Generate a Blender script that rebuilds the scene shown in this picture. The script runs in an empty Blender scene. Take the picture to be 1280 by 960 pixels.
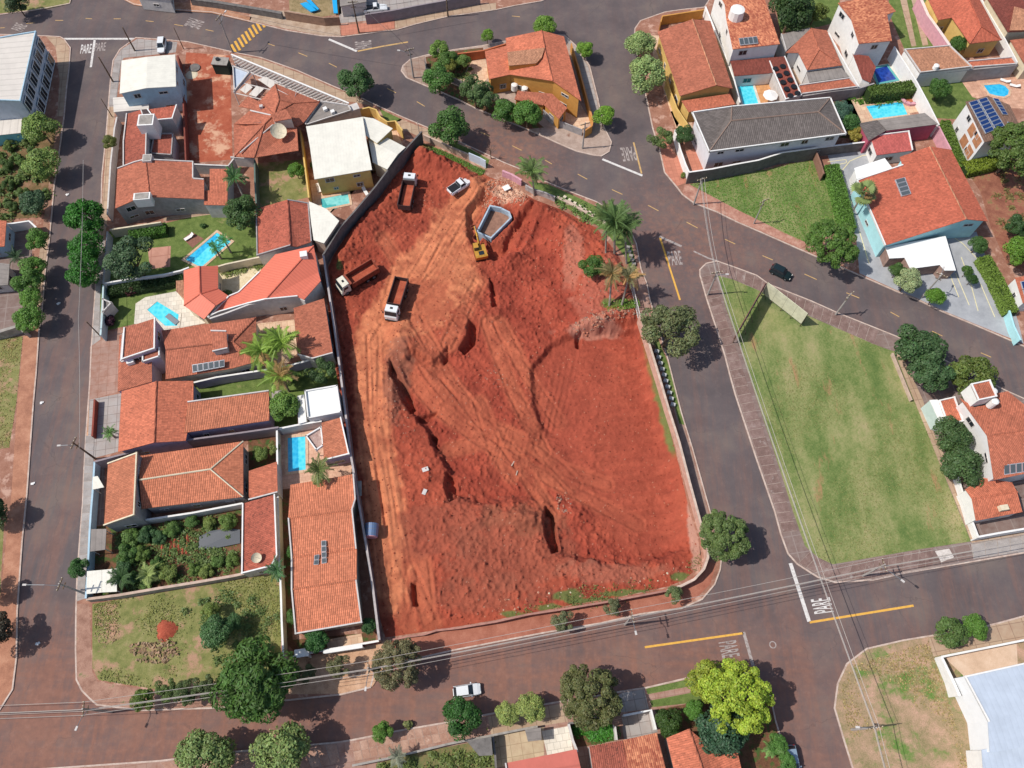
import bpy, math, random, numpy as np
from mathutils import Vector, Matrix, noise
from mathutils.geometry import tessellate_polygon
random.seed(7); rng = np.random.default_rng(7)
SC = bpy.context.scene; COL = SC.collection
# ---------------- camera, world, sun, exposure ----------------
TILT, FPX, CAMH = math.radians(25), 1000.0, 120.0
cam = bpy.data.cameras.new('camera'); co = bpy.data.objects.new('camera', cam); COL.objects.link(co)
co.location = (0, 0, CAMH); co.rotation_euler = (TILT, 0, 0)
cam.sensor_width = 36; cam.lens = 36*FPX/1280; cam.clip_end = 3000; cam.clip_start = 1
SC.camera = co
SUN_EL, SUN_AZ = math.radians(53), math.radians(6)       # light travels towards +x, a little +y
wd = bpy.data.worlds.new("World"); SC.world = wd; wd.use_nodes = True
nt = wd.node_tree; sky = nt.nodes.new('ShaderNodeTexSky'); sky.sky_type = 'NISHITA'; sky.sun_disc = False
sky.sun_elevation = SUN_EL; sky.sun_rotation = math.radians(270) - SUN_AZ
sky.air_density = 1.0; sky.dust_density = 1.5
bg = nt.nodes['Background']; bg.inputs[1].default_value = 0.12
nt.links.new(sky.outputs[0], bg.inputs[0])
sl = bpy.data.lights.new('sun', 'SUN'); sl.energy = 4.0; sl.angle = math.radians(0.5); sl.color = (1, .95, .88)
so = bpy.data.objects.new('sun', sl); COL.objects.link(so)
d = Vector((math.cos(SUN_EL)*math.cos(SUN_AZ), math.cos(SUN_EL)*math.sin(SUN_AZ), -math.sin(SUN_EL)))
so.rotation_euler = d.to_track_quat('-Z', 'Y').to_euler(); so.location = (-100, 0, 150)
SC.view_settings.view_transform = 'Standard'; SC.view_settings.look = 'None'
SC.view_settings.exposure = 0.12; SC.view_settings.gamma = 1

# ---------------- helpers ----------------
_s, _c = math.sin(TILT), math.cos(TILT)
def W(x, y, h=0.0):
    u = (x-640)/FPX; v = (y-480)/FPX
    k = (CAMH-h)/(_c+v*_s)
    return Vector((u*k, (_s-v*_c)*k, h))
def mpp(x, y):                         # metres per pixel at ground
    return CAMH/(_c+(y-480)/FPX*_s)/FPX
def pts(s):
    out = []
    for t in s.split():
        a = [float(q) for q in t.split(',')]
        out.append(a)
    return out
def lin(h):
    if isinstance(h, str):
        r = [int(h[i:i+2], 16)/255 for i in (0, 2, 4)]
        return tuple((c/12.92 if c <= .04045 else ((c+.055)/1.055)**2.4) for c in r)
    return h
def tag(o, label=None, cat=None, group=None, kind=None):
    if label: o['label'] = label
    if cat: o['category'] = cat
    if group: o['group'] = group
    if kind: o['kind'] = kind
    return o
def empty(name, loc, rz=0.0):
    o = bpy.data.objects.new(name, None); COL.objects.link(o)
    o.location = loc; o.rotation_euler = (0, 0, rz); o.empty_display_size = .3
    return o
def thing(name, label, cat, loc, group=None, rz=0.0):
    return tag(empty(name, loc, rz), label, cat, group)
def mesh_obj(name, me, parent=None, loc=None):
    o = bpy.data.objects.new(name, me); COL.objects.link(o)
    if parent: o.parent = parent
    if loc is not None: o.location = loc
    return o
def copy_tree(o, parent=None):
    c = o.copy(); COL.objects.link(c)
    if parent: c.parent = parent
    for ch in CH.get(o.name, []):
        copy_tree(ch, c)
    return c
CH = {}
def reg(parent, child): CH.setdefault(parent.name, []).append(child)
class MB:
    def __init__(s): s.v = []; s.f = []; s.uv = []; s.mi = []; s.mats = []; s.cm = 0
    def mat(s, m):
        if m not in s.mats: s.mats.append(m)
        s.cm = s.mats.index(m); return s
    def face(s, P, uv=None):
        b = len(s.v); s.v += [tuple(p) for p in P]; s.f.append(tuple(range(b, b+len(P)))); s.mi.append(s.cm)
        s.uv.append(uv if uv else [(p[0]+p[1]*.001, p[2] if len(P) else 0) for p in P])
    def poly(s, P, z=None, uvs=1):
        P = [Vector((p[0], p[1], z if z is not None else p[2])) for p in P]
        for t in tessellate_polygon([P]):
            q = [P[i] for i in t]
            n = (q[1]-q[0]).cross(q[2]-q[0])
            if n.z < 0: q.reverse()
            s.face(q, [(p.x, p.y) for p in q])
    def box(s, c, size, rz=0, M=None):
        x, y, z = [k/2 for k in size]; c = Vector(c)
        R = M if M else Matrix.Rotation(rz, 3, 'Z')
        P = [c+R@Vector((a*x, b*y, e*z)) for a in (-1, 1) for b in (-1, 1) for e in (-1, 1)]
        for q in ((0,1,3,2),(4,6,7,5),(0,4,5,1),(2,3,7,6),(0,2,6,4),(1,5,7,3)):
            s.face([P[i] for i in q])
        return s
    def prism(s, poly, z0, z1, top=True):
        n = len(poly); A = sum(poly[i][0]*poly[(i+1)%n][1]-poly[(i+1)%n][0]*poly[i][1] for i in range(n))
        if A < 0: poly = poly[::-1]
        for i in range(n):
            a, b = poly[i], poly[(i+1)%n]; L = math.hypot(b[0]-a[0], b[1]-a[1])
            s.face([(a[0],a[1],z0),(b[0],b[1],z0),(b[0],b[1],z1),(a[0],a[1],z1)], [(0,z0),(L,z0),(L,z1),(0,z1)])
        if top: s.poly(poly, z1)
        return s
    def tube(s, P, r0, r1=None, n=6, cap=True):
        r1 = r0 if r1 is None else r1; P = [Vector(p) for p in P]; rings = []
        for i, p in enumerate(P):
            t = (P[min(i+1, len(P)-1)]-P[max(i-1, 0)]).normalized()
            a = t.cross(Vector((0,0,1)) if abs(t.z) < .9 else Vector((1,0,0))).normalized(); b = t.cross(a)
            r = r0+(r1-r0)*i/max(1, len(P)-1)
            rings.append([p+(a*math.cos(2*math.pi*k/n)+b*math.sin(2*math.pi*k/n))*r for k in range(n)])
        for i in range(len(P)-1):
            for k in range(n):
                s.face([rings[i][k], rings[i+1][k], rings[i+1][(k+1)%n], rings[i][(k+1)%n]])
        if cap: s.face(rings[-1]); s.face(rings[0][::-1])
        return s
    def mesh(s, name='m', off=None, smooth=False, M=None):
        V = s.v
        if M: V = [tuple(M@Vector(p)) for p in V]
        if off is not None: V = [(p[0]-off[0], p[1]-off[1], p[2]-off[2]) for p in V]
        me = bpy.data.meshes.new(name); me.from_pydata(V, [], s.f)
        for m in s.mats: me.materials.append(m)
        me.polygons.foreach_set('material_index', s.mi)
        uvl = me.uv_layers.new(name='UVMap'); uvl.data.foreach_set('uv', [c for f in s.uv for p in f for c in p])
        if smooth: me.polygons.foreach_set('use_smooth', [True]*len(s.f))
        me.update(); return me
    def build(s, name, parent=None, smooth=False, label=None):
        off = parent.matrix_basis.translation if parent is not None and parent.parent is None else (PO.get(parent.name) if parent else None)
        o = mesh_obj(name, s.mesh(name, off, smooth), parent)
        if parent is not None: reg(parent, o); PO[o.name] = off
        if label: o['label'] = label
        return o
PO = {}
# ---------------- materials ----------------
MATS = {}
class N:
    def __init__(s, name):
        s.m = bpy.data.materials.new(name); s.m.use_nodes = True; s.t = s.m.node_tree
        s.b = s.t.nodes['Principled BSDF']; s.b.inputs['Roughness'].default_value = .8
        s.b.inputs['Specular IOR Level'].default_value = .25
    def n(s, ty, **k):
        q = s.t.nodes.new(ty)
        for a, v in k.items():
            if a.startswith('i_'): q.inputs[a[2:].replace('_', ' ')].default_value = v
            else: setattr(q, a, v)
        return q
    def l(s, a, b): s.t.links.new(a, b)
    def obj(s): return s.n('ShaderNodeTexCoord').outputs['Object']
    def pos(s): return s.n('ShaderNodeNewGeometry').outputs['Position']
    def uv(s): return s.n('ShaderNodeTexCoord').outputs['UV']
    def noise(s, scale, detail=4, rough=.6, vec=None, dist=0):
        q = s.n('ShaderNodeTexNoise'); q.inputs['Scale'].default_value = scale; q.inputs['Detail'].default_value = detail
        q.inputs['Roughness'].default_value = rough; q.inputs['Distortion'].default_value = dist
        s.l(vec if vec else s.pos(), q.inputs['Vector']); return q.outputs['Fac']
    def ramp(s, fac, stops):
        q = s.n('ShaderNodeValToRGB'); e = q.color_ramp.elements
        while len(e) < len(stops): e.new(.5)
        for k, (p, c) in enumerate(stops):
            e[k].position = p; c = lin(c) if isinstance(c, str) else ((c, c, c) if isinstance(c, (int, float)) else c); e[k].color = (*c, 1)
        s.l(fac, q.inputs[0]); return q.outputs[0]
    def mix(s, f, a, b, mode='MIX'):
        q = s.n('ShaderNodeMix', data_type='RGBA', blend_type=mode)
        for k, val in ((0, f), (6, a), (7, b)):
            if isinstance(val, (int, float)): q.inputs[k].default_value = val
            elif isinstance(val, str): q.inputs[k].default_value = (*lin(val), 1)
            elif isinstance(val, tuple): q.inputs[k].default_value = (*val, 1)
            else: s.l(val, q.inputs[k])
        return q.outputs[2]
    def math(s, op, a, b=0.0):
        q = s.n('ShaderNodeMath', operation=op)
        for k, v in ((0, a), (1, b)):
            if isinstance(v, (int, float)): q.inputs[k].default_value = v
            else: s.l(v, q.inputs[k])
        return q.outputs[0]
    def bump(s, h, st, dist=.1, prev=None):
        q = s.n('ShaderNodeBump'); q.inputs['Strength'].default_value = st; q.inputs['Distance'].default_value = dist
        s.l(h, q.inputs['Height'])
        if prev: s.l(prev, q.inputs['Normal'])
        return q.outputs[0]
    def out(s, col, bump=None, rough=None):
        if col is not None:
            if isinstance(col, str): s.b.inputs['Base Color'].default_value = (*lin(col), 1)
            else: s.l(col, s.b.inputs['Base Color'])
        if bump: s.l(bump, s.b.inputs['Normal'])
        if rough is not None: s.b.inputs['Roughness'].default_value = rough
        return s.m
def scl(h, k):
    c = lin(h); return tuple(min(1, x*k) for x in c)
def m_paint(name, c, dirt=.25, rough=.75, metal=0, scale=1.2):
    """painted / plain surface with blotchy weathering"""
    if name in MATS: return MATS[name]
    n = N(name); f = n.noise(scale, 6, .65); f2 = n.noise(scale*9, 3)
    a = n.ramp(f, [(.35, scl(c, 1-dirt)), (.6, c)])
    a = n.mix(n.math('MULTIPLY', f2, dirt*.6), a, scl(c, .6))
    n.b.inputs['Metallic'].default_value = metal
    MATS[name] = n.out(a, n.bump(f2, .15, .02), rough); return MATS[name]
def m_gloss(name, c, rough=.25, metal=0.0, spec=.5):
    if name in MATS: return MATS[name]
    n = N(name); n.b.inputs['Metallic'].default_value = metal; n.b.inputs['Specular IOR Level'].default_value = spec
    f = n.noise(3, 3); a = n.mix(n.math('MULTIPLY', f, .25), c, scl(c, .6))
    MATS[name] = n.out(a, None, rough); return MATS[name]
def m_tile(name, c, stain=.35, col2=None, pu=.27, pv=.42, bs=.6, stainc='4a332c'):
    if name in MATS: return MATS[name]
    n = N(name); uv = n.uv(); sp = n.n('ShaderNodeSeparateXYZ'); n.l(uv, sp.inputs[0])
    u = n.math('DIVIDE', sp.outputs[0], pu); v = n.math('DIVIDE', sp.outputs[1], pv)
    fu = n.math('FLOOR', u); fv = n.math('FLOOR', v)
    cb = n.n('ShaderNodeCombineXYZ'); n.l(fu, cb.inputs[0]); n.l(fv, cb.inputs[1])
    wn = n.n('ShaderNodeTexWhiteNoise', noise_dimensions='3D'); n.l(cb.outputs[0], wn.inputs['Vector'])
    big = n.noise(.35, 5, .6); med = n.noise(2.2, 6, .75); fine = n.noise(5.5, 3, .6)
    base = n.mix(wn.outputs['Value'], scl(c, .78), scl(col2 or c, 1.22))
    base = n.mix(n.ramp(big, [(.35, 0.), (.65, 1.)]), base, n.mix(.5, base, scl(c, .72)))
    st = n.math('MULTIPLY', n.ramp(n.math('ADD', n.math('MULTIPLY', med, .5), n.math('MULTIPLY', fine, .5)), [(.53, 0.), (.59, 1.)]), n.math('MULTIPLY', n.ramp(big, [(.38, .35), (.6, 1.)]), stain))
    base = n.mix(st, base, stainc)
    pu_ = n.math('PINGPONG', u, .5); pv_ = n.math('FRACT', v)
    hgt = n.math('ADD', n.math('MULTIPLY', pu_, 2.0), n.math('MULTIPLY', pv_, -.5))
    oi = n.n('ShaderNodeObjectInfo'); base = n.mix(1.0, base, n.ramp(oi.outputs['Random'], [(0., (.80, .84, .86)), (.5, (.95, .95, .95)), (1., (1.08, 1.06, 1.04))]), 'MULTIPLY')
    # base colour is darker along the joints between the tile columns
    jn = n.ramp(pu_, [(.0, .62), (.22, 1.)]); base = n.mix(1.0, base, jn, 'MULTIPLY')
    MATS[name] = n.out(base, n.bump(hgt, bs, .07), .85); return MATS[name]
def m_rib(name, c, pu=1.0, dirt=.15, rough=.5, metal=0.0, bs=.4, jt=.8):
    """ribbed sheet roof"""
    if name in MATS: return MATS[name]
    n = N(name); uv = n.uv(); sp = n.n('ShaderNodeSeparateXYZ'); n.l(uv, sp.inputs[0])
    u = n.math('PINGPONG', n.math('DIVIDE', sp.outputs[0], pu), .5)
    f = n.noise(.6, 6, .7); a = n.ramp(f, [(.3, scl(c, 1-dirt)), (.65, c)])
    a = n.mix(1.0, a, n.ramp(u, [(.0, jt), (.12, 1.)]), 'MULTIPLY')
    n.b.inputs['Metallic'].default_value = metal
    MATS[name] = n.out(a, n.bump(u, bs, .08), rough); return MATS[name]
def m_ground(name, cols, scale=.5, fine=9, bump=.3, patch=None, rough=.95):
    """cols: 3 colours low→high; patch=(colour, threshold, scale)"""
    if name in MATS: return MATS[name]
    n = N(name); f = n.noise(scale, 8, .7); g = n.noise(fine, 4, .7)
    mixf = n.math('ADD', n.math('MULTIPLY', f, .65), n.math('MULTIPLY', g, .35))
    a = n.ramp(mixf, [(.36, cols[0]), (.5, cols[1]), (.64, cols[2])])
    if patch:
        p = n.noise(patch[2], 6, .7); a = n.mix(n.ramp(p, [(patch[1], 0.), (patch[1]+.1, 1.)]), a, patch[0])
    MATS[name] = n.out(a, n.bump(g, bump, .1), rough); return MATS[name]
def m_slab(name, c, size=1.2, joint='5a4a42', dirt=.3, off=0.0, rot=9.0, dirtc='8a5a45'):
    """paving squares of a size with joints, in world metres"""
    if name in MATS: return MATS[name]
    n = N(name); mp = n.n('ShaderNodeMapping'); mp.inputs['Rotation'].default_value[2] = math.radians(-rot); n.l(n.pos(), mp.inputs[0])
    b = n.n('ShaderNodeTexBrick'); b.offset = off; b.inputs['Scale'].default_value = 1; b.inputs['Mortar Size'].default_value = .035*size/1.2
    b.inputs['Brick Width'].default_value = size; b.inputs['Row Height'].default_value = size
    b.inputs['Color1'].default_value = (*scl(c, .9), 1); b.inputs['Color2'].default_value = (*scl(c, 1.1), 1); b.inputs['Mortar'].default_value = (*lin(joint), 1)
    n.l(mp.outputs[0], b.inputs['Vector'])
    f = n.noise(.7, 7, .7); g = n.noise(8, 4)
    a = n.mix(n.math('MULTIPLY', n.ramp(f, [(.42, 0.), (.62, 1.)]), dirt), b.outputs[0], dirtc)
    a = n.mix(n.math('MULTIPLY', g, .3), a, scl(c, .55))
    MATS[name] = n.out(a, n.bump(b.outputs['Fac'], -.3, .02), .9); return MATS[name]
def m_leaf():
    n = N('foliage'); oi = n.n('ShaderNodeObjectInfo'); at = n.n('ShaderNodeAttribute', attribute_name='tone')
    a = n.mix(1.0, oi.outputs['Color'], at.outputs['Color'], 'MULTIPLY')
    n.b.inputs['Roughness'].default_value = .55; n.b.inputs['Specular IOR Level'].default_value = .35
    n.l(a, n.b.inputs['Base Color'])
    tr = n.n('ShaderNodeBsdfTranslucent'); n.l(a, tr.inputs[0]); ms = n.n('ShaderNodeMixShader'); ms.inputs[0].default_value = .22
    n.l(n.b.outputs[0], ms.inputs[1]); n.l(tr.outputs[0], ms.inputs[2]); n.l(ms.outputs[0], n.t.nodes['Material Output'].inputs[0])
    return n.m
LEAF = m_leaf()
def m_road():
    n = N('asphalt'); pos = n.pos(); f = n.noise(.12, 7, .65); g = n.noise(14, 3, .7); e = n.noise(.9, 6, .7)
    a = n.ramp(f, [(.35, '574f50'), (.5, '625858'), (.66, '70645f')])
    # red dust carried out of the site, thickest on the south street and the foot of the west street
    sp = n.n('ShaderNodeSeparateXYZ'); n.l(pos, sp.inputs[0])
    # streaks along the south street (x direction)
    mp = n.n('ShaderNodeMapping'); mp.inputs['Rotation'].default_value[2] = math.radians(-8); mp.inputs['Scale'].default_value = (.07, .55, 1); n.l(pos, mp.inputs[0])
    st = n.noise(1, 6, .7, mp.outputs[0])
    mp2 = n.n('ShaderNodeMapping'); mp2.inputs['Rotation'].default_value[2] = math.radians(10); mp2.inputs['Scale'].default_value = (.5, .05, 1); n.l(pos, mp2.inputs[0])
    st2 = n.noise(1, 6, .7, mp2.outputs[0])
    south = n.ramp(n.math('ADD', n.math('MULTIPLY', sp.outputs[1], -.02), .62), [(.15, 0.), (.38, 1.)])        # y 23 → 8
    west = n.ramp(n.math('MULTIPLY', n.math('ADD', sp.outputs[0], 20.), -.02), [(.0, .7), (.55, 1.)])
    right = n.ramp(n.math('MULTIPLY', sp.outputs[0], .01), [(.30, 1.), (.50, .2)])
    k = n.math('MULTIPLY', n.math('MULTIPLY', south, right), n.ramp(n.math('ADD', n.math('MULTIPLY', st, .82), n.math('MULTIPLY', e, .18)), [(.3, .25), (.7, 1.)]))
    k2 = n.math('MULTIPLY', n.math('MULTIPLY', west, n.ramp(n.math('MULTIPLY', sp.outputs[1], .01), [(.3, 1.), (1.0, .3)])), n.ramp(st2, [(.44, .0), (.6, .85)]))
    vd = n.n('ShaderNodeVectorMath', operation='DISTANCE'); n.l(pos, vd.inputs[0]); vd.inputs[1].default_value = tuple(W(622, 204)); ent = n.ramp(n.math('MULTIPLY', vd.outputs['Value'], .03), [(.08, 1.), (.5, 0.)])
    vd2 = n.n('ShaderNodeVectorMath', operation='DISTANCE'); n.l(pos, vd2.inputs[0]); vd2.inputs[1].default_value = tuple(W(865, 300)); ent2 = n.ramp(n.math('MULTIPLY', vd2.outputs['Value'], .03), [(.1, .6), (.6, 0.)])
    k = n.math('ADD', k, n.math('MULTIPLY', n.math('MAXIMUM', ent, ent2), n.ramp(e, [(.35, .2), (.6, 1.)])))
    kk = n.math('MINIMUM', n.math('ADD', k, n.math('MULTIPLY', k2, .55)), .95)
    a = n.mix(n.math('MULTIPLY', kk, .8), a, n.ramp(e, [(.3, '80594a'), (.7, '9c6a55')]))
    a = n.mix(n.math('MULTIPLY', n.ramp(e, [(.56, 0.), (.72, 1.)]), .25), a, '83756f')
    a = n.mix(n.math('MULTIPLY', g, .22), a, '3f3a39')
    cr = n.n('ShaderNodeTexVoronoi', feature='DISTANCE_TO_EDGE'); cr.inputs['Scale'].default_value = .12
    nz = n.n('ShaderNodeTexNoise'); nz.inputs['Scale'].default_value = .6; nz.inputs['Detail'].default_value = 5; n.l(pos, nz.inputs['Vector'])
    ad = n.n('ShaderNodeVectorMath', operation='MULTIPLY_ADD'); n.l(nz.outputs['Color'], ad.inputs[0]); ad.inputs[1].default_value = (2.5, 2.5, 0); n.l(pos, ad.inputs[2]); n.l(ad.outputs[0], cr.inputs['Vector'])
    a = n.mix(n.math('MULTIPLY', n.ramp(cr.outputs[0], [(.0, 1.), (.008, 0.)]), n.ramp(f, [(.42, .0), (.6, .4)])), a, '453c3a')
    return n.out(a, n.bump(g, .2, .03), .9)
ROAD = m_road()
# palette
TILE_RED = m_tile('roof_tile_red', 'b56d55', .5)
TILE_OLD = m_tile('roof_tile_stained', 'b0614e', .85)
TILE_DARK = m_tile('roof_tile_dark_red', '8f4c40', .45)
TILE_OR = m_tile('roof_tile_orange', 'cb7d5e', .3, bs=.9)
TILE_OR2 = m_tile('roof_tile_bright_orange', 'c47358', .5)
TILE_PALE = m_tile('roof_tile_pale', 'bc8668', .55)
TILE_ROSE = m_tile('roof_tile_rose', 'b9605a', .25)
TILE_GREY = m_tile('roof_tile_grey', '6f6763', .12, pu=.35, pv=.6, bs=.8, stainc='4a4644')
FIBRO = m_rib('fibre_cement_sheet', '8e8680', .9, .3, .9)
RIB_WHITE = m_rib('white_sheet_roof', 'dedacd', .55, .16, .6, bs=.12, jt=.93)
RIB_CREAM = m_rib('cream_sheet_roof', 'cfc7bd', 1.4, .1, .6)
RIB_BLUE = m_rib('pale_blue_sheet_roof', 'b5bfcc', .8, .14, .6, bs=.15, jt=.92)
RIB_SALMON = m_rib('salmon_sheet_roof', 'd1705a', .5, .08, .55)
RIB_ROSE = m_rib('rose_sheet_roof', 'b8505a', .5, .1, .55)
RIB_RED = m_rib('red_sheet_roof', 'c06a5c', 2.2, .15, .55)
WHITE = m_paint('white_render', 'e2e0dc', .1)
OFFW = m_paint('offwhite_render', 'c9c3be', .2)
GREYW = m_paint('grey_render', 'a39d9b', .25)
DARKW = m_paint('dark_grey_render', '716d6b', .35)
YELLOW = m_paint('yellow_render', 'd2b06a', .15)
OCHRE = m_paint('ochre_render', 'c58f4a', .15)
BLUEW = m_paint('pale_blue_render', 'a9c4d3', .15)
TEAL = m_paint('teal_render', '7fb9bd', .15)
AQUA = m_paint('aqua_render', 'a9d8dc', .1)
PINKW = m_paint('pink_render', 'cf9aa4', .2)
MAGENTA = m_paint('magenta_render', 'b0566a', .2)
LILAC = m_paint('lilac_render', 'b5a5bb', .2)
WINE = m_paint('wine_render', '6d3a40', .25)
TERRA = m_paint('terracotta_render', 'b86a48', .2)
CREAM = m_paint('cream_render', 'd6c9ae', .2)
BEIGE = m_paint('beige_wall', 'c0a897', .25)
CONC = m_paint('concrete', 'a19a92', .35)
CONCD = m_paint('dark_concrete', '75706c', .4)
GREENBOX = m_paint('dark_green_paint', '2c3a34', .2)
POOLW = None
def m_water(name, c1, c2):
    n = N(name); f = n.noise(1.3, 4, .5, dist=1.5); v = n.n('ShaderNodeTexVoronoi'); v.inputs['Scale'].default_value = 1.6; n.l(n.pos(), v.inputs['Vector'])
    a = n.mix(n.ramp(v.outputs['Distance'], [(.2, 0.), (.8, 1.)]), c1, c2); a = n.mix(n.math('MULTIPLY', f, .4), a, c1)
    n.b.inputs['Specular IOR Level'].default_value = .5
    m = n.out(a, n.bump(f, .12, .05), .08); MATS[name] = m; return m
W_CYAN = m_water('pool_water_cyan', '3fc4d8', '6fdbe8'); W_BLUE = m_water('pool_water_blue', '1f9fd0', '46bde0')
W_TEAL = m_water('pool_water_pale_teal', '6cc0bf', '8fd4d0'); W_DEEP = m_water('pool_water_deep_blue', '16307a', '2447a0')
GLASS = m_gloss('window_glass', '232a30', .12, 0, .6)
METALG = m_gloss('grey_metal', '8d9296', .4, .6)
BLACKP = m_gloss('black_plastic', '1c1c1e', .45)
RUBBER = m_paint('rubber', '1d1b1a', .2)
BARK = m_ground('bark', ['4a3a2e', '6a5747', '8a7866'], 2, 12, .6)
PALMBARK = m_ground('palm_bark', ['6a6058', '8c837a', 'a59d94'], 2, 12, .6)
POLE = m_paint('pole_concrete', 'a7a09a', .25)
WIRE = m_gloss('cable', 'b5aca4', .5); WIRED = m_gloss('dark_cable', '4a4545', .5)
SOLAR = m_gloss('solar_cell', '1d3566', .2, 0, .6); SOLARG = m_gloss('solar_heater_panel', '4f565a', .3); SOLARF = m_gloss('panel_frame', 'c8ccd0', .35, .5)
MARKW = m_ground('white_road_paint', ['b0aaa5', 'cbc6c1', 'd8d5d0'], 2, 14, .05, ('8a807c', .56, 2.4))
MARKF = m_ground('faded_road_paint', ['857a75', '9d928d', 'b0a7a1'], 2, 14, .05, ('71655f', .54, 2.5))
MARKY = m_ground('yellow_road_paint', ['b98a3e', 'd2a04a', 'dcab55'], 2, 14, .05, ('8a6a4a', .62, 2.2))
MARKYF = m_ground('faded_yellow_paint', ['a98555', 'bd9a66', 'c8a672'], 2, 14, .05, ('7a6a5e', .58, 2.2))
KERBM = m_ground('kerb_stone', ['9c8478', 'b9a497', 'c9b9ad'], 1, 10, .2)
EARTH = m_ground('red_earth', ['7d5445', '926856', 'a67d6a'], .4, 7, .4, ('b59180', .52, .5))
SIDE_PINK = m_slab('pink_paving', 'a58577', 1.4, '8f6f60', .55)
SIDE_BROWN = m_slab('brown_slab_paving', '7a655e', 2.6, '8f807a', .55, dirtc='93857e')
SIDE_GREY = m_slab('grey_paving', 'a39c97', 1.5, '7d7672', .2)
SIDE_SAND = m_slab('sand_paving', 'b29a82', 2.0, '8d7764', .3)
SIDE_RED = m_slab('terracotta_paving', 'bd7c66', .8, '9c6250', .2)
PATIO = m_slab('patio_stone', 'd3b79a', 1.0, 'b28a70', .35, off=.5, dirtc='b9806a')
PATIOW = m_slab('pale_patio_stone', 'd8d0c2', .9, 'a8a094', .2, off=.5, dirtc='a89c88')
DRIVE = m_ground('grey_driveway', ['8b8d90', '9b9da0', 'a8a9ab'], .4, 12, .15)
LAWN = m_ground('lawn', ['4a5a2c', '5f7038', '748048'], .8, 6, .5, ('8a8458', .6, .5))
LAWND = m_ground('dry_grass', ['596234', '7a7a48', '948a60'], .5, 7, .6, ('a5826a', .52, .28))
def m_field():
    n = N('field_grass'); pos = n.pos(); mp = n.n('ShaderNodeMapping'); mp.inputs['Rotation'].default_value[2] = math.radians(10); mp.inputs['Scale'].default_value = (.22, .06, 1); n.l(pos, mp.inputs[0])
    a = n.noise(1, 7, .65, mp.outputs[0]); b = n.noise(.22, 6, .7); f = n.noise(3.5, 5, .75)
    m = n.math('ADD', n.math('ADD', n.math('MULTIPLY', a, .45), n.math('MULTIPLY', b, .25)), n.math('MULTIPLY', f, .3))
    c = n.ramp(m, [(.38, '4a6230'), (.46, '667540'), (.54, '858757'), (.63, '9c906a')])
    mp3 = n.n('ShaderNodeMapping'); mp3.inputs['Rotation'].default_value[2] = math.radians(20); mp3.inputs['Scale'].default_value = (.35, .09, 1); n.l(pos, mp3.inputs[0])
    c = n.mix(n.math('MULTIPLY', n.ramp(n.noise(1, 6, .7, mp3.outputs[0]), [(.60, 0.), (.68, 1.)]), .6), c, 'a8745a')
    MATS['field_grass'] = n.out(c, n.bump(f, .6, .1), .95); return MATS['field_grass']
LAWNB = m_field()
GARDEN = m_ground('garden_soil', ['4a3426', '6c4a36', '7d5a42'], 1, 8, .5, ('42582a', .5, .8))
GRAVEL = m_ground('pale_gravel', ['c0ac88', 'd3c3a0', 'ddd0b2'], 1.5, 14, .5)
# ---------------- builders ----------------
def cen(P): return Vector((sum(p[0] for p in P)/len(P), sum(p[1] for p in P)/len(P), 0))
def inset(P, d):
    """offset closed polygon (list of xy) inwards by d"""
    n = len(P); A = sum(P[i][0]*P[(i+1)%n][1]-P[(i+1)%n][0]*P[i][1] for i in range(n)); sg = 1 if A > 0 else -1
    out = []
    for i in range(n):
        p = Vector(P[i][:2]); a = Vector(P[i-1][:2]); b = Vector(P[(i+1)%n][:2])
        e1 = (p-a).normalized(); e2 = (b-p).normalized()
        n1 = Vector((-e1.y, e1.x))*sg; n2 = Vector((-e2.y, e2.x))*sg
        m = n1+n2; q = 1+n1.dot(n2)
        if q < .25: q = .25
        out.append(p+m*(d/q))
    return out
def sheet(name, poly_px, mat, z=.134, kind='structure', label=None, cat=None):
    P = [W(a[0], a[1], 0) for a in (pts(poly_px) if isinstance(poly_px, str) else poly_px)]
    c = cen(P); mb = MB().mat(mat); mb.poly([(p.x, p.y, z) for p in P], z)
    o = mesh_obj(name, mb.mesh(name, (c.x, c.y, 0)), None, (c.x, c.y, 0))
    return tag(o, label, cat, None, kind)
def solo(name, mb, label, cat, loc=None, group=None, kind=None, smooth=False):
    if loc is None:
        xs = [v[0] for v in mb.v]; ys = [v[1] for v in mb.v]; zs = [v[2] for v in mb.v]
        loc = ((min(xs)+max(xs))/2, (min(ys)+max(ys))/2, min(zs))
    o = mesh_obj(name, mb.mesh(name, loc, smooth), None, loc)
    return tag(o, label, cat, group, kind)
def window(root, a, b, t, zc, w=1.2, h=1.0, frame=None, pane=None, depth=.05):
    """window on the wall a→b (outward normal to the right), centred at fraction t"""
    e = (b-a); L = e.length; e = e/L; nrm = Vector((e.y, -e.x, 0)); c = a+e*(L*t); c.z = zc; e3 = Vector((e.x, e.y, 0))
    M = Matrix((e3, nrm, Vector((0,0,1)))).transposed()
    fr = MB().mat(frame or OFFW)
    for dx, dz, sx, sz in ((0, h/2, w+.16, .09), (0, -h/2, w+.16, .09), (-w/2, 0, .09, h), (w/2, 0, .09, h), (0, 0, .06, h)):
        fr.box(c+e3*dx+Vector((0,0,dz))+nrm*.03, (sx, .1, sz), M=M)
    f = fr.build('window', root)
    g = MB().mat(pane or GLASS); g.box(c+nrm*.012, (w, .03, h), M=M); g.build('pane', f)
ID = {c: i for i, c in enumerate('abcdefghijklmnopqrstuvwxyz')}
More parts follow.
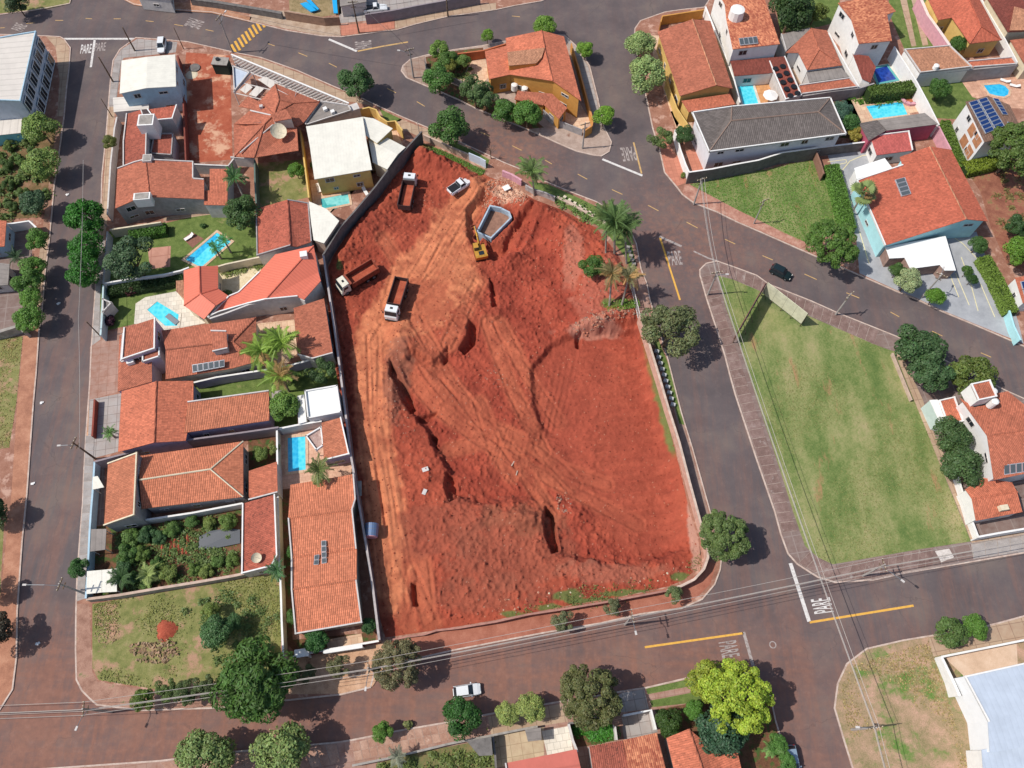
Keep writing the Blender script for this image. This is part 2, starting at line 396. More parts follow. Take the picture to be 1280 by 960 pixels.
def volume(root, V, F, roof, wall, eave=.35, z0=.14, trim=None, cap=None, win='auto', flat=False, thick=.12, par=None, base=None, winz=None):
    """a roof whose corners are read at their own heights, and the walls under it"""
    P = [W(*v) for v in pts(V)]; faces = [[ID[c] for c in f] for f in F.split()]
    fx = []
    for f in faces:
        A = sum(P[f[i]].x*P[f[(i+1)%len(f)]].y-P[f[(i+1)%len(f)]].x*P[f[i]].y for i in range(len(f)))
        fx.append(f if A > 0 else f[::-1])
    rf = MB().mat(roof); cnt = {}
    for f in fx:
        Q = [P[i] for i in f]
        nrm = Vector((0,0,0))
        for i in range(len(Q)): nrm += (Q[i]-Q[0]).cross(Q[(i+1)%len(Q)]-Q[0])
        nrm.normalize()
        dn = Vector((nrm.x, nrm.y, 0))
        if dn.length < .02:
            e = max(((Q[(i+1)%len(Q)]-Q[i]) for i in range(len(Q))), key=lambda k: k.length); dn = Vector((e.x, e.y, 0))
        dn.normalize(); hx = Vector((-dn.y, dn.x, 0)); sl = nrm.cross(hx)
        for t in tessellate_polygon([Q]):
            q = [Q[i] for i in t]
            if (q[1]-q[0]).cross(q[2]-q[0]).z < 0: q.reverse()
            rf.face(q, [(p.dot(hx), p.dot(sl)) for p in q])
            rf.face([p-Vector((0,0,thick)) for p in reversed(q)])
        for i in range(len(f)):
            e = (f[i], f[(i+1)%len(f)]); cnt[e] = 1
    bd = {a: b for (a, b) in cnt if (b, a) not in cnt}
    for a, b in bd.items():
        rf.face([P[b], P[a], P[a]-Vector((0,0,thick)), P[b]-Vector((0,0,thick))][::-1])
    R = rf.build('roof', root)
    # interior edges: ridge and hip caps
    if cap is not False and not flat:
        cm = cap or roof
        for (a, b) in cnt:
            if (b, a) in cnt and a < b:
                m = MB().mat(cm); e = P[b]-P[a]
                if e.length < .8: continue
                m.tube([P[a]+Vector((0,0,.03)), P[b]+Vector((0,0,.03))], .13, n=5)
                m.build('ridge_cap', R)
    loop = [min(bd)]
    while True:
        nx = bd.get(loop[-1])
        if nx is None or nx == loop[0] or len(loop) > 60: break
        loop.append(nx)
    LP = [P[i] for i in loop]
    if trim:
        m = MB().mat(trim)
        for i in range(len(LP)):
            a, b = LP[i], LP[(i+1)%len(LP)]
            if par and i not in par: continue
            e = Vector((b.x-a.x, b.y-a.y, 0)); L = e.length
            if L < .2: continue
            e /= L; nn = Vector((-e.y, e.x, 0)); w = .2; tz = .22 if not flat else .35
            q = [a-e*.02, b+e*.02, b+e*.02+nn*w, a-e*.02+nn*w]
            lo = [p-Vector((0,0,thick+.05)) for p in q]; up = [p+Vector((0,0,tz)) for p in q]
            m.face(up); m.face(lo[::-1])
            for k in range(4): m.face([lo[k], lo[(k+1)%4], up[(k+1)%4], up[k]])
        if m.f: m.build('parapet', root)
    if wall:
        I = inset([(p.x, p.y) for p in LP], eave); m = MB().mat(wall)
        for i in range(len(LP)):
            j = (i+1)%len(LP); a, b = I[i], I[j]; za, zb = LP[i].z-thick-.01, LP[j].z-thick-.01; L = (b-a).length
            m.face([(a.x,a.y,z0),(b.x,b.y,z0),(b.x,b.y,zb),(a.x,a.y,za)], [(0,z0),(L,z0),(L,zb),(0,za)])
        m.build('wall', root)
        if base:
            pass
        if win:
            for i in range(len(LP)):
                j = (i+1)%len(LP); a, b = I[i], I[j]; e = b-a; L = e.length
                if L < 2.6: continue
                nrm = Vector((e.y, -e.x)).normalized(); mid = (a+b)/2
                if nrm.dot(-mid) <= 12: continue          # faces away from the camera
                zt = min(LP[i].z, LP[j].z)
                if zt < 2.7: continue
                k = max(1, int(L/3.6)); lv = [1.65] if zt < 5 else [1.6, zt-1.35]
                for z in lv:
                    for q in range(k):
                        if random.random() < .22: continue
                        window(root, Vector((a.x, a.y, 0)), Vector((b.x, b.y, 0)), (q+.5+random.uniform(-.12, .12))/k, z, random.choice([.8, 1.2, 1.6, 1.6]), random.choice([.6, 1.0, 1.1]))
    return R, LP
def house(label, cat, vols, name='house', extra=None):
    P0 = [W(*v) for v in pts(vols[0][0])]; c = cen(P0)
    r = thing(name, label, cat, (c.x, c.y, .14))
    for v in vols:
        o = dict(v[4]) if len(v) > 4 else {}
        volume(r, v[0], v[1], v[2], v[3], **o)
    if extra: extra(r)
    return r
def wall_line(label, px, h, mat, w=.2, z0=.0, cop=None, cat='wall', name='boundary_wall', closed=False):
    """px: the top line of the wall as seen (x,y[,h])"""
    A = [(a[0], a[1], a[2] if len(a) > 2 else h) for a in pts(px)]
    P = [W(*a) for a in A]; c = cen(P); r = thing(name, label, cat, (c.x, c.y, z0))
    m = MB().mat(mat); k = MB().mat(cop or mat)
    n = len(P); nn = []
    for i in range(n):
        a = P[max(0, i-1)]; b = P[min(n-1, i+1)]; e = Vector((b.x-a.x, b.y-a.y, 0)).normalized(); nn.append(Vector((-e.y, e.x, 0)))
    for i in range(n-1):
        a, b = P[i], P[i+1]
        for mb, ww, dz0, dz1 in ((m, w/2, None, -.07), (k, w/2+.04, -.07, 0.0)):
            L = [a+nn[i]*ww, b+nn[i+1]*ww, b-nn[i+1]*ww, a-nn[i]*ww]
            lo = [Vector((p.x, p.y, z0 if dz0 is None else p.z+dz0)) for p in L]; up = [Vector((p.x, p.y, p.z+dz1)) for p in L]
            ln = (b-a).length; s0 = 0
            mb.face(up[::-1]); 
            mb.face([lo[1], lo[0], up[0], up[1]], [(ln,0),(0,0),(0,h),(ln,h)]); mb.face([lo[3], lo[2], up[2], up[3]], [(0,0),(ln,0),(ln,h),(0,h)])
            if i == 0: mb.face([lo[0], lo[3], up[3], up[0]])
            if i == n-2: mb.face([lo[2], lo[1], up[1], up[2]])
    m.build('wall_face', r); k.build('coping', r)
    return r
# ---------- vegetation ----------
def leaf_mesh(name, n, size, shape, core=.72, seed=1, aspect=1.5, lumps=14, lump_r=.42, spread=1.0, low=-.55):
    """a crown: thousands of leaf faces on many clumps, unit radius, centre at the origin"""
    R = random.Random(seed); V = []; F = []; T = []
    cl = []
    for i in range(lumps):
        z = R.uniform(low, 1); a = R.uniform(0, 6.283); r = math.sqrt(max(0, 1-z*z)); k = R.uniform(.5, .72)*spread
        cl.append((Vector((r*math.cos(a)*k, r*math.sin(a)*k, z*k*.85)), lump_r*R.uniform(.7, 1.25), R.uniform(.82, 1.15)))
    cl.append((Vector((0,0,.05)), core, 1.0))
    for i in range(n):
        c, r, tone = cl[i % len(cl)]
        dv = Vector((R.gauss(0,1), R.gauss(0,1), R.gauss(0,1)+.25)).normalized()
        rr = r*(1-abs(R.gauss(0, .13)))
        p = c+dv*rr*Vector((1,1,.85)).length/1.65
        q = (dv+Vector((R.gauss(0,.5), R.gauss(0,.5), R.gauss(0,.5)+.3))).normalized()
        a = q.cross(Vector((R.gauss(0,1), R.gauss(0,1), R.gauss(0,1)))).normalized(); b = q.cross(a)
        s = size*R.uniform(.6, 1.3); k = len(V)
        V += [p-a*s*.5*aspect, p+b*s*.5, p+a*s*.5*aspect, p-b*s*.5]; F.append((k, k+1, k+2, k+3))
        t = tone*R.uniform(.72, 1.25); t2 = R.uniform(.85, 1.15); T += [(t*t2, t, t*.9, 1)]*4
    rr = sorted(math.hypot(v.x, v.y) for v in V)[int(len(V)*.965)]
    me = bpy.data.meshes.new(name); me.from_pydata([tuple(v/rr) for v in V], [], F); me.materials.append(LEAF)
    ca = me.color_attributes.new('tone', 'FLOAT_COLOR', 'CORNER'); ca.data.foreach_set('color', [c for t in T for c in t]); me.update()
    return me
CROWN = {
 'round': [leaf_mesh('round_crown', 9000, .07, 0, .80, 11+k, lumps=26, lump_r=.34, spread=1.05, low=-.4) for k in range(2)],
 'bushy': [leaf_mesh('bushy_crown', 8000, .075, 0, .62, 21+k, lumps=20, lump_r=.36, spread=1.15, low=-.4) for k in range(3)],
 'loose': [leaf_mesh('loose_crown', 6500, .07, 0, .42, 31+k, lumps=17, lump_r=.34, spread=1.3, low=-.3) for k in range(3)],
 'feather': [leaf_mesh('feathery_crown', 13000, .05, 0, .6, 41+k, aspect=2.6, lumps=30, lump_r=.30, spread=1.15, low=-.35) for k in range(2)],
 'big': [leaf_mesh('broad_crown', 20000, .045, 0, .70, 61+k, lumps=85, lump_r=.175, spread=1.25, low=-.35) for k in range(2)],
 'small': [leaf_mesh('shrub_crown', 900, .2, 0, .6, 51+k, lumps=8, lump_r=.45) for k in range(3)],
}
def trunk_mesh(seed, thin=.05, limbs=5):
    """unit height trunk with limbs, bark"""
    R = random.Random(seed); m = MB().mat(BARK)
    m.tube([(0,0,0), (R.uniform(-.02,.02), R.uniform(-.02,.02), .3), (R.uniform(-.04,.04), R.uniform(-.04,.04), .62)], thin, thin*.75, n=7)
    for k in range(limbs):
        a = k*6.283/limbs+R.uniform(-.4,.4); z0 = R.uniform(.4,.6); r = R.uniform(.22,.4)
        m.tube([(0,0,z0), (math.cos(a)*r*.5, math.sin(a)*r*.5, z0+.22), (math.cos(a)*r, math.sin(a)*r, z0+.45)], thin*.5, thin*.18, n=5)
    return m.mesh('trunk')
TRUNK = [trunk_mesh(s) for s in (1, 2, 3)]
def srgb_col(h, k=1.0):
    r, g, b = scl(h, k); return (min(1, r*1.36), min(1, g*1.12), b*1.3, 1)
def tree(x, y, r, label, kind='bushy', col='55702f', hc=None, squash=.85, group=None, cat='tree', name='tree', gz=.13):
    """x,y: middle of the crown as seen, r: its radius in photograph pixels"""
    R = r*mpp(x, y)
    if hc is None: hc = max(1.4, min(7.0, R*1.05+.9))
    R *= (CAMH-hc)/CAMH
    p = W(x, y, hc); t = thing(name, label, cat, (p.x, p.y, gz), group)
    tk = mesh_obj('trunk', random.choice(TRUNK), t); hh = hc-gz; tk.scale = (max(.8, hh)*.9*min(1.3, .6+R*.14),)*2+(hh*1.05,); tk.rotation_euler.z = random.uniform(0, 6.28)
    cr = mesh_obj('crown', random.choice(CROWN[kind]), t, (0, 0, hh)); cr.scale = (R*random.uniform(.98, 1.06), R*random.uniform(.96, 1.04), R*squash)
    cr.rotation_euler.z = random.uniform(0, 6.28); cr.color = srgb_col(col)
    return t
def shrub(x, y, r, label, col='4f6a2c', hc=None, group=None, cat='shrub', name='shrub', kind='small', gz=.13):
    R = r*mpp(x, y); hc = hc or max(.35, R*.75); p = W(x, y, hc); t = thing(name, label, cat, (p.x, p.y, gz), group)
    cr = mesh_obj('foliage', random.choice(CROWN[kind]), t, (0, 0, hc-gz)); cr.scale = (R, R, R*.85); cr.rotation_euler.z = random.uniform(0, 6.28); cr.color = srgb_col(col)
    st = mesh_obj('stem', TRUNK[0], t); st.scale = (.5, .5, hc)
    return t
def hedge(px, w, h, label, col='4c6a2a', n=None):
    """clipped hedge along a line: base line in px"""
    P = [W(*a) for a in [(q[0], q[1], h) for q in pts(px)]]; c = cen(P); R = random.Random(len(label))
    V = []; F = []; T = []; core = MB().mat(MATS.get('hedge_core') or m_paint('hedge_core', '2f4220', .3))
    for i in range(len(P)-1):
        a, b = P[i], P[i+1]; e = (b-a); L = e.length; e /= L; nn = Vector((-e.y, e.x, 0))
        mid = (a+b)/2; core.box((mid.x, mid.y, .13+(h-.25)/2), (L, w-.3, h-.25), rz=math.atan2(e.y, e.x))
        for k in range(int(L*w*110+L*h*90)):
            s = R.choice([0, 0, 1, -1]); t = R.uniform(0, L); off = R.uniform(-w/2, w/2) if s == 0 else s*w/2*R.uniform(.85, 1.05)
            z = h*R.uniform(.93, 1.05) if s == 0 else R.uniform(.15, h)
            p = a+e*t+nn*off; p = Vector((p.x, p.y, z)); q = Vector((nn.x*s, nn.y*s, .6))+Vector((R.gauss(0,.6), R.gauss(0,.6), R.gauss(0,.4))); q.normalize()
            u = q.cross(Vector((R.gauss(0,1), R.gauss(0,1), R.gauss(0,1)))).normalized(); v = q.cross(u); sz = R.uniform(.1, .2); kk = len(V)
            V += [p-u*sz, p+v*sz*.6, p+u*sz, p-v*sz*.6]; F.append((kk, kk+1, kk+2, kk+3)); tn = R.uniform(.7, 1.3); T += [(tn, tn, tn, 1)]*4
    r = thing('hedge', label, 'hedge', (c.x, c.y, .13)); PO_ = (c.x, c.y, .13)
    me = bpy.data.meshes.new('foliage'); me.from_pydata([(p[0]-c.x, p[1]-c.y, p[2]-.13) for p in V], [], F); me.materials.append(LEAF)
    ca = me.color_attributes.new('tone', 'FLOAT_COLOR', 'CORNER'); ca.data.foreach_set('color', [k for t in T for k in t])
    o = mesh_obj('foliage', me, r); o.color = srgb_col(col); core.build('branches', r)
    return r
def scatter(name, poly_px, n, size, col, label, cat, h=(.05, .4), z=.14, seed=3, kind='stuff', tonev=.35, clump=0, mask=None):
    """ground cover nobody could count: many small leaf faces inside an outline"""
    P = [W(a[0], a[1]) for a in pts(poly_px)]; R = random.Random(seed)
    tris = []; A = []
    for t in tessellate_polygon([P]):
        q = [P[i] for i in t]; tris.append(q); A.append(abs((q[1]-q[0]).cross(q[2]-q[0]).z)+1e-6)
    cs = [(R.random(), R.random()) for _ in range(40)]; V = []; F = []; T = []
    cents = []
    for _ in range(max(1, clump)):
        q = R.choices(tris, A)[0]; a, b = sorted((R.random(), R.random())); cents.append(q[0]*a+q[1]*(b-a)+q[2]*(1-b))
    for i in range(n):
        if clump:
            c = cents[i % clump]; rr = .35+.9*((i*7919 % clump)/clump); p = c+Vector((R.gauss(0, rr*.5), R.gauss(0, rr*.5), 0)); hz = h[1]*R.uniform(.3, 1)*math.exp(-((p-c).length/rr)**2)+h[0]
        else:
            q = R.choices(tris, A)[0]; a, b = sorted((R.random(), R.random())); p = q[0]*a+q[1]*(b-a)+q[2]*(1-b); hz = R.uniform(*h)
            if mask and noise.noise(Vector((p.x, p.y, 3))*mask[0])+R.uniform(-.2, .2) < mask[1]: continue
        p = Vector((p.x, p.y, z+hz)); q = Vector((R.gauss(0,.5), R.gauss(0,.5), 1)).normalized()
        u = q.cross(Vector((R.gauss(0,1), R.gauss(0,1), .1))).normalized(); v = q.cross(u); s = size*R.uniform(.6, 1.4); k = len(V)
        V += [p-u*s, p+v*s*.6, p+u*s, p-v*s*.6]; F.append((k, k+1, k+2, k+3)); tn = 1+R.uniform(-tonev, tonev); T += [(tn*R.uniform(.9, 1.1), tn, tn*.9, 1)]*4
    c = cen(P); me = bpy.data.meshes.new(name); me.from_pydata([(p[0]-c.x, p[1]-c.y, p[2]) for p in V], [], F); me.materials.append(LEAF)
    ca = me.color_attributes.new('tone', 'FLOAT_COLOR', 'CORNER'); ca.data.foreach_set('color', [k for t in T for k in t])
    o = mesh_obj(name, me, None, (c.x, c.y, 0)); o.color = srgb_col(col); tag(o, label, cat, None, kind)
    return o
def frond_mesh(L, droop, fan=False, seed=0):
    R = random.Random(seed); V = []; F = []; T = []; n = 22
    def q4(a, b, c, d):
        k = len(V); V.extend([a, b, c, d]); F.append((k, k+1, k+2, k+3)); t = R.uniform(.75, 1.25); T.extend([(t, t, t, 1)]*4)
    if fan:
        for k in range(9):
            a = math.radians(-70+k*17.5); p0 = Vector((L*.45, 0, .1)); p1 = p0+Vector((math.cos(a)*L*.5, math.sin(a)*L*.5, -droop*.25)); s = Vector((-math.sin(a), math.cos(a), 0))*.09*L
            m = (p0+p1)/2; q4(p0, m+s, p1, m-s)
        q4(Vector((0,-.03,0)), Vector((0,.03,0)), Vector((L*.5,.03,.1)), Vector((L*.5,-.03,.1)))
    else:
        def rc(t): return Vector((L*t*(1-.12*t), 0, L*.35*t-droop*L*t*t))
        for k in range(n):
            t = (k+1)/n; p = rc(t); w = L*.30*math.sin(min(1, t*1.15+.12)*math.pi*.9)+.04
            for s in (-1, 1):
                d2 = Vector((.45, s*1.0, -.45+R.uniform(-.15, .15))).normalized()*w*R.uniform(.85, 1.1); f = Vector((L*.022, 0, 0))
                q4(p, p+d2*.5+f, p+d2, p+d2*.5-f)
        for k in range(5):
            a, b = rc(k/5), rc((k+1)/5); s = Vector((0, .03, 0)); q4(a-s, a+s, b+s, b-s)
    me = bpy.data.meshes.new('frond'); me.from_pydata([tuple(v) for v in V], [], F); me.materials.append(LEAF)
    ca = me.color_attributes.new('tone', 'FLOAT_COLOR', 'CORNER'); ca.data.foreach_set('color', [k for t in T for k in t]); me.update(); return me
FROND = [frond_mesh(1, .62, seed=1), frond_mesh(1, .85, seed=2), frond_mesh(1, .45, seed=3)]; FANF = [frond_mesh(1, .6, True, 4)]
_pt = MB().mat(PALMBARK); _pt.tube([(0,0,z*.1) for z in range(11)], .5, .36, n=9); PTR = _pt.mesh('trunk', smooth=True)
def palm(x, y, r, label, hc, col='5f7a35', n=18, fan=False, base=None, group=None, thick=.38, dry=0, name='palm_tree'):
    R = r*mpp(x, y)*(CAMH-hc)/CAMH; p = W(x, y, hc)
    b = W(base[0], base[1], 0) if base else Vector((p.x, p.y, 0)); t = thing(name, label, 'palm', (b.x, b.y, .13), group)
    off = Vector((p.x-b.x, p.y-b.y, hc-.13)); L = off.length
    tk = mesh_obj('trunk', PTR, t); tk.scale = (thick, thick, L); tk.rotation_mode = 'QUATERNION'; tk.rotation_quaternion = off.to_track_quat('Z', 'Y')
    for k in range(n):
        f = mesh_obj('frond', random.choice(FANF if fan else FROND), t, off); f.rotation_euler = (random.uniform(-.25, .25), random.uniform(-.75, .35) if k % 3 else random.uniform(-1.1, -.6), k*2.39996+random.uniform(-.2, .2))
        s = R*1.12*random.uniform(.8, 1.12); f.scale = (s, s, s); cc = col if random.random() > dry else random.choice(['8f8050', '857644', '94804c']); f.color = srgb_col(cc, random.uniform(.8, 1.25))
    return t
# ---------- roads text ----------
def word(txt, c, up, w, h, mat, label, z=.012, cat='road marking'):
    """letters painted on the road: centre px, a px point in the reading-up direction, width and height in metres"""
    cu = bpy.data.curves.new('t', 'FONT'); cu.body = txt; cu.align_x = 'CENTER'; cu.align_y = 'CENTER'; cu.size = 1; cu.offset = .012
    o = bpy.data.objects.new('t', cu); COL.objects.link(o); bpy.context.view_layer.update()
    me = bpy.data.meshes.new_from_object(o.evaluated_get(bpy.context.evaluated_depsgraph_get())); bpy.data.objects.remove(o)
    xs = [v.co.x for v in me.vertices]; ys = [v.co.y for v in me.vertices]; sx = w/(max(xs)-min(xs)); sy = h/(max(ys)-min(ys)); cx = (max(xs)+min(xs))/2; cy = (max(ys)+min(ys))/2
    for v in me.vertices: v.co = ((v.co.x-cx)*sx, (v.co.y-cy)*sy, 0)
    me.materials.clear(); me.materials.append(mat); p = W(*c); u = W(*up)-p
    r = mesh_obj('road_marking', me, None, (p.x, p.y, z)); r.rotation_euler.z = math.atan2(u.y, u.x)-math.pi/2
    return tag(r, label, cat)
def stripe(px, w, mat, label=None, z=.008, group=None, name='road_marking', cat='road marking', kind=None):
    P = [W(*a) for a in pts(px)]; m = MB().mat(mat)
    for i in range(len(P)-1):
        a, b = P[i], P[i+1]; e = (b-a).normalized(); nn = Vector((-e.y, e.x, 0))*w/2
        m.face([(a-nn)+Vector((0,0,z)), (b-nn)+Vector((0,0,z)), (b+nn)+Vector((0,0,z)), (a+nn)+Vector((0,0,z))])
    return solo(name, m, label, cat, group=group, kind=kind)
# ---------------- ground, roads, kerbs ----------------
SITE = "525,184 560,196 592,211 612,222 640,232 668,250 700,262 745,285 772,318 789,352 801,397 812,440 822,480 835,530 850,588 862,640 872,672 876,692 870,712 855,725 836,733 780,745 700,759 620,775 545,788 482,797 474,770 466,730 458,690 447,630 436,570 428,520 420,460 412,400 406,345 418,318 440,284 465,250 495,214"
def flat(name, outer, holes, mat, z, kind='structure'):
    Ls = [[W(*a) if not isinstance(a, Vector) else a for a in (pts(q) if isinstance(q, str) else q)] for q in [outer]+holes]
    allp = [p for L in Ls for p in L]; m = MB().mat(mat)
    for t in tessellate_polygon(Ls):
        q = [Vector((allp[i].x, allp[i].y, z)) for i in t]
        if (q[1]-q[0]).cross(q[2]-q[0]).z < 0: q.reverse()
        m.face(q)
    return m
G = [Vector((-900,-900,0)), Vector((900,-900,0)), Vector((900,1200,0)), Vector((-900,1200,0))]
mg = flat('ground', G, [SITE], m_ground('far_ground', ['5a5c38', '6f6a48', '8d6a50'], .05, 2, .3, ('9a5a44', .56, .03)), -.03)
tag(mesh_obj('ground', mg.mesh('ground')), kind='structure')
mr = flat('road', "-330,-260 1700,-260 1500,1220 -200,1220", [SITE], ROAD, 0.0)
tag(mesh_obj('road', mr.mesh('road')), kind='structure')
BLK = {}
def block(name, outer, mat, holes=[], kerb=True):
    Z = .13; m = flat(name, outer, holes, mat, Z); P = [W(*a) for a in pts(outer)]
    k = MB().mat(KERBM); n = len(P); A = sum(P[i].x*P[(i+1)%n].y-P[(i+1)%n].x*P[i].y for i in range(n))
    if A < 0: P = P[::-1]
    I = inset([(p.x, p.y) for p in P], .22)
    for i in range(n):
        a, b = P[i], P[(i+1)%n]; c, d = I[(i+1)%n], I[i]
        k.face([(a.x,a.y,Z+.012),(b.x,b.y,Z+.012),(c.x,c.y,Z+.012),(d.x,d.y,Z+.012)]); k.face([(a.x,a.y,-.02),(b.x,b.y,-.02),(b.x,b.y,Z+.012),(a.x,a.y,Z+.012)])
    o = tag(mesh_obj('pavement', m.mesh(name)), kind='structure')
    q = mesh_obj('kerb', k.mesh('kerb'), o); return o
KA = "170,47 149.5,62 141,76 137.5,103 135,134 132.6,165 127,220 126,258 122,300 119,360 115,418 113.8,433 111.6,481 107,545 104,600 103,629 99.7,669 96,720 94.5,765 94,812 95,850 102,864 112.5,874.6 121,882 177,889 270,886 427,869 464,860 470,836 566,814 680,792 751,780 800.6,768.6 852,761.5 878,750 894,731 901,712 902.6,696 887,635 866,560 852,515 835.6,450 813,375 809,354 802,337 796,305 785,280 770,267 745.6,252 714,240 680,226 655,213 630,203 592,185 561,171 534,159 503,146 472,132 440,117 420,109 372,88 327,72 296,66 265,59 234,52 200,49"
block('block_west', KA, EARTH, [SITE])
block('block_far_west', "-260,45 0,43 60,45 76,46 81,49 89,60 87.6,82.5 84,112 81,146 75,190 69,230 63,299 58,338 53,394 50,414 46.5,466 43,504 35,617 29,677 23,763 22,822 17,862 0,889 -240,915", EARTH)
block('block_north_west', "-300,-200 -300,40 0,19 40,14 57,11 88,5 95,-30 110,-200", EARTH)
block('block_north', "150,-200 152,-20 156,0 167,6 220,13 265,16 312,27.5 358,39 403,46 427,47 465,42 496,38 520,31 560,21.5 620,13 643,8 677,2 700,-8 700,-200", EARTH)
block('block_triangle', "503,82.5 501,89 508,98 546,114 572,125 596,137 631,151 660,163 704,183 721,190 742,195 752,196 762,190 765,178 755,158 748,124 737.5,82.5 720,57 706,44 690,43 631,51.5 603,57 568,62 532,69 513,74", m_ground('greyish_pavement', ['8a766a', 'a28d80', 'b5a295'], .6, 8, .3, ('7f5f50', .58, .3)))
block('block_north_east', "800,26 831,15 852.5,12 880,9 905,-30 940,-200 1700,-200 1700,560 1280,434 1220,408 1179,391 1145,375 1120,365 1072,344 1038,329 1016,320 982,305 948,290 920,278 896,266 867.5,255 852.5,244 845,234 830,216 825,193 815,160 809,131 800,90 792,50 793,36", EARTH)
block('block_east', "896,326 882,329 874,337 874,344 882.5,374 893,406 905,444 910.6,466 918,493 945,575 967.5,640 975,668 984,692.5 996,706 1010,715 1022,722.5 1044,729 1091,726 1132.5,717 1200,705.6 1280,692 1560,650 1560,600 1280,498 1257.5,488 1187,453 1120,420 1100,412 1047.5,391 1014,376 961,355 946,344 916,333", SIDE_BROWN)
block('block_south_east', "1500,730 1280,769 1251,777 1214,786 1161.7,794 1128,799.6 1082.5,810 1057.5,829 1046,854 1042,885 1053,922.5 1064,958 1085,1030 1110,1200 1500,1200", m_ground('dry_lot_grass', ['74704a', '9c8468', 'bd9682'], .35, 6, .6, ('5f7a3a', .52, .16)))
block('block_south', "-160,975 200,950 300,938 421,927 440,924 505.6,911 552.5,903 609,892 700,876 791,861 806,859 827.5,854 865,845 915,838 945,842 962,862 970,900 985,950 1000,1000 1030,1200 -160,1200", SIDE_PINK)
# pavements along the streets
Z1, Z2, Z3, Z4 = .136, .141, .146, .151
def strip(name, px, mat, z=Z1): return sheet(name, px, mat, z)
strip('pavement', "172,49 151,63 143,76 139,103 136.5,134 145,134 148,110 152,78 155,73 220,66 222,53", SIDE_GREY)
strip('pavement', "136,134 133,180 128,258 124,300 131,300 137,258 142,180 144,134", SIDE_SAND)
strip('pavement', "124,300 120,360 116,418 114.6,433 126,425 128,360 132,300", SIDE_GREY)
strip('pavement', "114.6,434 112.5,481 108,545 119,545 120,470 126,440 128,428", m_slab('peach_paving', 'c49a7c', 1.6, 'a07a62', .3))
strip('pavement', "108.5,545 105,600 104,629 101,669 97.5,720 96,752 108,748 111,690 114,640 117,600 119,545", SIDE_GREY)
strip('pavement', "96,755 95.5,812 96.5,850 103,863 114,874 121,880 175,886 268,884 352,866 349,856 270,868 210,866 170,860 122,852 116,840 114,800 112,755", m_ground('dirt_path', ['7d5a4c', '9b7766', 'b08b78'], .6, 8, .4, ('5a6a3a', .6, .6)))
strip('pavement', "352,823 474,804 482,799 482,832 466,858 427,867 355,868", m_ground('rubble_path', ['a07a62', 'bd9678', 'cda88c'], .8, 7, .4, ('7a5a48', .6, .6)))
strip('pavement', "482,800 545,789 620,776 700,760 780,746 836,735 857,729 873,716 880,700 895,705 888,730 872,746 851,759 800,766.5 750,778 680,790 566,812 490,829", m_ground('dusty_red_paving', ['86503f', '9d6350', 'ad7560'], .4, 8, .2))
strip('pavement', "853,560 866,640 880,680 881,698 898,698 884,635 863,560 848,510 842,511", m_ground('brown_verge', ['7a655c', '92786c', '9f8a7c'], .7, 8, .3))
strip('grass_verge', "800,398 812,398 834,452 850,508 857,532 849,530 838,488 822,440 806,402", LAWN, Z2)
strip('grass_verge', "660,227 685,231 715,244 742,257 765,270 790,308 796,338 804,352 796,354 780,320 755,288 730,272 697,255 670,240", LAWN, Z2)
strip('pavement', "799,340 806,352 815,398 802,397 793,352", SIDE_PINK, Z3)
strip('pavement', "297,69 327,75 372,91 420,112 440,119 468,133 440,128 425,126 380,108 300,76", SIDE_SAND)
strip('grass_verge', "474,136 488,143 503,150 500,152 490,154 481,150", LAWN)
strip('pavement', "500,149 530,161 560,173 592,188 612,199 606,212 590,203 560,189 530,174 490,156", SIDE_SAND)
strip('grass_verge', "565,177 590,188 612,200 608,212 586,196 560,184", LAWN, Z2)
# west side of the west street
strip('pavement', "57,45 76,48 82,52 87,62 86,82 82.5,112 79,146 72,146 75,100 70,60", SIDE_SAND)
strip('pavement', "72,146 79,146 73,190 67.5,230 61,278 61,299 52,299 56,270 62,230 67,190", m_ground('path_brown', ['7b5a4b', '93705e', 'a8866f'], .6, 7, .3))
strip('pavement', "52,300 61,300 56,338 51,394 44,394 47,340", SIDE_SAND)
strip('pavement', "46,412 48.5,412 45,466 41.5,504 33.5,617 27.5,677 21.5,763 20.5,822 15.5,861 0,886 -60,893 -60,820 0,760 8,677 15,617 22,504 30,421", m_ground('brown_path', ['8a5f4c', 'a5745c', 'b98a70'], .5, 7, .3))
strip('lawn', "-120,424 29,421 21,504 12,560 -120,575", LAWND)
strip('lawn', "-120,640 6,650 0,760 -120,770", LAWND)
# south block kerbside
strip('pavement', "609,894 700,878 706,900 655,911 617,919 519,938 440,955 440,926 505,913", SIDE_PINK, Z1)
strip('pavement', "610,896 700,880 710,902 655,911 614,918", SIDE_SAND, Z2)
strip('driveway', "777,866 805,861.5 811,886 752,894 745,890", SIDE_GREY, Z2)
strip('grass_verge', "807,861 865,848 905,845 900,875 815,884", LAWN, Z2)
strip('pavement', "809,868 862,858 864,866 811,876", SIDE_PINK, Z3)
# south east block
strip('pavement', "1161,797 1280,772 1400,750 1400,775 1262,802 1170,820 1164,822", SIDE_SAND)
strip('lawn', "1066,832 1090,815 1130,805 1160,802 1167,824 1180,850 1209,954 1230,1100 1100,1100 1075,990 1056,910 1050,860", m_ground('dry_lot_grass', ['74704a', '9c8468', 'bd9682'], .35, 6, .6, ('5f7a3a', .52, .16)), Z2)
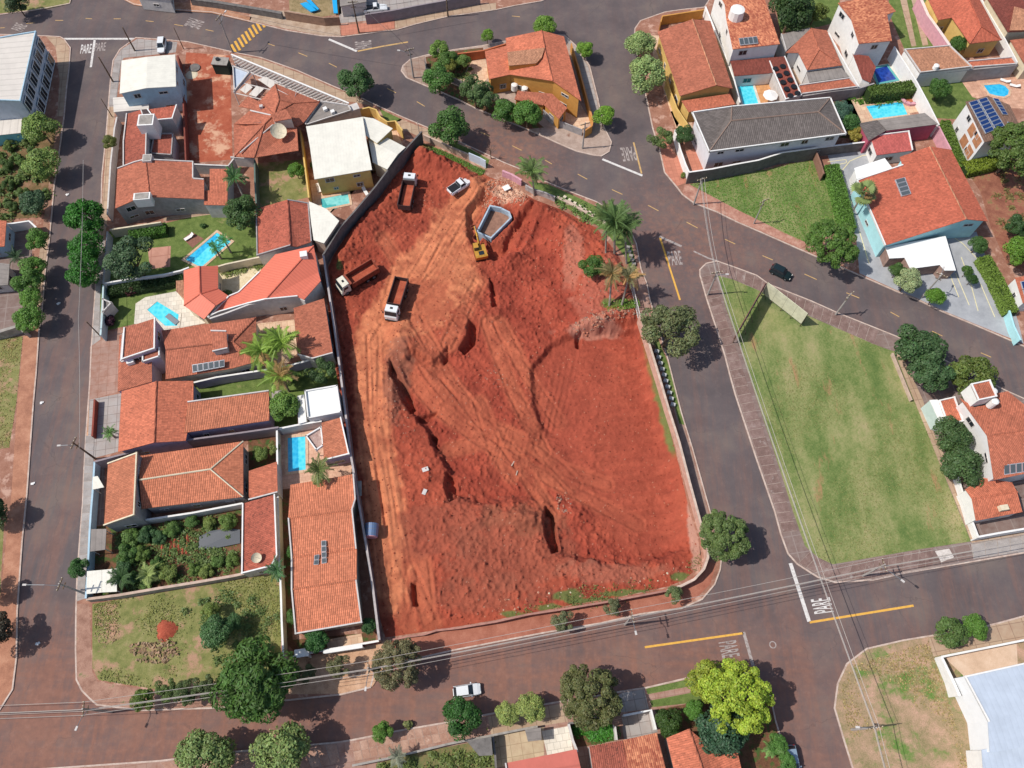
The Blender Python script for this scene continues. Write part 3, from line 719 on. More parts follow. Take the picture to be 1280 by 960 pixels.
# east block
strip('lawn', "897,345 907,384 924,432 935,466 966,560 991,640 1006,683 1022,697 1040.6,705.6 1072.5,700 1147.5,687 1213,677 1190,620 1170,570 1158,540 1147,511 1130,470 1118,440 1100,434 1014,397 954,366 916,350", LAWNB, Z2)
strip('pavement', "1214,679 1206,657 1170,570 1158,540 1147,513 1118,440 1124,438 1153,500 1166,540 1203,617 1223,673 1300,659 1400,640 1400,662 1280,683", SIDE_SAND, Z3)
strip('pavement', "1213,680 1330,660 1330,682 1280,690 1216,699", SIDE_GREY, Z4)
sheet('rubble_patch', "1168,689 1186,686 1192,697 1176,703", m_ground('pale_rubble', ['a39a92', 'c3bab2', 'd8d0c8'], 2, 9, .6), Z3)
# triangle block
strip('pavement', "505,84 512,75 531,71 533,84 529,96 545,112 510,98", m_slab('crazy_paving', '9b8678', 1.3, '7a6658', .4), Z1)
strip('patio', "590,77 606,72 612,96 600,108 575,100", PATIO, Z2)
strip('garden', "532,72 570,64 604,60 604,74 590,78 588,102 570,100 545,92 534,84", GARDEN, Z1)
strip('garden', "546,112 552,100 600,120 655,140 680,160 660,162 631,150 596,136", GARDEN, Z1)
strip('patio', "712,125 724,128 738,152 728,163 712,155 700,148", PATIO, Z1)
strip('pavement', "707,47 718,58 735,84 745,124 752,157 744,150 727,96 716,60 708,52", SIDE_GREY, Z1)
# north east block
strip('pavement', "826,193 831,216 846,233 857.5,229 850,200 838,185 828,170", SIDE_RED, Z1)
strip('pavement', "853,244 868,254 896,264.5 920,276.5 948,288 982,303 1000,311 1010,305 1000,298 920,262 862,232 855,232", m_ground('broken_pink_paving', ['8d5f50', 'a97a69', 'c09c8a'], .9, 8, .4, ('7a7a4a', .62, .5)), Z1)
strip('lawn', "862,231 920,220 980,208 1022,198 1028,215 1040,250 1047,278 1030,286 1008,304 985,294 920,262", LAWNB, Z2)
strip('driveway', "1034,194 1090,184 1108,200 1068,212 1070,225 1085,262 1090,280 1094,314 1112,322 1135,345 1195,338 1180,300 1220,290 1235,330 1262,372 1272,402 1279,430 1220,406 1179,389 1145,373 1120,363 1074,342 1070,300 1062,270", DRIVE, Z1)
strip('patio', "857,190 868,186 878,205 884,214 866,216", SIDE_RED, Z2)
strip('patio', "838,140 862,134 866,160 852,170 845,160", PATIO, Z1)
strip('pavement', "828,45 850,110 858,135 846,160 838,140 816,70 815,45", PATIO, Z1)
strip('patio', "918,100 962,92 978,124 950,131 920,135", m_slab('orange_patio', 'd09a68', .7, 'b5794e', .4), Z1)
strip('yard', "980,70 1000,68 1010,104 1000,106 990,100", SIDE_SAND, Z1)
strip('lawn', "962,-40 1045,-40 1050,10 1040,30 1015,36 975,42", LAWN, Z1)
strip('patio', "1056,125 1090,118 1150,116 1148,140 1090,152 1060,160", PATIO, Z1)
strip('garden', "1040,122 1062,122 1075,150 1074,175 1045,172", GARDEN, Z1)
strip('lawn', "1108,-40 1160,-40 1175,30 1187,56 1130,62 1112,20", LAWN, Z1)
strip('track', "1120,-20 1129,-20 1145,58 1139,59", SIDE_SAND, Z2)
strip('track', "1134,-20 1143,-20 1160,57 1153,58", SIDE_SAND, Z2)
strip('patio', "1083,84 1125,78 1135,104 1098,110", PATIOW, Z1)
strip('lawn', "1150,108 1200,100 1225,95 1240,140 1200,150 1165,148 1152,120", LAWN, Z1)
strip('patio', "1200,100 1275,92 1330,110 1330,140 1255,135 1215,122", m_slab('pink_patio', 'd0a58c', .8, 'b58068', .4), Z2)
strip('dirt_yard', "1190,185 1300,170 1420,180 1400,330 1290,345 1258,330 1238,285 1225,240 1205,210", m_ground('leaf_litter', ['6f4436', '8c5a48', 'a57a5c'], .5, 7, .5, ('6b6a40', .57, .5)), Z1)
def slabs(A, B, n, mat, jm, rows=1, name='pavement'):
    """single paving slabs between two px lines, n along and `rows` across"""
    def samp(q, u):
        L = [0]
        for a, b in zip(q, q[1:]): L.append(L[-1]+(b-a).length)
        s = u*L[-1]
        for i in range(len(q)-1):
            if s <= L[i+1]+1e-6: t = (s-L[i])/max(1e-6, L[i+1]-L[i]); return q[i]*(1-t)+q[i+1]*t
        return q[-1]
    a = [W(*q) for q in pts(A)]; b = [W(*q) for q in pts(B)]; m = MB().mat(jm); ring = [samp(a, k/n) for k in range(n+1)]; ring2 = [samp(b, k/n) for k in range(n+1)]
    for k in range(n):
        q = [ring[k], ring[k+1], ring2[k+1], ring2[k]]
        if (q[1]-q[0]).cross(q[2]-q[0]).z < 0: q.reverse()
        m.face([(p.x, p.y, .157) for p in q])
    root = tag(mesh_obj(name, m.mesh(name)), kind='structure')
    for k in range(n):
        for r in range(rows):
            f = lambda u, v: samp(a, u)*(1-v)+samp(b, u)*v
            g = .012; q = [f((k+g*2)/n, (r+g)/rows), f((k+1-g*2)/n, (r+g)/rows), f((k+1-g*2)/n, (r+1-g)/rows), f((k+g*2)/n, (r+1-g)/rows)]
            if (q[1]-q[0]).cross(q[2]-q[0]).z < 0: q.reverse()
            z = .178+rng.random()*.012; c = sum(q, Vector())/4; mb = MB().mat(mat[int(rng.random()*len(mat))]); up = [Vector((p.x-c.x, p.y-c.y, z)) for p in q]; lo = [Vector((p.x, p.y, .15)) for p in up]
            mb.face(up)
            for i in range(4): mb.face([lo[i], lo[(i+1)%4], up[(i+1)%4], up[i]])
            o = mesh_obj('slab', mb.mesh('slab'), root, (c.x, c.y, 0))
SB = [m_ground('worn_brown_slab', ['6c5751', '7f6861', '948079'], .7, 9, .25, ('9c8f88', .62, .5)), m_ground('worn_brown_slab_b', ['66524c', '78615a', '8c766e'], .9, 9, .25, ('9c8f88', .58, .6))]; SJ = m_ground('slab_joint', ['8a7a70', 'a3948a', 'b0a298'], 1, 9, .2, ('6a7040', .6, .8))
SP_ = [m_ground('worn_pink_slab', ['93705f', 'a98674', 'bb9b88'], .7, 9, .25, ('7d5f52', .6, .5)), m_ground('worn_pink_slab_b', ['8a6656', 'a07b69', 'b08e7c'], .9, 9, .25, ('c0a594', .6, .6))]
SG_ = [m_ground('worn_grey_slab', ['8b8480', '9b9490', 'aaa39e'], .7, 9, .2), m_ground('worn_grey_slab_b', ['837b76', '938b86', 'a59c96'], .9, 9, .2)]
slabs("877,347 885,373 896,406 908,444 914,466 921,493 948,575 970,638 978,666", "893,343 903,384 918,430 930,466 939,495 962,561 987,639 996,664", 30, SB, SJ)
slabs("998,704 1012,712 1024,719 1044,726 1091,723 1132,714 1166,708", "1012,690 1024,700 1041,708 1058,706 1096,697 1138,690 1166,685", 17, SB, SJ)
slabs("899,329 917,336 946,347 961,358 1014,379 1047,394 1098,414", "898,341 914,347 940,360 955,367 1004,391 1040,407 1092,431", 18, SB, SJ)
slabs("440,929 505,914 552,906 575,901", "444,951 500,938 548,928 580,920", 14, SP_, SJ, 2)
slabs("421,930 360,936 300,941 200,953", "426,953 380,962 320,972 230,985", 16, SP_, SJ, 2)
slabs("107.8,545 105.3,600 104.2,629 101.3,668 98,720 96.8,748", "118.6,545 116.3,600 113.6,640 110.8,690 108,720 106.6,746", 20, SG_, SJ)
slabs("124,302 120.3,360 116.4,416", "130.5,302 126.5,360 124.2,416", 14, SG_, SJ)
slabs("143,78 139.3,103 136.8,132", "151,80 148,105 145,132", 8, SG_, SJ, 1)
slabs("1216,697 1280,688 1340,680", "1214,681 1280,671 1340,662", 8, SG_, SJ, 1)
# lots of the west block
strip('dirt_yard', "233,66 288,70 291,200 243,204 232,198 228,130", m_ground('red_lot', ['8c4532', 'a1563f', 'b1694f'], .5, 7, .5, ('c89c80', .51, .22)), Z2)
strip('lawn', "320,205 378,200 386,247 322,262", LAWND, Z2)
strip('patio', "388,226 470,214 505,186 495,160 475,160 468,200 405,275 392,262", PATIO, Z2)
strip('lawn', "136,290 205,280 283,262 318,262 322,322 262,334 234,345 132,354", LAWN, Z2)
strip('sports_court', "185,311 214,308 213,334 188,337", m_slab('pink_court', 'ba8a78', 3, 'a57464', .3), Z3)
strip('deck', "229,299 240,290.5 255,299 241,310.5", m_slab('brown_deck', '8a6152', .6, '6a4a3e', .2), Z4)
strip('path', "205,277 283,266 284,262 205,272", SIDE_SAND, Z3)
strip('lawn', "124,356 232,345 232,378 200,398 128,415", LAWN, Z2)
strip('patio', "170,380 182,372 224,364 262,400 270,402 196,416 168,405", PATIOW, Z3)
for k in range(16): strip('stepping_stone', f"{150+k*5.2},{368-k*.9} {153.5+k*5.2},{367.4-k*.9} {153.8+k*5.2},{370-k*.9} {150.3+k*5.2},{370.6-k*.9}", CREAM, .148)
for k in range(15): strip('stepping_stone', f"{151+k*5.2},{361.5-k*.9} {154.5+k*5.2},{361-k*.9} {154.8+k*5.2},{363.6-k*.9} {151.3+k*5.2},{364-k*.9}", CREAM, .148)
strip('gravel_yard', "270,342 345,325 345,345 298,375 280,372 272,360", GRAVEL, Z2)
strip('patio', "322,405 368,400 372,442 345,470 322,470", PATIO, Z2)
strip('lawn', "236,482 334,464 362,470 372,452 416,446 424,486 372,500 372,532 338,540 236,505", LAWN, Z2)
strip('path', "340,490 352,488 352,510 340,512", SIDE_GREY, Z3)
strip('yard', "113,434 150,412 150,490 112,500", SIDE_PINK, Z2)
strip('yard', "112,500 152,492 148,565 110,575", SIDE_GREY, Z2)
strip('yard', "110,580 132,576 130,655 112,660", SIDE_BROWN, Z2)
strip('garden', "310,546 348,540 348,580 312,590", GARDEN, Z2)
strip('patio', "349,540 402,528 440,566 440,600 352,612", m_slab('pink_pool_patio', 'd9b096', .6, 'b98a72', .3, off=.5), Z2)
strip('garden', "112,660 300,632 346,712 290,718 146,742 110,748", GARDEN, Z2)
strip('lawn', "116,755 350,716 352,776 350,855 270,866 210,864 124,850 116,835", LAWND, Z2)
strip('garden', "350,612 364,612 366,800 470,790 470,800 370,816 354,800", GARDEN, Z2)
strip('driveway', "408,800 452,792 454,803 410,812", PATIO, Z3)
strip('patio', "617,920 655,913 680,909 680,944 640,955 620,960", m_slab('sand_court', 'c2ae90', 1.5, 'a08c70', .3), Z2)
strip('patio', "677,914 711,907.5 716,937 684,944", PATIOW, Z3)
strip('garden', "715,906 752,898 770,896 772,925 738,932 720,934", GARDEN, Z2)
strip('driveway', "776,896 815,889 822,915 780,925", SIDE_GREY, Z2)
strip('garden', "818,888 900,872 965,870 975,940 985,1000 930,1000 900,930 840,920", GARDEN, Z2)
strip('garden', "470,955 519,941 590,928 617,922 620,1000 470,1000", m_ground('garden_mixed', ['4a5a30', '6d6c44', '8d6a50'], .6, 6, .5), Z2)
strip('yard', "1180,822 1270,803 1272,840 1207,848", m_ground('beige_yard', ['b59a82', 'c6ab93', 'd2bba5'], .4, 8, .2), Z3)
strip('dirt_garden', "0,166 72,150 62,228 52,272 -80,280 -80,170", m_ground('jungle_floor', ['4f4a2e', '6f5a3c', '93705a'], .5, 6, .5), Z2)
strip('yard', "0,280 42,276 38,420 -60,424 -60,280", SIDE_BROWN, Z1)
for q in ("-290,-190 90,-190 70,-45 -290,-10", "240,-190 690,-190 690,-45 560,-35 360,-40 230,-60", "960,-190 1690,-190 1690,-60 1300,-45 970,-45", "-250,50 -65,55 -65,140 -250,140", "-250,300 -65,300 -65,640 -250,640", "-150,1010 1020,1030 1020,1195 -150,1195", "1420,180 1690,120 1690,540 1300,440 1295,350"): strip('yard', q, LAWND, Z1)
# north block yards
strip('garden', "60,11 88,5 95,-20 -60,-40 -60,24", LAWND, Z1)
strip('yard', "360,-30 424,-30 427,18 400,22 362,14", m_ground('yard_scrub', ['6a6040', '8d7a58', 'a58f70'], .6, 6, .4), Z1)
strip('pavement', "312,26 360,37 403,45 426,45.5 424,30 404,22 362,14 315,14", m_ground('stony_verge', ['8d7460', 'a8927e', 'b8a694'], .6, 6, .4), Z2)
strip('pavement', "427,45.5 493,36 493,27 426,32", SIDE_RED, Z3)
strip('pavement', "494,37 520,30 560,20.5 620,12 620,4 560,12 494,26", SIDE_SAND, Z2)
strip('yard', "424,30 424,-30 560,-30 560,10 500,22", SIDE_GREY, Z1)
strip('pavement', "156,1 168,7 220,14 265,17 312,28 315,22 260,6 200,2 160,-8", m_ground('earth_verge', ['8a6048', 'a87a60', 'b8917a'], .6, 6, .4), Z2)

# ---------------- the excavated site ----------------
def build_site():
    SP = [W(*a) for a in pts(SITE)]; xs = [p.x for p in SP]; ys = [p.y for p in SP]; x0, x1, y0, y1 = min(xs), max(xs), min(ys), max(ys)
    st = .155; nx = int((x1-x0)/st)+1; ny = int((y1-y0)/st)+1
    X, Y = np.meshgrid(x0+np.arange(nx)*st, y0+np.arange(ny)*st)
    def sdist(px, closed=True):
        P = [W(*a[:2]) for a in pts(px)] if isinstance(px, str) else px
        n = len(P); D = np.full(X.shape, 1e9); ins = np.zeros(X.shape, bool)
        for i in range(n if closed else n-1):
            a, b = P[i], P[(i+1)%n]; ex, ey = b.x-a.x, b.y-a.y; L2 = ex*ex+ey*ey+1e-9
            t = np.clip(((X-a.x)*ex+(Y-a.y)*ey)/L2, 0, 1); D = np.minimum(D, np.hypot(X-a.x-t*ex, Y-a.y-t*ey))
            if closed:
                c = ((a.y > Y) != (b.y > Y)) & (X < ex*(Y-a.y)/(ey if abs(ey) > 1e-9 else 1e-9)+a.x); ins ^= c
        return np.where(ins, D, -D) if closed else D
    def ss(v): v = np.clip(v, 0, 1); return v*v*(3-2*v)
    # value noise
    def vn(scale, seed, octs=4, p=.55):
        r = np.random.default_rng(seed); out = np.zeros(X.shape); amp = 1; tot = 0
        for o in range(octs):
            s = scale/2**o; gx = (X-x0)/s; gy = (Y-y0)/s; n1 = int(gx.max())+3; n2 = int(gy.max())+3; g = r.random((n2, n1))
            i = gx.astype(int); j = gy.astype(int); fx = ss(gx-i); fy = ss(gy-j)
            out += amp*((g[j,i]*(1-fx)+g[j,i+1]*fx)*(1-fy)+(g[j+1,i]*(1-fx)+g[j+1,i+1]*fx)*fy-.5); tot += amp; amp *= p
        return out/tot
    def vs(ang, sx, sy, seed):
        r = np.random.default_rng(seed); a = math.radians(ang); u = (X*math.cos(a)+Y*math.sin(a)); v = (-X*math.sin(a)+Y*math.cos(a)); out = np.zeros(X.shape); amp = 1; tot = 0
        for o in range(3):
            gx = (u-u.min())/(sx/2**o); gy = (v-v.min())/(sy/2**o); g = r.random((int(gy.max())+3, int(gx.max())+3)); i = gx.astype(int); j = gy.astype(int); fx = ss(gx-i); fy = ss(gy-j)
            out += amp*((g[j,i]*(1-fx)+g[j,i+1]*fx)*(1-fy)+(g[j+1,i]*(1-fx)+g[j+1,i+1]*fx)*fy-.5); tot += amp; amp *= .6
        return out/tot
    n8 = vn(8, 1); n3 = vn(3, 2); n1 = vn(1.0, 3, 3); nf = vn(.5, 4, 2, .8)
    edge = sdist(SITE); H = .15+n8*.5+n3*.35
    wob = n3*1.6+n1*1.3
    def reg_(px, depth, w, wb=1.0, soft=None): 
        nonlocal H
        ww = w if soft is None else w+soft
        H = H+depth*ss((sdist(px)+wob*wb*(1 if soft is None else np.clip(1.5/ww, .2, 1)))/ww+.5)
    def mound(x, y, rx, ry, ang, h, pw=1.0):
        nonlocal H
        c = W(x, y); m = mpp(x, y); a = math.radians(ang); dx, dy = X-c.x, Y-c.y; u = (dx*math.cos(a)+dy*math.sin(a))/(rx*m); v = (-dx*math.sin(a)+dy*math.cos(a))/(ry*m)
        H = H+h*np.exp(-((u*u+v*v)**pw))*(1+.5*n1)
    LOW = "488,452 494,470 503,490 512,512 528,532 540,548 550,575 562,592 571,622 600,630 640,622 678,629 688,645 696,668 700,692 760,705 830,700 856,682 842,600 815,480 800,410 740,408 722,395 712,330 690,275 662,268 640,300 622,322 610,340 604,362 612,385 592,400 586,425 560,440 540,452 520,440"
    reg_(LOW, -1.5, 1.0, .8, 9*ss((Y-W(590,408).y)/5)+5*ss(n3*3+.35))
    reg_("666,455 690,425 720,412 736,408 802,402 830,490 852,590 866,670 800,700 745,640 700,590 680,540 668,500", -1.0, 1.1, .35, 10*ss((W(700,520).y-Y)/7))
    # ramp where the lorries drive down, from the upper left to the lower right
    ramp = sdist("500,415 520,445 545,480 590,520 650,560 720,590", False); H = H+1.0*ss((3.2-ramp)/3)*ss((X-W(500,415).x)/-14+1)
    for px, dpt in (("488,452 496,462 512,490 519,508 513,515 504,500 494,478 487,466", -1.9), ("683,632 692,640 695,660 699,686 690,690 682,668 679,650", -2.2),
                    ("558,590 569,596 572,622 562,628 556,610", -1.4), ("536,540 545,543 547,560 538,556", -1.3), ("586,400 596,404 594,425 580,438 574,434 584,420", -1.6),
                    ("514,729 520,729 523,757 517,757", -1.5), ("612,345 618,350 622,378 616,380", -1.2), ("552,440 560,432 562,445 554,452", -.9), ("721,412 727,410 726,428 721,426", -1.2),
                    ("520,518 545,512 540,522 522,528", -.9), ("560,640 566,640 566,646 560,646", -.4)):
        H = H+dpt*ss((sdist(px)+wob*.22)/.45+.5)
    # trenches beside the old pool tank
    reg_("584,262 606,240 615,246 600,300 628,308 652,268 668,256 664,285 648,312 618,322 596,312 586,292", -1.7, 1.2, .3)
    reg_("610,254 628,257 639,263 642,273 614,301 592,291", -2.4, .35, .0)
    # heaps
    mound(530, 200, 26, 14, -38, 2.6); mound(565, 218, 30, 13, -32, 2.4); mound(595, 234, 16, 10, -30, 1.2)
    mound(458, 285, 34, 22, 45, 1.6); mound(430, 320, 14, 10, 45, 1.0); mound(490, 250, 20, 8, 50, .9)
    mound(672, 262, 30, 12, -20, 2.2); mound(652, 292, 20, 9, 60, 2.2); mound(640, 320, 16, 10, 30, 1.4); mound(700, 290, 26, 22, 0, 1.4)
    mound(760, 350, 40, 50, 0, 1.1, 2); mound(745, 400, 26, 7, 5, 1.0); mound(770, 396, 24, 6, 8, .8)
    mound(500, 455, 12, 26, 0, 1.1); mound(488, 500, 10, 36, -10, .8); mound(660, 650, 26, 10, 0, 1.3); mound(600, 650, 44, 14, 4, .8); mound(585, 700, 26, 22, 0, .5)
    mound(720, 640, 14, 10, 0, .7); mound(590, 320, 14, 8, 0, -.5)
    for k in range(70):
        gx = 470+rng.random()*230; gy = 430+rng.random()*330; mound(gx, gy, 3+rng.random()*6, 2+rng.random()*4, rng.random()*180, (rng.random()-.4)*.5)
    # wheel and track ruts
    trk = np.zeros(X.shape); comp = np.zeros(X.shape)
    def track(px, w=1.9, depth=.16, cm=1.0):
        nonlocal H, trk, comp
        D = sdist(px, False); r = np.exp(-((D-w/2)/.24)**2)*np.clip(.75+n3*3, .1, 1); H = H-depth*r+depth*.4*np.exp(-((D-w/2-.45)/.2)**2); comp = np.maximum(comp, cm*ss((w*1.1-D)/1.2)); trk = np.maximum(trk, r)
    for px in ("500,425 515,470 545,505 600,545 660,580 740,620 800,650", "510,420 540,470 580,515 650,545 700,580 760,600", "520,400 560,470 600,520 640,560 690,640",
               "452,420 455,520 465,600 478,680 486,760", "466,420 470,520 480,600 495,680 512,790", "480,440 480,540 495,620 505,700 540,780", "474,470 476,560 488,640 494,720", "500,760 497,720 508,700 528,705 534,760",
               "607,220 570,260 530,330 500,380 470,430", "615,226 580,290 550,340 520,370", "540,340 560,300 600,250", "560,430 600,350", "610,400 640,480 680,560 720,600", "625,400 650,450 700,520",
               "560,560 620,545 680,560", "640,590 620,560 600,500", "480,300 500,330 480,400"): track(px, 1.9, .15)
    for k in range(16): track(f"{760-k*1.0},{440+k*15} {800+k*3},{436+k*15}", 1.2, .07, .25)        # grader marks on the lower terrace
    for k in range(9): track(f"{520+k*2},{355+k*7} {590-k*2},{352+k*6}", 1.5, .13, .4)                # excavator tread on the upper platform
    for k in range(12): track(f"{600+k*9},{620-k*9} {620+k*9},{560-k*12}", 1.1, .09, .15)
    # rough clods away from the compacted lanes
    low0 = ss(sdist('666,455 690,425 720,412 736,408 802,402 830,490 852,590 866,670 800,700 745,640 700,590 680,540 668,500')/2+.5); lane = ss((sdist('622,222 575,238 545,262 528,300 500,322 470,372 448,400 440,440 446,540 456,640 468,740 500,780 510,700 498,600 486,520 478,450 520,420 560,400 600,350 598,320 580,300 590,262 605,240')+wob*1.2)/1.6+.5); rough = (1-np.clip(comp, 0, 1)*.7)*(1-.8*low0)*(1-.8*lane); dry = ss((3-sdist("612,222 560,262 520,320 500,380 478,420 462,470 462,560 474,640 486,700", False)/3)/2)
    rg = 1-2*np.abs(vn(1.6, 9, 3)); south = ss((W(600,640).y-Y)/3); s1 = vs(-48, 7, .7, 21); s2 = vs(7, 5, .6, 22); s3 = vs(-80, 8, .6, 23); sc = s2*low0+(1-low0)*((s1*(1-south)+s3*.6*south)); H = H+(n1*.26+nf*.34+(rg-.6)*.16)*rough+sc*.24*(1-.5*lane)+nf*.12
    dl = np.maximum(0, nf-.22)*rough*1.6*(1-.7*dry); H = H+dl
    H = np.where(edge < 1.3, H*np.clip(edge/1.3, 0, 1)+.1*(1-np.clip(edge/1.3, 0, 1)), H)
    # colours: the soil itself, dry and pale where driven on, raw and dark where dug, stained and stony at the south edge
    def C(h): return np.array(lin(h))[None, None, :]
    raw = C('a64b35'); raw2 = C('8d3b2a'); dryc = C('cc7d55'); brown = C('93543f'); pale = C('b98a70'); grass = C('5f6f3a')
    low = ss((sdist("666,455 690,425 720,412 736,408 802,402 830,490 852,590 866,670 800,700 745,640 700,590 680,540 668,500"))/2+.5)
    t = ss(n3*2+.5)[..., None]; col = raw*t+raw2*(1-t)
    col = col*(1-low[..., None]*.5)+C('a34e38')*low[..., None]*.5
    up = (1-ss(sdist(LOW)/2+.5)); q = (up*.45*(.6+n3))[..., None]; col = col*(1-q)+C('a8553a')*q
    q = np.clip(lane*.95+comp*.3*(1-lane)*(1-.6*low0), 0, 1)*np.clip(.85+n3*.9+n1*.7, .25, 1); q = q[..., None]; col = col*(1-q)+dryc*q
    def blob(x, y, rx, ry, c, k=1.0):
        nonlocal col
        p = W(x, y); m = mpp(x, y); d = np.hypot((X-p.x)/(rx*m), (Y-p.y)/(ry*m))+n3*1.0+n1*.6; w = (ss((1.15-d)/.4)*k)[..., None]; col = col*(1-w)+c*w
    blob(640, 690, 80, 60, brown, .5); blob(560, 660, 60, 40, brown, .4); blob(497, 475, 18, 55, C('8c5a46'), .7); blob(660, 650, 50, 22, C('96563e'), .7); blob(760, 715, 70, 14, pale, .2); blob(600, 745, 60, 25, brown, .45)
    blob(715, 320, 14, 50, C('b5705a'), .7); blob(460, 282, 34, 26, C('84392a'), .5); blob(545, 208, 44, 14, C('8f3d2c'), .5); blob(530, 380, 34, 40, C('a85038'), .5); blob(760, 360, 40, 50, C('ab5f4c'), .7); blob(735, 408, 40, 9, C('b5806c'), .6); blob(550, 340, 40, 16, C('b86a48'), .4)
    blob(637, 243, 26, 18, C('dcb294'), .95); blob(866, 655, 7, 60, C('b08a78'), .8); blob(440, 350, 22, 18, C('a04c38'), .5)
    blob(565, 196, 42, 9, grass, .9); blob(532, 184, 12, 14, grass, .9); blob(598, 214, 16, 7, C('7c7a48'), .8); blob(425, 334, 5, 9, grass, .9)
    for x, y, a, b in ((640, 768, 20, 5), (712, 746, 16, 9), (785, 742, 30, 5), (690, 760, 18, 5), (850, 722, 12, 5), (879, 695, 3, 16), (775, 382, 26, 7), (745, 752, 26, 4)): blob(x, y, a, b, grass, .9)
    w = (ss((1.0-edge+n1*.8)/.5)*ss((X-W(800,500).x)/3)*ss((Y-W(850,575).y)/2))[..., None]; col = col*(1-w*.9)+grass*w*.9
    lum = col.mean(2, keepdims=True); col = col*.95+lum*.04
    col = np.clip(col*(1+sc[..., None]*.22+n1[..., None]*.28+nf[..., None]*.25)*(1-trk[..., None]*.06), 0, 1)
    # random pale pebbles
    pb = (rng.random(X.shape) > .9985)&(n3 > -.02); col[pb] = col[pb]*.5+np.array(lin('cda890'))*.5
    keep = edge > -.30
    idx = -np.ones(X.shape, int); idx[keep] = np.arange(keep.sum()); V = np.stack([X[keep], Y[keep], H[keep]], 1)
    a, b, c, d = idx[:-1,:-1], idx[:-1,1:], idx[1:,1:], idx[1:,:-1]; ok = (a >= 0)&(b >= 0)&(c >= 0)&(d >= 0); F = np.stack([a[ok], b[ok], c[ok], d[ok]], 1)
    me = bpy.data.meshes.new('excavated_ground'); me.vertices.add(len(V)); me.vertices.foreach_set('co', V.ravel())
    me.loops.add(F.size); me.loops.foreach_set('vertex_index', F.ravel().astype(np.int32)); me.polygons.add(len(F)); me.polygons.foreach_set('loop_start', np.arange(0, F.size, 4, dtype=np.int32)); me.polygons.foreach_set('loop_total', np.full(len(F), 4, np.int32))
    me.update(calc_edges=True); me.polygons.foreach_set('use_smooth', np.ones(len(F), bool))
    ca = me.color_attributes.new('soil', 'FLOAT_COLOR', 'POINT'); cc = np.concatenate([col[keep], np.ones((keep.sum(), 1))], 1); ca.data.foreach_set('color', cc.astype(np.float32).ravel())
    n = N('red_soil'); at = n.n('ShaderNodeAttribute', attribute_name='soil'); g = n.noise(7, 5, .75); g2 = n.noise(2.2, 6, .7)
    k = n.mix(n.ramp(g, [(.35, .0), (.7, .5)]), at.outputs['Color'], n.mix(1.0, at.outputs['Color'], (.6, .55, .55), 'MULTIPLY'))
    n.out(k, n.bump(g, .5, .12, n.bump(g2, .4, .2)), .95); me.materials.append(n.m)
    o = mesh_obj('excavated_ground', me); tag(o, kind='structure')
    def hz(x, y):
        i = int(round((x-x0)/st)); j = int(round((y-y0)/st)); return float(H[max(0, min(ny-1, j)), max(0, min(nx-1, i))])
    return hz
HZ = build_site()
def GZ(x, y): p = W(x, y); return HZ(p.x, p.y)
# ---------------- buildings ----------------
def slab_box(root, x, y, h0, h, wx, wy, mat, name='water_tank', rot=9, lid=None, top=None):
    """a box standing on a roof: centre px at its top"""
    p = W(x, y, h); m = MB().mat(mat); m.box((p.x, p.y, (h0+h)/2), (wx, wy, h-h0), rz=math.radians(rot)); o = m.build(name, root)
    if lid: q = MB().mat(lid); q.box((p.x, p.y, h+.03), (wx*.8, wy*.8, .06), rz=math.radians(rot)); q.build('lid', o)
def panels(root, quad, h, nx, ny, mat=None, name='solar_panel', lift=.12, gap=.06, plane=None):
    """a grid of panels; quad px corners (x,y,h) in order"""
    Q = [W(*a) if len(a) > 2 else W(a[0], a[1], h) for a in pts(quad)]
    if plane:
        A_, B_, C_ = [W(*a) for a in pts(plane)]; nr = (B_-A_).cross(C_-A_); O_ = Vector((0,0,CAMH)); Q = [O_+(q-O_)*((A_-O_).dot(nr)/(q-O_).dot(nr)) for q in Q]
    def at(u, v): return (Q[0]*(1-u)+Q[1]*u)*(1-v)+(Q[3]*(1-u)+Q[2]*u)*v
    for i in range(nx):
        for j in range(ny):
            g = .04; c = [at((i+g)/nx, (j+g)/ny), at((i+1-g)/nx, (j+g)/ny), at((i+1-g)/nx, (j+1-g)/ny), at((i+g)/nx, (j+1-g)/ny)]
            if (c[1]-c[0]).cross(c[2]-c[0]).z < 0: c.reverse()
            m = MB().mat(SOLARF); z = Vector((0,0,lift)); m.face([p+z for p in c])
            for k in range(4): m.face([c[k], c[(k+1)%4], c[(k+1)%4]+z, c[k]+z])
            o = m.build(name, root); mid = sum((p for p in c), Vector())/4; q = MB().mat(mat or SOLAR)
            q.face([mid+(p-mid)*.86+Vector((0,0,lift+.015)) for p in c]); q.build('cell', o)
def dish(root, x, y, h, r, mat=None):
    p = W(x, y, h); m = MB().mat(mat or CREAM); R = Matrix.Rotation(.35, 3, 'X')@Matrix.Rotation(.3, 3, 'Y'); n = 14
    rings = [[p+R@Vector((math.cos(6.2832*k/n)*r*t, math.sin(6.2832*k/n)*r*t, .35*r*t*t)) for k in range(n)] for t in (.05, .5, .8, 1)]
    for a, b in zip(rings, rings[1:]):
        for k in range(n): m.face([a[k], a[(k+1)%n], b[(k+1)%n], b[k]])
    m.face(rings[0]); m.tube([p-Vector((0,0,.9)), p], .06); m.tube([p, p+R@Vector((0,0,r*.7))], .03); m.build('satellite_dish', root)
def tank_round(root, x, y, h0, h, r, mat=None, name='water_tank'):
    p = W(x, y, h); m = MB().mat(mat or OFFW); m.tube([(p.x,p.y,h0), (p.x,p.y,h-.12)], r, r*.95, 12); m.tube([(p.x,p.y,h-.12), (p.x,p.y,h)], r*.95, r*.5, 12); m.build(name, root)
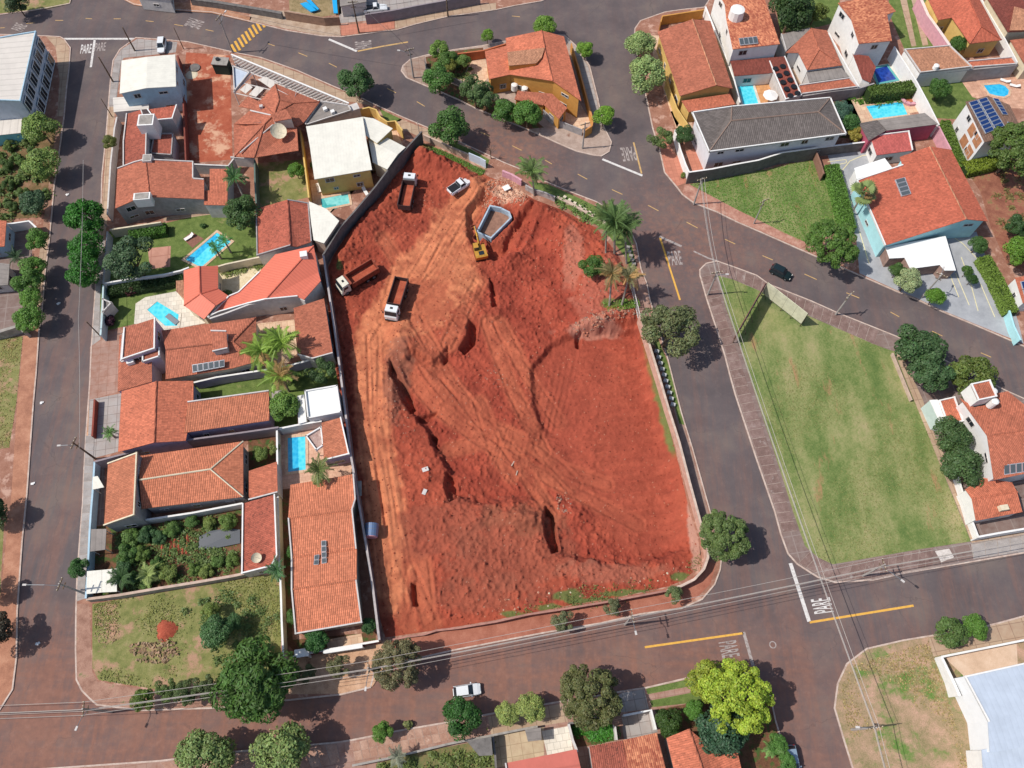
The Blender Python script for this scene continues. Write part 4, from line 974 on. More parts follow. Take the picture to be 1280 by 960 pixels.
def pool(label, px, water, coping=PATIO, steps=None, name='swimming_pool'):
    P = [W(*a) for a in pts(px)]; c = cen(P); r = thing(name, label, 'pool', (c.x, c.y, .13)); 
    O = inset([(p.x, p.y) for p in P], -.45); I = [(p.x, p.y) for p in P]; m = MB().mat(coping); n = len(P)
    for i in range(n):
        j = (i+1)%n
        q = [O[i], O[j], I[j], I[i]]; q = [(a[0], a[1], .23) for a in q]; A = (q[1][0]-q[0][0])*(q[2][1]-q[0][1])-(q[1][1]-q[0][1])*(q[2][0]-q[0][0])
        m.face(q if A > 0 else q[::-1]); m.face([(O[i][0],O[i][1],.13),(O[j][0],O[j][1],.13),(O[j][0],O[j][1],.23),(O[i][0],O[i][1],.23)]); m.face([(I[i][0],I[i][1],.13),(I[j][0],I[j][1],.13),(I[j][0],I[j][1],.23),(I[i][0],I[i][1],.23)])
    m.build('coping', r); w = MB().mat(water); w.poly([(p[0], p[1], .165) for p in I], .165); w.build('water', r)
    if steps:
        S = [W(*a) for a in pts(steps[0])]; s = MB().mat(steps[1]); s.poly([(p.x, p.y, .172) for p in S], .172); s.build('water_shelf', r)
    return r
def lounger(x, y, a, label, col=None):
    p = W(x, y); t = thing('sun_lounger', label, 'sun lounger', (p.x, p.y, .14)); M = Matrix.Rotation(math.radians(a), 3, 'Z')
    m = MB().mat(col or WHITE); m.box(Vector((p.x, p.y, .42))+M@Vector((-.3,0,0)), (1.3, .62, .08), M=M); m.build('seat', t)
    m = MB().mat(col or WHITE); m.box(Vector((p.x, p.y, .6))+M@Vector((.6,0,0)), (.75, .62, .07), M=M@Matrix.Rotation(-.6, 3, 'Y')); m.build('backrest', t)
    m = MB().mat(METALG)
    for sx in (-.8, .5):
        for sy in (-.25, .25): m.box(Vector((p.x, p.y, .28))+M@Vector((sx,sy,0)), (.05, .05, .28), M=M)
    m.build('legs', t)
# --- far west side of the west street ---
def x1(r):
    for k in range(6):      # the tall dark windows of the street front, two rows
        t = (k+.5)/6
        a = W(45.5, 39.5, 7.6); b = W(26, 127, 7.6); a.z = b.z = 0
        e = (b-a).normalized(); nn = Vector((e.y, -e.x, 0)); 
        if nn.dot(Vector((1,0,0))) < 0: a, b = b, a
        for z in (2.0, 5.6): window(r, a+Vector((.1,0,0)), b+Vector((.1,0,0)), t, z, 2.0, 2.4, WHITE)
house("long pale two storey building with dark windows at the top left corner", 'building', [
  ("-90,62,7.6 0,47,7.9 45.5,39.5,7.6 26,127,7.6 0,126,7.9 -90,135,7.6", "abef bcde", RIB_CREAM, m_paint('pale_bluegrey_render', 'b9c1cc', .12), dict(eave=.15, trim=BLUEW, cap=False, win=0))], 'commercial_building', x1)
house("low annex with pale green sheet roof below the long pale building", 'annex', [
  ("-60,150,3.2 0,146,3.2 28,143,3.2 26,166,3 -60,175,3", "abcde", RIB_CREAM, TEAL, dict(eave=.15))], 'annex')
house("orange tiled house cut by the left edge beside the row of street trees", 'house', [
  ("-60,270,4.4 8,276,3.4 5.5,308,3.4 -60,312,4.4", "abcd", TILE_OR2, BLUEW, dict(eave=.3)), ("-60,322,2.8 12,330,2.8 10,356,2.8 -60,362,2.8", "abcd", FIBRO, OFFW, {})])
wall_line("white yard wall with louvred panels left of the street trees", "9,280 36,276 45,284", 2.4, WHITE)
wall_line("grey concrete wall along the north side of the dry lawn at the left edge", "-60,424 0,414 22,407 30,414", 2.2, CONC, w=.5)
# --- west block, north end ---
def x2(r):
    pass
house("pale blue two storey corner building with cream metal roof", 'building', [
  ("152,75.6,6.6 184,71,7.0 219,68,6.6 220,108,6.6 183,110,7.0 149.5,117,6.6", "abef bcde", RIB_WHITE, BLUEW, dict(eave=.25, cap=False)),
  ("141,122,3 186,119,3 186,136,3 142,140,3", "abcd", RIB_CREAM, OFFW, dict(eave=.1))], 'corner_building')
wall_line("brick red wall between the pale blue corner building and the dirt lot", "222,69 229,130 232,200", 2.4, m_paint('brick_red_wall', '84453a', .3))
house("low white house with parapets, box water tank and stained tiles", 'house', [
  ("158,142.5,4.6 177,137,5.0 184,158,5.0 183,198,5.0 168,203,4.7 154,210,4.6 154,177,4.6", "abcdefg", TILE_OLD, OFFW, dict(eave=.1, trim=OFFW, par=[0,1,4,5], win=0)),
  ("184,137,5.0 221.6,131.5,5 216,149,4.7 194,151,4.7", "abcd", TILE_OLD, OFFW, dict(eave=.1, trim=WHITE, par=[0,1,2], win=0)),
  ("193,167,3.4 217,167,3.4 215,194.5,3.4 188,192.5,3.4", "abcd", TILE_OLD, OFFW, dict(eave=.1, win=0, trim=GREYW))], 'house',
  lambda r: (slab_box(r, 182, 149.5, 3.5, 7.2, 2.9, 2.7, WHITE, lid=CONC, rot=4), slab_box(r, 183.5, 197, 3.5, 6.2, 1.6, 1.6, OFFW, lid=CONC, rot=4)))
house("long red tiled house with small box tanks and a tall grey south wall", 'house', [
  ("147,210.5,5.0 168,202.5,5.5 182,199,5.8 242,202,4.6 242,223,4.6 255,224,4.6 255,249,4.6 236,248,4.8 187,246,5.8 168,250,5.5 144,260.5,5.0", "abcijk cdefghi", TILE_RED, GREYW, dict(eave=.1, trim=OFFW, par=[2,6,7,8,9,10])),
  ("262,211,4 285,211,4 284,256.5,4 255,256,4 255,238,4 262,238,4", "abcdef", TILE_OR2, OFFW, dict(eave=.1, win=0)),
  ], 'house', lambda r: (slab_box(r, 177, 245, 4.5, 6.6, 2.9, 1.5, WHITE, lid=CONC, rot=6),))
wall_line("white wall curving behind the long red tiled house and the dirt lot", "242,205 262,206 285,207 292,198", 2.8, OFFW)
wall_line("cream street wall running down the west side of the first two houses", "146,146 143,160 138,205 134,268", 2.3, OFFW)
def cube(r): pass
P = W(275, 76, 2.8); t = thing('site_cabin', "dark green box cabin with a flat concrete top on the red dirt lot", 'cabin', (P.x, P.y, .14)); m = MB().mat(GREENBOX); m.box((P.x, P.y, 1.4), (3.0, 1.9, 2.5), rz=-.1); m.build('body', t); m = MB().mat(CONC); m.box((P.x, P.y, 2.72), (3.2, 2.1, .14), rz=-.1); m.build('roof_slab', t)
m = MB().mat(BLACKP); m.tube([(P.x-.5, P.y+.3, 2.8), (P.x-.5, P.y+.3, 3.1)], .4, .4, 10); m.build('hatch', t)
P = W(244, 86); t = MB().mat(CONCD); t.tube([(P.x, P.y, .1), (P.x, P.y, .35)], 1.1, 1.1, 16); solo('concrete_ring', t, "round concrete ring lying on the red dirt lot", 'ring')
P = W(240, 94); t = MB().mat(CREAM); t.tube([(P.x, P.y, .1), (P.x, P.y, .22)], 1.4, .9, 11); solo('sand_heap', t, "pale sand heap next to the concrete ring on the dirt lot", 'heap')
def x5(r):
    dish(r, 348, 165, 5.8, 1.5); slab_box(r, 326, 132, 4.8, 5.6, .6, .6, OFFW, 'chimney')
    m = MB().mat(OFFW); m.tube([W(300, 191, 4.9), W(325, 170, 5.3), W(341, 156, 5.9)], .12); m.build('white_pipe', r)
    m = MB().mat(OFFW); m.tube([W(313, 138, 4.9), W(339, 144, 5.9)], .14); m.build('white_gutter', r)
    m = MB().mat(OFFW); m.tube([W(347, 112, 4.9), W(368, 123, 4.7), W(371, 113, 4.7)], .08); m.build('white_pipe', r)
house("big red hipped roof house with white pipes and a cream satellite dish", 'house', [
  ("292,155,4.4 315,136,4.4 298,133,4.2 310,120,4.2 324,127,4.4 344,105,4.4 400,127,4.2 379,154,4.2 371,158,4.4 373,188,4.4 318,197,4.4 293,196,4.4 349,125,6.0 331,155,6.0 366,129,5.4 343,143,6.2", "abnl nkl abcdepn nkjip pihgo efmp fgom pmo", TILE_RED, GREYW, dict(eave=.35, cap=TILE_RED)),
  ("338,143,7.1 357,136,7.1 365,148,6.9 343,152,6.9", "abcd", TILE_RED, OFFW, dict(eave=.1, z0=4, win=0))], 'house', x5)
house("triangular pale blue glazed canopy beside the white lattice screen", 'canopy', [("291,83,3.6 313,91,3.6 293,116,3.6", "abc", RIB_BLUE, None, dict(trim=OFFW, flat=True))], 'canopy')
t = thing('pergola', "open beam pergola over the courtyard of the big hipped house", 'pergola', W(318, 110, 0)+Vector((0,0,.14)))
for a, b in (("293,116", "343,128"), ("300,103", "338,112"), ("316,92", "352,104"), ("293,116", "316,92"), ("343,128", "358,108")):
    m = MB().mat(OFFW); m.tube([W(*pts(a)[0], 3.4), W(*pts(b)[0], 3.4)], .12, n=4); m.build('beam', t)
for q in ("293,116", "316,92", "343,128", "358,108"):
    p = W(*pts(q)[0], 3.4); m = MB().mat(OFFW); m.tube([(p.x,p.y,.14), (p.x,p.y,3.35)], .1, n=4); m.build('post', t)
for q in ("300,112,3.55 309,104,3.55 316,109,3.55 307,117,3.55", "311,118,3.55 321,107,3.55 330,111,3.55 320,121,3.55", "322,99,3.55 333,96,3.55 346,104,3.55 338,110,3.55"):
    m = MB().mat(RIB_CREAM); Q = [W(*a) for a in pts(q)]; m.poly(Q, 3.55); m.poly([p-Vector((0,0,.06)) for p in Q], 3.49); m.build('roof_sheet', t)
# lattice screen: every hollow block one piece of geometry
A, B = W(289, 68, 3.2), W(436, 129, 3.2); t = thing('lattice_screen', "long white screen wall of hollow blocks along the diagonal avenue", 'screen wall', ((A.x+B.x)/2, (A.y+B.y)/2, .13))
e = (B-A); L = e.length; e.normalize(); ang = math.atan2(e.y, e.x); m = MB().mat(OFFW)
for k in range(int(L/.42)):
    for j in range(8):
        if (k+j) % 2 == 0: p = A+e*(.42*k+.2); m.box((p.x, p.y, .3+.36*j+.1), (.36, .2, .34), rz=ang)
o = m.build('hollow_blocks', t); tag(o, kind='stuff')
m = MB().mat(WHITE); c = (A+B)/2; m.box((c.x, c.y, 3.2), (L, .3, .14), rz=ang); m.box((c.x, c.y, .2), (L, .24, .2), rz=ang); m.build('coping', t)
house("flat grey fibre cement lean-to with two vents between the red and white roofs", 'shed', [("381,155,3.6 400,127,3.6 436,132,3.6 440,139,3.6 383,157.5,3.6", "abcde", FIBRO, OFFW, dict(eave=.1, flat=True, trim=OFFW, win=0))], 'lean_to',
  lambda r: (slab_box(r, 406, 135, 3.6, 4.2, .7, .7, WHITE, 'roof_vent', 30), slab_box(r, 415.5, 138.5, 3.6, 4.2, .7, .7, WHITE, 'roof_vent', 30), slab_box(r, 441, 134, .2, 3.4, 2.2, 1.6, OFFW, 'meter_box', 25)))
house("yellow house under a large plain white roof with a pool terrace", 'house', [
  ("382.5,158,5.6 453.5,146,5.6 458,176,5.9 465,212,5.4 393,224,5.4 387,181,5.9", "abcf fcde", RIB_WHITE, YELLOW, dict(eave=.4, cap=False)),
  ("454,146,5.2 467,148,5 491,160.5,4.8 471,179,4.8 457,169,5", "abcde", RIB_WHITE, YELLOW, dict(eave=.2, cap=False, win=0)),
  ("459,167,4.2 471,179.5,4.2 484,172,3.8 507,184,3.8 497,193,4.2 484,211.6,4.0 466,203,4.0", "abfg bcdef", RIB_WHITE, CREAM, dict(eave=.2, cap=False, win=0))], 'house')
wall_line("yellow side wall between the lawn and the white roofed house", "375,162 380,200 386,247", 2.6, YELLOW)
wall_line("curved yellow front wall at the corner of the white roofed house", "384,158 448,137 461,134 470,137 475,146 484,152 494,151 503,163", 2.6, YELLOW)
wall_line("tall dark blockwork wall along the north west side of the excavation", "527,164,3.6 507,186,3.6 490,205,3.6 470,232,3.6 443,264,3.6 425,284,3.4 404,318,3.2", 3.6, DARKW, z0=-.4)
pool("pale teal pool of the white roofed yellow house", "401,249.5 435,243 437.5,255 403,262", W_TEAL, PATIO, ("401,250 405,249 409,257 420,256 421,261.5 403,263", m_water('pool_shelf_teal', '3f9fa0', '57b0ae')))
lounger(399, 237, 110, "white sun lounger near the yellow side wall"); lounger(452, 228, 75, "white sun lounger below the window of the white roofed house"); lounger(457, 241, 120, "white sun lounger by the dark blockwork wall")
house("white angular canopy roof jutting toward the excavation", 'canopy', [("386,251.6,4.2 408,261,4.2 424,276,4.2 405,304,4.0 392,300,4.0 389,279,4.2", "abcf cdef", RIB_WHITE, BEIGE, dict(eave=.15, cap=False, win=0))], 'canopy')
house("stained red gable roof house with a flat shaded right slope", 'house', [("320,261,3.6 359.5,249.5,5.0 386,254,3.8 390,302,3.8 371,308.5,4.4 363,307.5,5.0 321,320,3.6", "abfg bcdef", TILE_OLD, OFFW, dict(eave=.2, trim=GREYW, par=[0,1,4,5]))])
wall_line("dark green garden wall left of the dry lawn", "318,200 318.5,225 320,254", 2.6, m_paint('grey_green_render', '5f7068', .2))
wall_line("pale wall dividing the red hipped roof garden from the long tiled house", "288,196 318,198", 2.6, OFFW)
# garden with the diagonal blue pool
pool("bright blue diagonal pool in the lawn garden with palms beside it", "232,325 271.6,291.5 289,303 252,335", W_CYAN, PATIO, ("234,324.5 269,294 273,297 240,329.5", W_BLUE))
lounger(237.5, 298, 40, "white sun lounger on the brown deck square")
wall_line("cream garden wall south of the long grey sided house", "137,287 201,277.5", 2.4, CREAM)
wall_line("white street wall beside the lawn garden with the diagonal pool", "134,289 131,325 129,354", 2.3, OFFW)
wall_line("white wall between the two pool gardens", "130,354 165,348 205,343 226,338 236,334", 2.2, WHITE)
wall_line("cream wall along the north side of the pale gravel yard", "272,333 282,330 320,322 346,317", 2.4, CREAM)
wall_line("aqua grey street wall beside the stepping stone garden", "129,356 127,400 125.5,419", 2.3, m_paint('aqua_grey_render', 'b5c9cb', .15))
t = house("small grey gate roof on the street wall of the stepping stone garden", 'porch', [("129,374,2.6 141,379,2.6 129,392,2.6", "abc", CONCD, OFFW, dict(eave=.05, flat=True, trim=OFFW))], 'gate_porch')
house("bright red cross gabled pavilion beside the turquoise pool", 'house', [
  ("229.6,338,3.6 249,332.5,4.8 272.5,332.5,3.6 272.5,360.6,3.6 286.6,370.5,3.6 269,382.4,4.8 255,399,3.6 230,382,3.6 250,367.5,4.8", "abih bcdi defi ifgh", RIB_SALMON, CREAM, dict(eave=.35, trim=None)),
  ("220,351,3 229,350,3 230,374,3 220,364,3", "abcd", TILE_PALE, CREAM, dict(eave=.1, win=0))], 'pavilion')
house("large salmon metal roof house with a rose right slope and white parapet", 'house', [
  ("344,318,4.2 392,307,6.0 398,340,4.6 401,351,4.6 380,374.5,4.6 372,371,4.8 331,375,5.4 310,380,4.2 274,390.5,3.6 260,397,3.6 286,370,3.6 298,365,3.6 324,340,3.8", "abghijklm bcdefg", RIB_SALMON, OFFW, dict(eave=.15, trim=WHITE, par=[1,2,3,4,5,6,7]))],
  'house', lambda r: slab_box(r, 379, 317, 5.0, 6.6, 1.2, 1.1, WHITE, 'chimney', 10))
pool("turquoise pool with a dark step on the pale patio west of the red pavilion", "184.6,388 197,377.5 224,394 222,408 207,408", W_CYAN, PATIOW)
m = MB().mat(METALG); p = W(216, 400); m.box((p.x, p.y, .3), (.9, 2.6, .12), rz=.9); solo('pool_slide', m, "small grey ramp lying over the edge of the turquoise pool", 'ramp')
house("two level red tiled house front stepping down to the west street", 'house', [
  ("155,410,6.6 194.5,397.5,6.6 194,436,6.2 152,450,6.2", "abcd", TILE_RED, LILAC, dict(eave=.1, trim=WHITE, par=[0,1,2])),
  ("149,420,4.4 155,417,4.4 152,452,4.6 178,443,4.6 189.5,452,4.6 190,477,4.4 147,489.5,4.2", "abcdefg", TILE_RED, LILAC, dict(eave=.1, trim=OFFW, par=[4,5])),
  ("178,443.5,5.4 200,434.5,5.4 200,446,5.4 178,453,5.4", "abcd", TILE_RED, LILAC, dict(eave=.1, trim=WHITE, par=[0,1,2], win=0))], 'house',
  lambda r: slab_box(r, 162, 451, 4.4, 5.3, 1.1, .8, WHITE, 'condenser', 20))
house("broad red hipped roof with a raised dormer and six solar heating panels", 'house', [
  ("202,413,4.4 320,396.5,4.2 320.6,452,4.2 290,460.5,4.2 207,474,4.2 207,437,5.8 291,427,5.8", "abgf bcg cdefg", TILE_RED, CREAM, dict(eave=.35)),
  ("264,413,6.6 283,413.5,6.6 284.5,436,6.4 266,440,6.4", "abcd", TILE_RED, OFFW, dict(eave=.1, z0=4.5, win=0, trim=OFFW, par=[1,3]))], 'house',
  lambda r: panels(r, "240,456,5.2 281,449.5,5.2 281,459,4.7 241,466.5,4.7", 5, 6, 1, SOLARG))
house("plain red mono pitch roof building against the excavation wall, palms at its left", 'building', [("367,385,3.8 405,373,4.2 416,442,4.2 391,449,3.9 372,444,3.8", "abcde", TILE_OR2, OFFW, dict(eave=.15, trim=OFFW, par=[1,2]))], 'outbuilding')
wall_line("tall grey white wall south of the salmon metal roof", "262,398 283,391 312,380 342,376 372,371 381,376", 4.2, OFFW)
house("red tiled house with a straight ridge and a small white antenna mast", 'house', [
  ("152,489,4.4 195.5,476.5,5.6 241.6,476,4.4 241.6,500,4.4 232,551,4.2 193,553,5.6 147.7,565,4.2 150,521,4.2", "abfgh bcdef", TILE_OR2, LILAC, dict(eave=.3, trim=None)),
  ("235,502,4.8 336,488,4.8 336.5,525.5,4.2 268,535.5,4.2 230,541,4.4", "abcde", TILE_OR, LILAC, dict(eave=.3, trim=OFFW, par=[4]))])
wall_line("lilac wall with white top between the palm yard and the narrow lawn", "242,478 270,471.5 333,462 364,456 391,449", 2.6, LILAC, cop=WHITE)
house("small white flat roofed building by the excavation wall", 'building', [
  ("381,489,3.8 422,482,3.8 427,516,3.8 385,524,3.8", "abcd", m_paint('white_roof_coat', 'e6e6e2', .05), WHITE, dict(eave=.05, flat=True, trim=WHITE)),
  ("371.5,495,3.0 380,493,3.0 383,527,3.0 373,530,3.0", "abcd", WHITE, WHITE, dict(eave=.05, flat=True))], 'outbuilding')
wall_line("weathered grey wall running down the west side of the excavation", "404,318,3 409,352,3 418,410,3 424,455,3 431,510,3 438,566,3 447,620,2.8 457,678,2.6 466,735,2.6 474,800,2.6", 3, m_paint('weathered_wall', '7b7173', .5), w=.25, z0=-.6, cop=m_paint('pale_wall_top', 'b6adab', .3))
wall_line("grey purple wall between the red tiled house and the hipped roof house below", "118,577 160,566 185,558 206,556 240,549 300,541 348,534", 3.2, m_paint('mauve_grey', '8f8488', .2))
wall_line("terracotta topped low wall on the west street by the potted conifers", "118,499 115,545", 1.4, m_paint('maroon_wall', '8a4436', .2))
house("hipped orange roof house with cream ridge lines and a tall west gable wing", 'house', [
  ("135,579,4.4 172,565.5,6.2 168.5,644,6.2 141,653.6,4.6 130,657.5,4.2", "abcde", TILE_OR, GREYW, dict(eave=.1, trim=CREAM, par=[1,2,3,4])),
  ("174,570,4.2 304,551.5,4.2 304,621,4.2 177,636,4.2 174,600,5.7 263,586.5,5.7", "abfe bcf cdef", TILE_OR, GREYW, dict(eave=.35, cap=CREAM))])
house("small orange lean-to roof left of the rectangular blue pool", 'shed', [("311,588.6,3.4 346,577,3.6 347,616,3.6 311,625.5,3.4", "abcd", TILE_OR2, OFFW, dict(eave=.1, trim=OFFW, par=[1]))], 'outbuilding')
house("red mottled roof outbuilding carrying a round cream satellite dish", 'shed', [("303,629.5,3.5 344,618,3.7 347,694,3.7 340,708,3.5 302,717.5,3.4", "abcde", TILE_OLD, OFFW, dict(eave=.1, trim=WHITE, par=[0,1,2,3]))], 'outbuilding', lambda r: dish(r, 320.5, 697, 4.0, .75))
house("grey sheet carport roof in the vegetable garden corner", 'carport', [("114,661.5,2.8 133,661,2.8 131.5,687,2.8 112.6,689.5,2.8", "abcd", FIBRO, None, dict(flat=True))], 'carport', lambda r: [MB().mat(OFFW).tube([(W(x,y,2.8).x, W(x,y,2.8).y, .1), (W(x,y,2.8).x, W(x,y,2.8).y, 2.7)], .07).build('post', r) for x, y in ((115,663),(132,663),(131,686),(114,688))])
house("white flat carport roof in two panels at the west street", 'carport', [("108.6,714,2.8 127,712.4,2.8 127,740.5,2.8 108,742.5,2.8", "abcd", RIB_WHITE, None, dict(flat=True)), ("127.3,712.4,2.8 145.5,710.6,2.8 146,739.5,2.8 127.3,740.5,2.8", "abcd", RIB_WHITE, None, dict(flat=True))], 'carport',
  lambda r: [MB().mat(OFFW).tube([(W(x,y,2.8).x, W(x,y,2.8).y, .1), (W(x,y,2.8).x, W(x,y,2.8).y, 2.7)], .07).build('post', r) for x, y in ((110,715),(144,712),(145,738),(109,741))])
house("white slanted gate canopy on the wall of the orange hipped house", 'porch', [("116,596,2.6 122,595,2.6 130,609,2.6 115.5,612,2.6", "abcd", RIB_WHITE, None, dict(flat=True))], 'gate_porch', lambda r: [MB().mat(OFFW).tube([(W(x,y,2.6).x, W(x,y,2.6).y, .1), (W(x,y,2.6).x, W(x,y,2.6).y, 2.5)], .07).build('post', r) for x, y in ((117,597),(117,611))])
wall_line("blue white street wall in front of the orange hipped house", "118,577 116,610 113.5,640 112,662 109.5,714 107,748", 2.0, BLUEW)
wall_line("concrete retaining wall between the vegetable garden and the grass lot", "107.5,749 147,744 200,735 250,727 290,720 346,708", 1.8, CONC, w=.3, cop=BEIGE)
wall_line("white topped wall south of the orange hipped house", "141,654 180,650 240,641 303,629", 2.2, OFFW, cop=WHITE)
wall_line("white wall on the west side of the long orange roof garden", "346,537 347,617 349,700 351,740 352,776 354,822", 2.4, CREAM, cop=WHITE)
wall_line("pale wall around the rectangular pool yard", "347,536 372,531 402,526", 2.6, OFFW, cop=WHITE)
wall_line("front wall in wine red with a white top and a white gate below the long orange roof", "366,820 404,813 440,807 473.5,801", 1.9, WINE, cop=WHITE)
m = MB().mat(WHITE); a, b = W(404, 815, 2.2), W(453, 807.5, 2.2); c = (a+b)/2; e = b-a
for k in range(14): q = a+e*((k+.5)/14); m.box((q.x, q.y, 1.1), (e.length/14*.9, .1, 2.1), rz=math.atan2(e.y, e.x))
m.box((c.x, c.y, 2.22), (e.length, .5, .08), rz=math.atan2(e.y, e.x)); solo('gate', m, "white sliding gate in the wine red front wall", 'gate')
pool("rectangular two tone blue pool beside the small orange roof", "360,548 382,546 382.5,587.5 360.5,590.5", W_BLUE, PATIO, ("373,547 381.7,546.3 382.2,587.2 373.5,588.2", W_CYAN))
house("orange roof pool house beside the rectangular blue pool", 'pool house', [("402,528.5,3.6 426.5,521.5,3.8 437,568,3.8 405,576,3.5", "abcd", TILE_OR, LILAC, dict(eave=.1, trim=WHITE, par=[1,2]))], 'pool_house')
house("small stone coloured glazed canopy touching the pool house", 'canopy', [("382,545.5,2.9 402,533.5,2.9 405,557,2.9 395.5,564,2.9", "abcd", m_ground('mottled_glass', ['8c6f66', 'a58a80', 'c0aaa0'], 1.5, 9, .2), None, dict(flat=True, trim=WHITE))], 'canopy', lambda r: [MB().mat(OFFW).tube([(W(x,y,2.9).x, W(x,y,2.9).y, .1), (W(x,y,2.9).x, W(x,y,2.9).y, 2.8)], .07).build('post', r) for x, y in ((384,546),(395.5,562))])
house("long bright orange roof house with grey skylights next to the excavation", 'house', [
  ("363,606,3.8 442.5,592.5,3.8 445,624,4.2 441,637,4.8 446,686,4.0 446,725,4.9 453,778.5,3.8 369,793,3.8 364,737,4.9 364,697,4.0 360,648,4.8", "abcdk kdej jefi ifgh", TILE_OR, CREAM, dict(eave=.35, trim=OFFW, par=[1,2,3,4,5,7,8,9]))], 'house',
  lambda r: (panels(r, "401.5,676,4.35 408,675.5,4.35 408.5,704,4.35 402,705,4.35", 4.3, 1, 4, SOLARG, 'skylight'), panels(r, "393,694,4.25 399.5,693,4.25 398.5,706,4.4 392,706.5,4.4", 4.3, 1, 2, SOLARG, 'skylight')))
m = MB().mat(WHITE); p = W(377, 816, 2.4); m.box((p.x, p.y, 2.3), (2.0, 1.1, .1), rz=.15); m.box((p.x-.8, p.y, 1.2), (.12, .9, 2.2), rz=.15); m.box((p.x+.8, p.y, 1.2), (.12, .9, 2.2), rz=.15); solo('gate_porch', m, "little white porch roof over the entrance left of the white gate", 'porch')
# --- triangle block ---
house("ochre house with a steep orange roof on the triangular corner block", 'house', [
  ("677,38,6.6 705,45.5,5.4 726.5,126,5.4 691,101,6.2 632,47.5,4.6 633,57,4.6 606,64,4.4 611.5,99,4.4 638,93,4.6 681,62,6.6", "abcdj aefghidj", TILE_OR2, OCHRE, dict(eave=.3)),
  ("634,65,6.3 681,59.5,6.9 677,72,6.6 670,79,6.3 636,82,5.9", "abcde", TILE_PALE, OCHRE, dict(eave=.1, z0=4.2, win=0)),
  ("647,113.5,3.4 690,117,3.9 679,131.5,3.0 643,124,3.0", "abcd", TILE_RED, OCHRE, dict(eave=.2, win=0)), ("690,117,3.9 709,135,3.2 698.5,148.6,3.2 680,131,3.2", "abcd", TILE_RED, OCHRE, dict(eave=.2))], 'house',
  lambda r: (tank_round(r, 643, 105, 1.2, 2.6, .65, WHITE), tank_round(r, 656, 109, 1.2, 2.6, .65, WHITE)))
wall_line("curving ochre wall along the short street right of the ochre house", "714,54 724,86 734,124 741,150 740,157 731,163", 2.2, OCHRE, cop=m_paint('orange_cop', 'c98a50', .2))
wall_line("terracotta wall on the north side of the ochre house", "572,67 604,63 634,54", 2.2, TERRA)
wall_line("grey railing wall around the shrub garden of the triangular block", "531,73 532,86 545,88 576,101 580,106 604,121", 1.5, CONCD, w=.12)
wall_line("grey slatted fence along the avenue below the ochre house", "679,137 690,147 710,155 728,162", 1.8, GREYW, w=.1)
# --- north east block ---
house("simple red gable roof house with yellow walls by the round street trees", 'house', [
  ("822,39.5,4.6 865.5,24,5.9 888,26,4.8 916,110.5,4.8 895.5,106.5,5.9 850,120,4.6", "abef bcde", TILE_RED, YELLOW, dict(eave=.4, cap=TILE_PALE)),
  ("852,126,3.4 912,117,3.4 919.5,130,3.2 861,140,3.2", "abcd", TILE_OR2, YELLOW, dict(eave=.15))])
wall_line("tall yellow boundary wall with dark gate at the corner of the north east block", "826,27 828,20 860,15 880,12", 2.4, OCHRE)
wall_line("yellow wall running south beside the red gable roof house", "833,100 846,135 858,153 862,160", 2.3, YELLOW)
def x20(r):
    tank_round(r, 922.5, 11, 6.6, 9.0, 1.5, WHITE, 'water_tower'); panels(r, "923,48,7.05 946,45.5,7.05 948,55,7.0 925,57.5,7.0", 7, 4, 1, SOLARG)
house("tall white two storey house with mottled red roof and a round water tower", 'house', [
  ("895,-14,7.6 950,-18,7.2 975,55,6.8 916,61.5,6.8 908,24,7.0 906,5,7.2", "abcdef", m_tile('roof_tile_mottled', 'b2604a', .5, 'cf8a66'), WHITE, dict(eave=.2)),
  ("913,76,3.8 980,70.5,3.8 987,86,3.4 961,91.5,3.2 918,95,3.2", "abcde", TILE_DARK, WHITE, dict(eave=.15)),
  ("961,77,3.5 981,70.5,3.5 1002,119.5,3.3 981.5,125,3.3", "abcd", TILE_DARK, OFFW, dict(eave=.1, trim=WHITE, par=[0,1,2], win=0))], 'house', x20)
t = thing('solar_mats', "two rows of round black solar heating coils on the narrow red roof", 'solar heater', W(981, 97, 3.6))
for k in range(5):
    for s in (0, 1):
        p = W(969.5+s*9+k*4.6, 86+k*8.4-s*3, 3.62); m = MB().mat(BLACKP); m.tube([p, p+Vector((0,0,.1))], .62, .6, 12); m.build('coil', t)
wall_line("white stair wall beside the tall white house", "882,8 890,28 905,66 918,100 925,128", 2.4, WHITE)
pool("small cyan pool beside the white parasol", "921.6,108 940,105.6 948,131 929,133.5", W_CYAN, PATIOW)
P = W(964, 117, 2.6); t = thing('parasol', "white square parasol on the orange patio", 'parasol', (P.x, P.y, .14)); m = MB().mat(WHITE); n = 8
ring = [P+Vector((math.cos(6.283*k/n)*1.5, math.sin(6.283*k/n)*1.5, -.4)) for k in range(n)]
for k in range(n): m.face([ring[k], ring[(k+1)%n], P])
m.build('canopy', t); m = MB().mat(METALG); m.tube([(P.x, P.y, .14), (P.x, P.y, 2.6)], .04); m.build('pole', t)
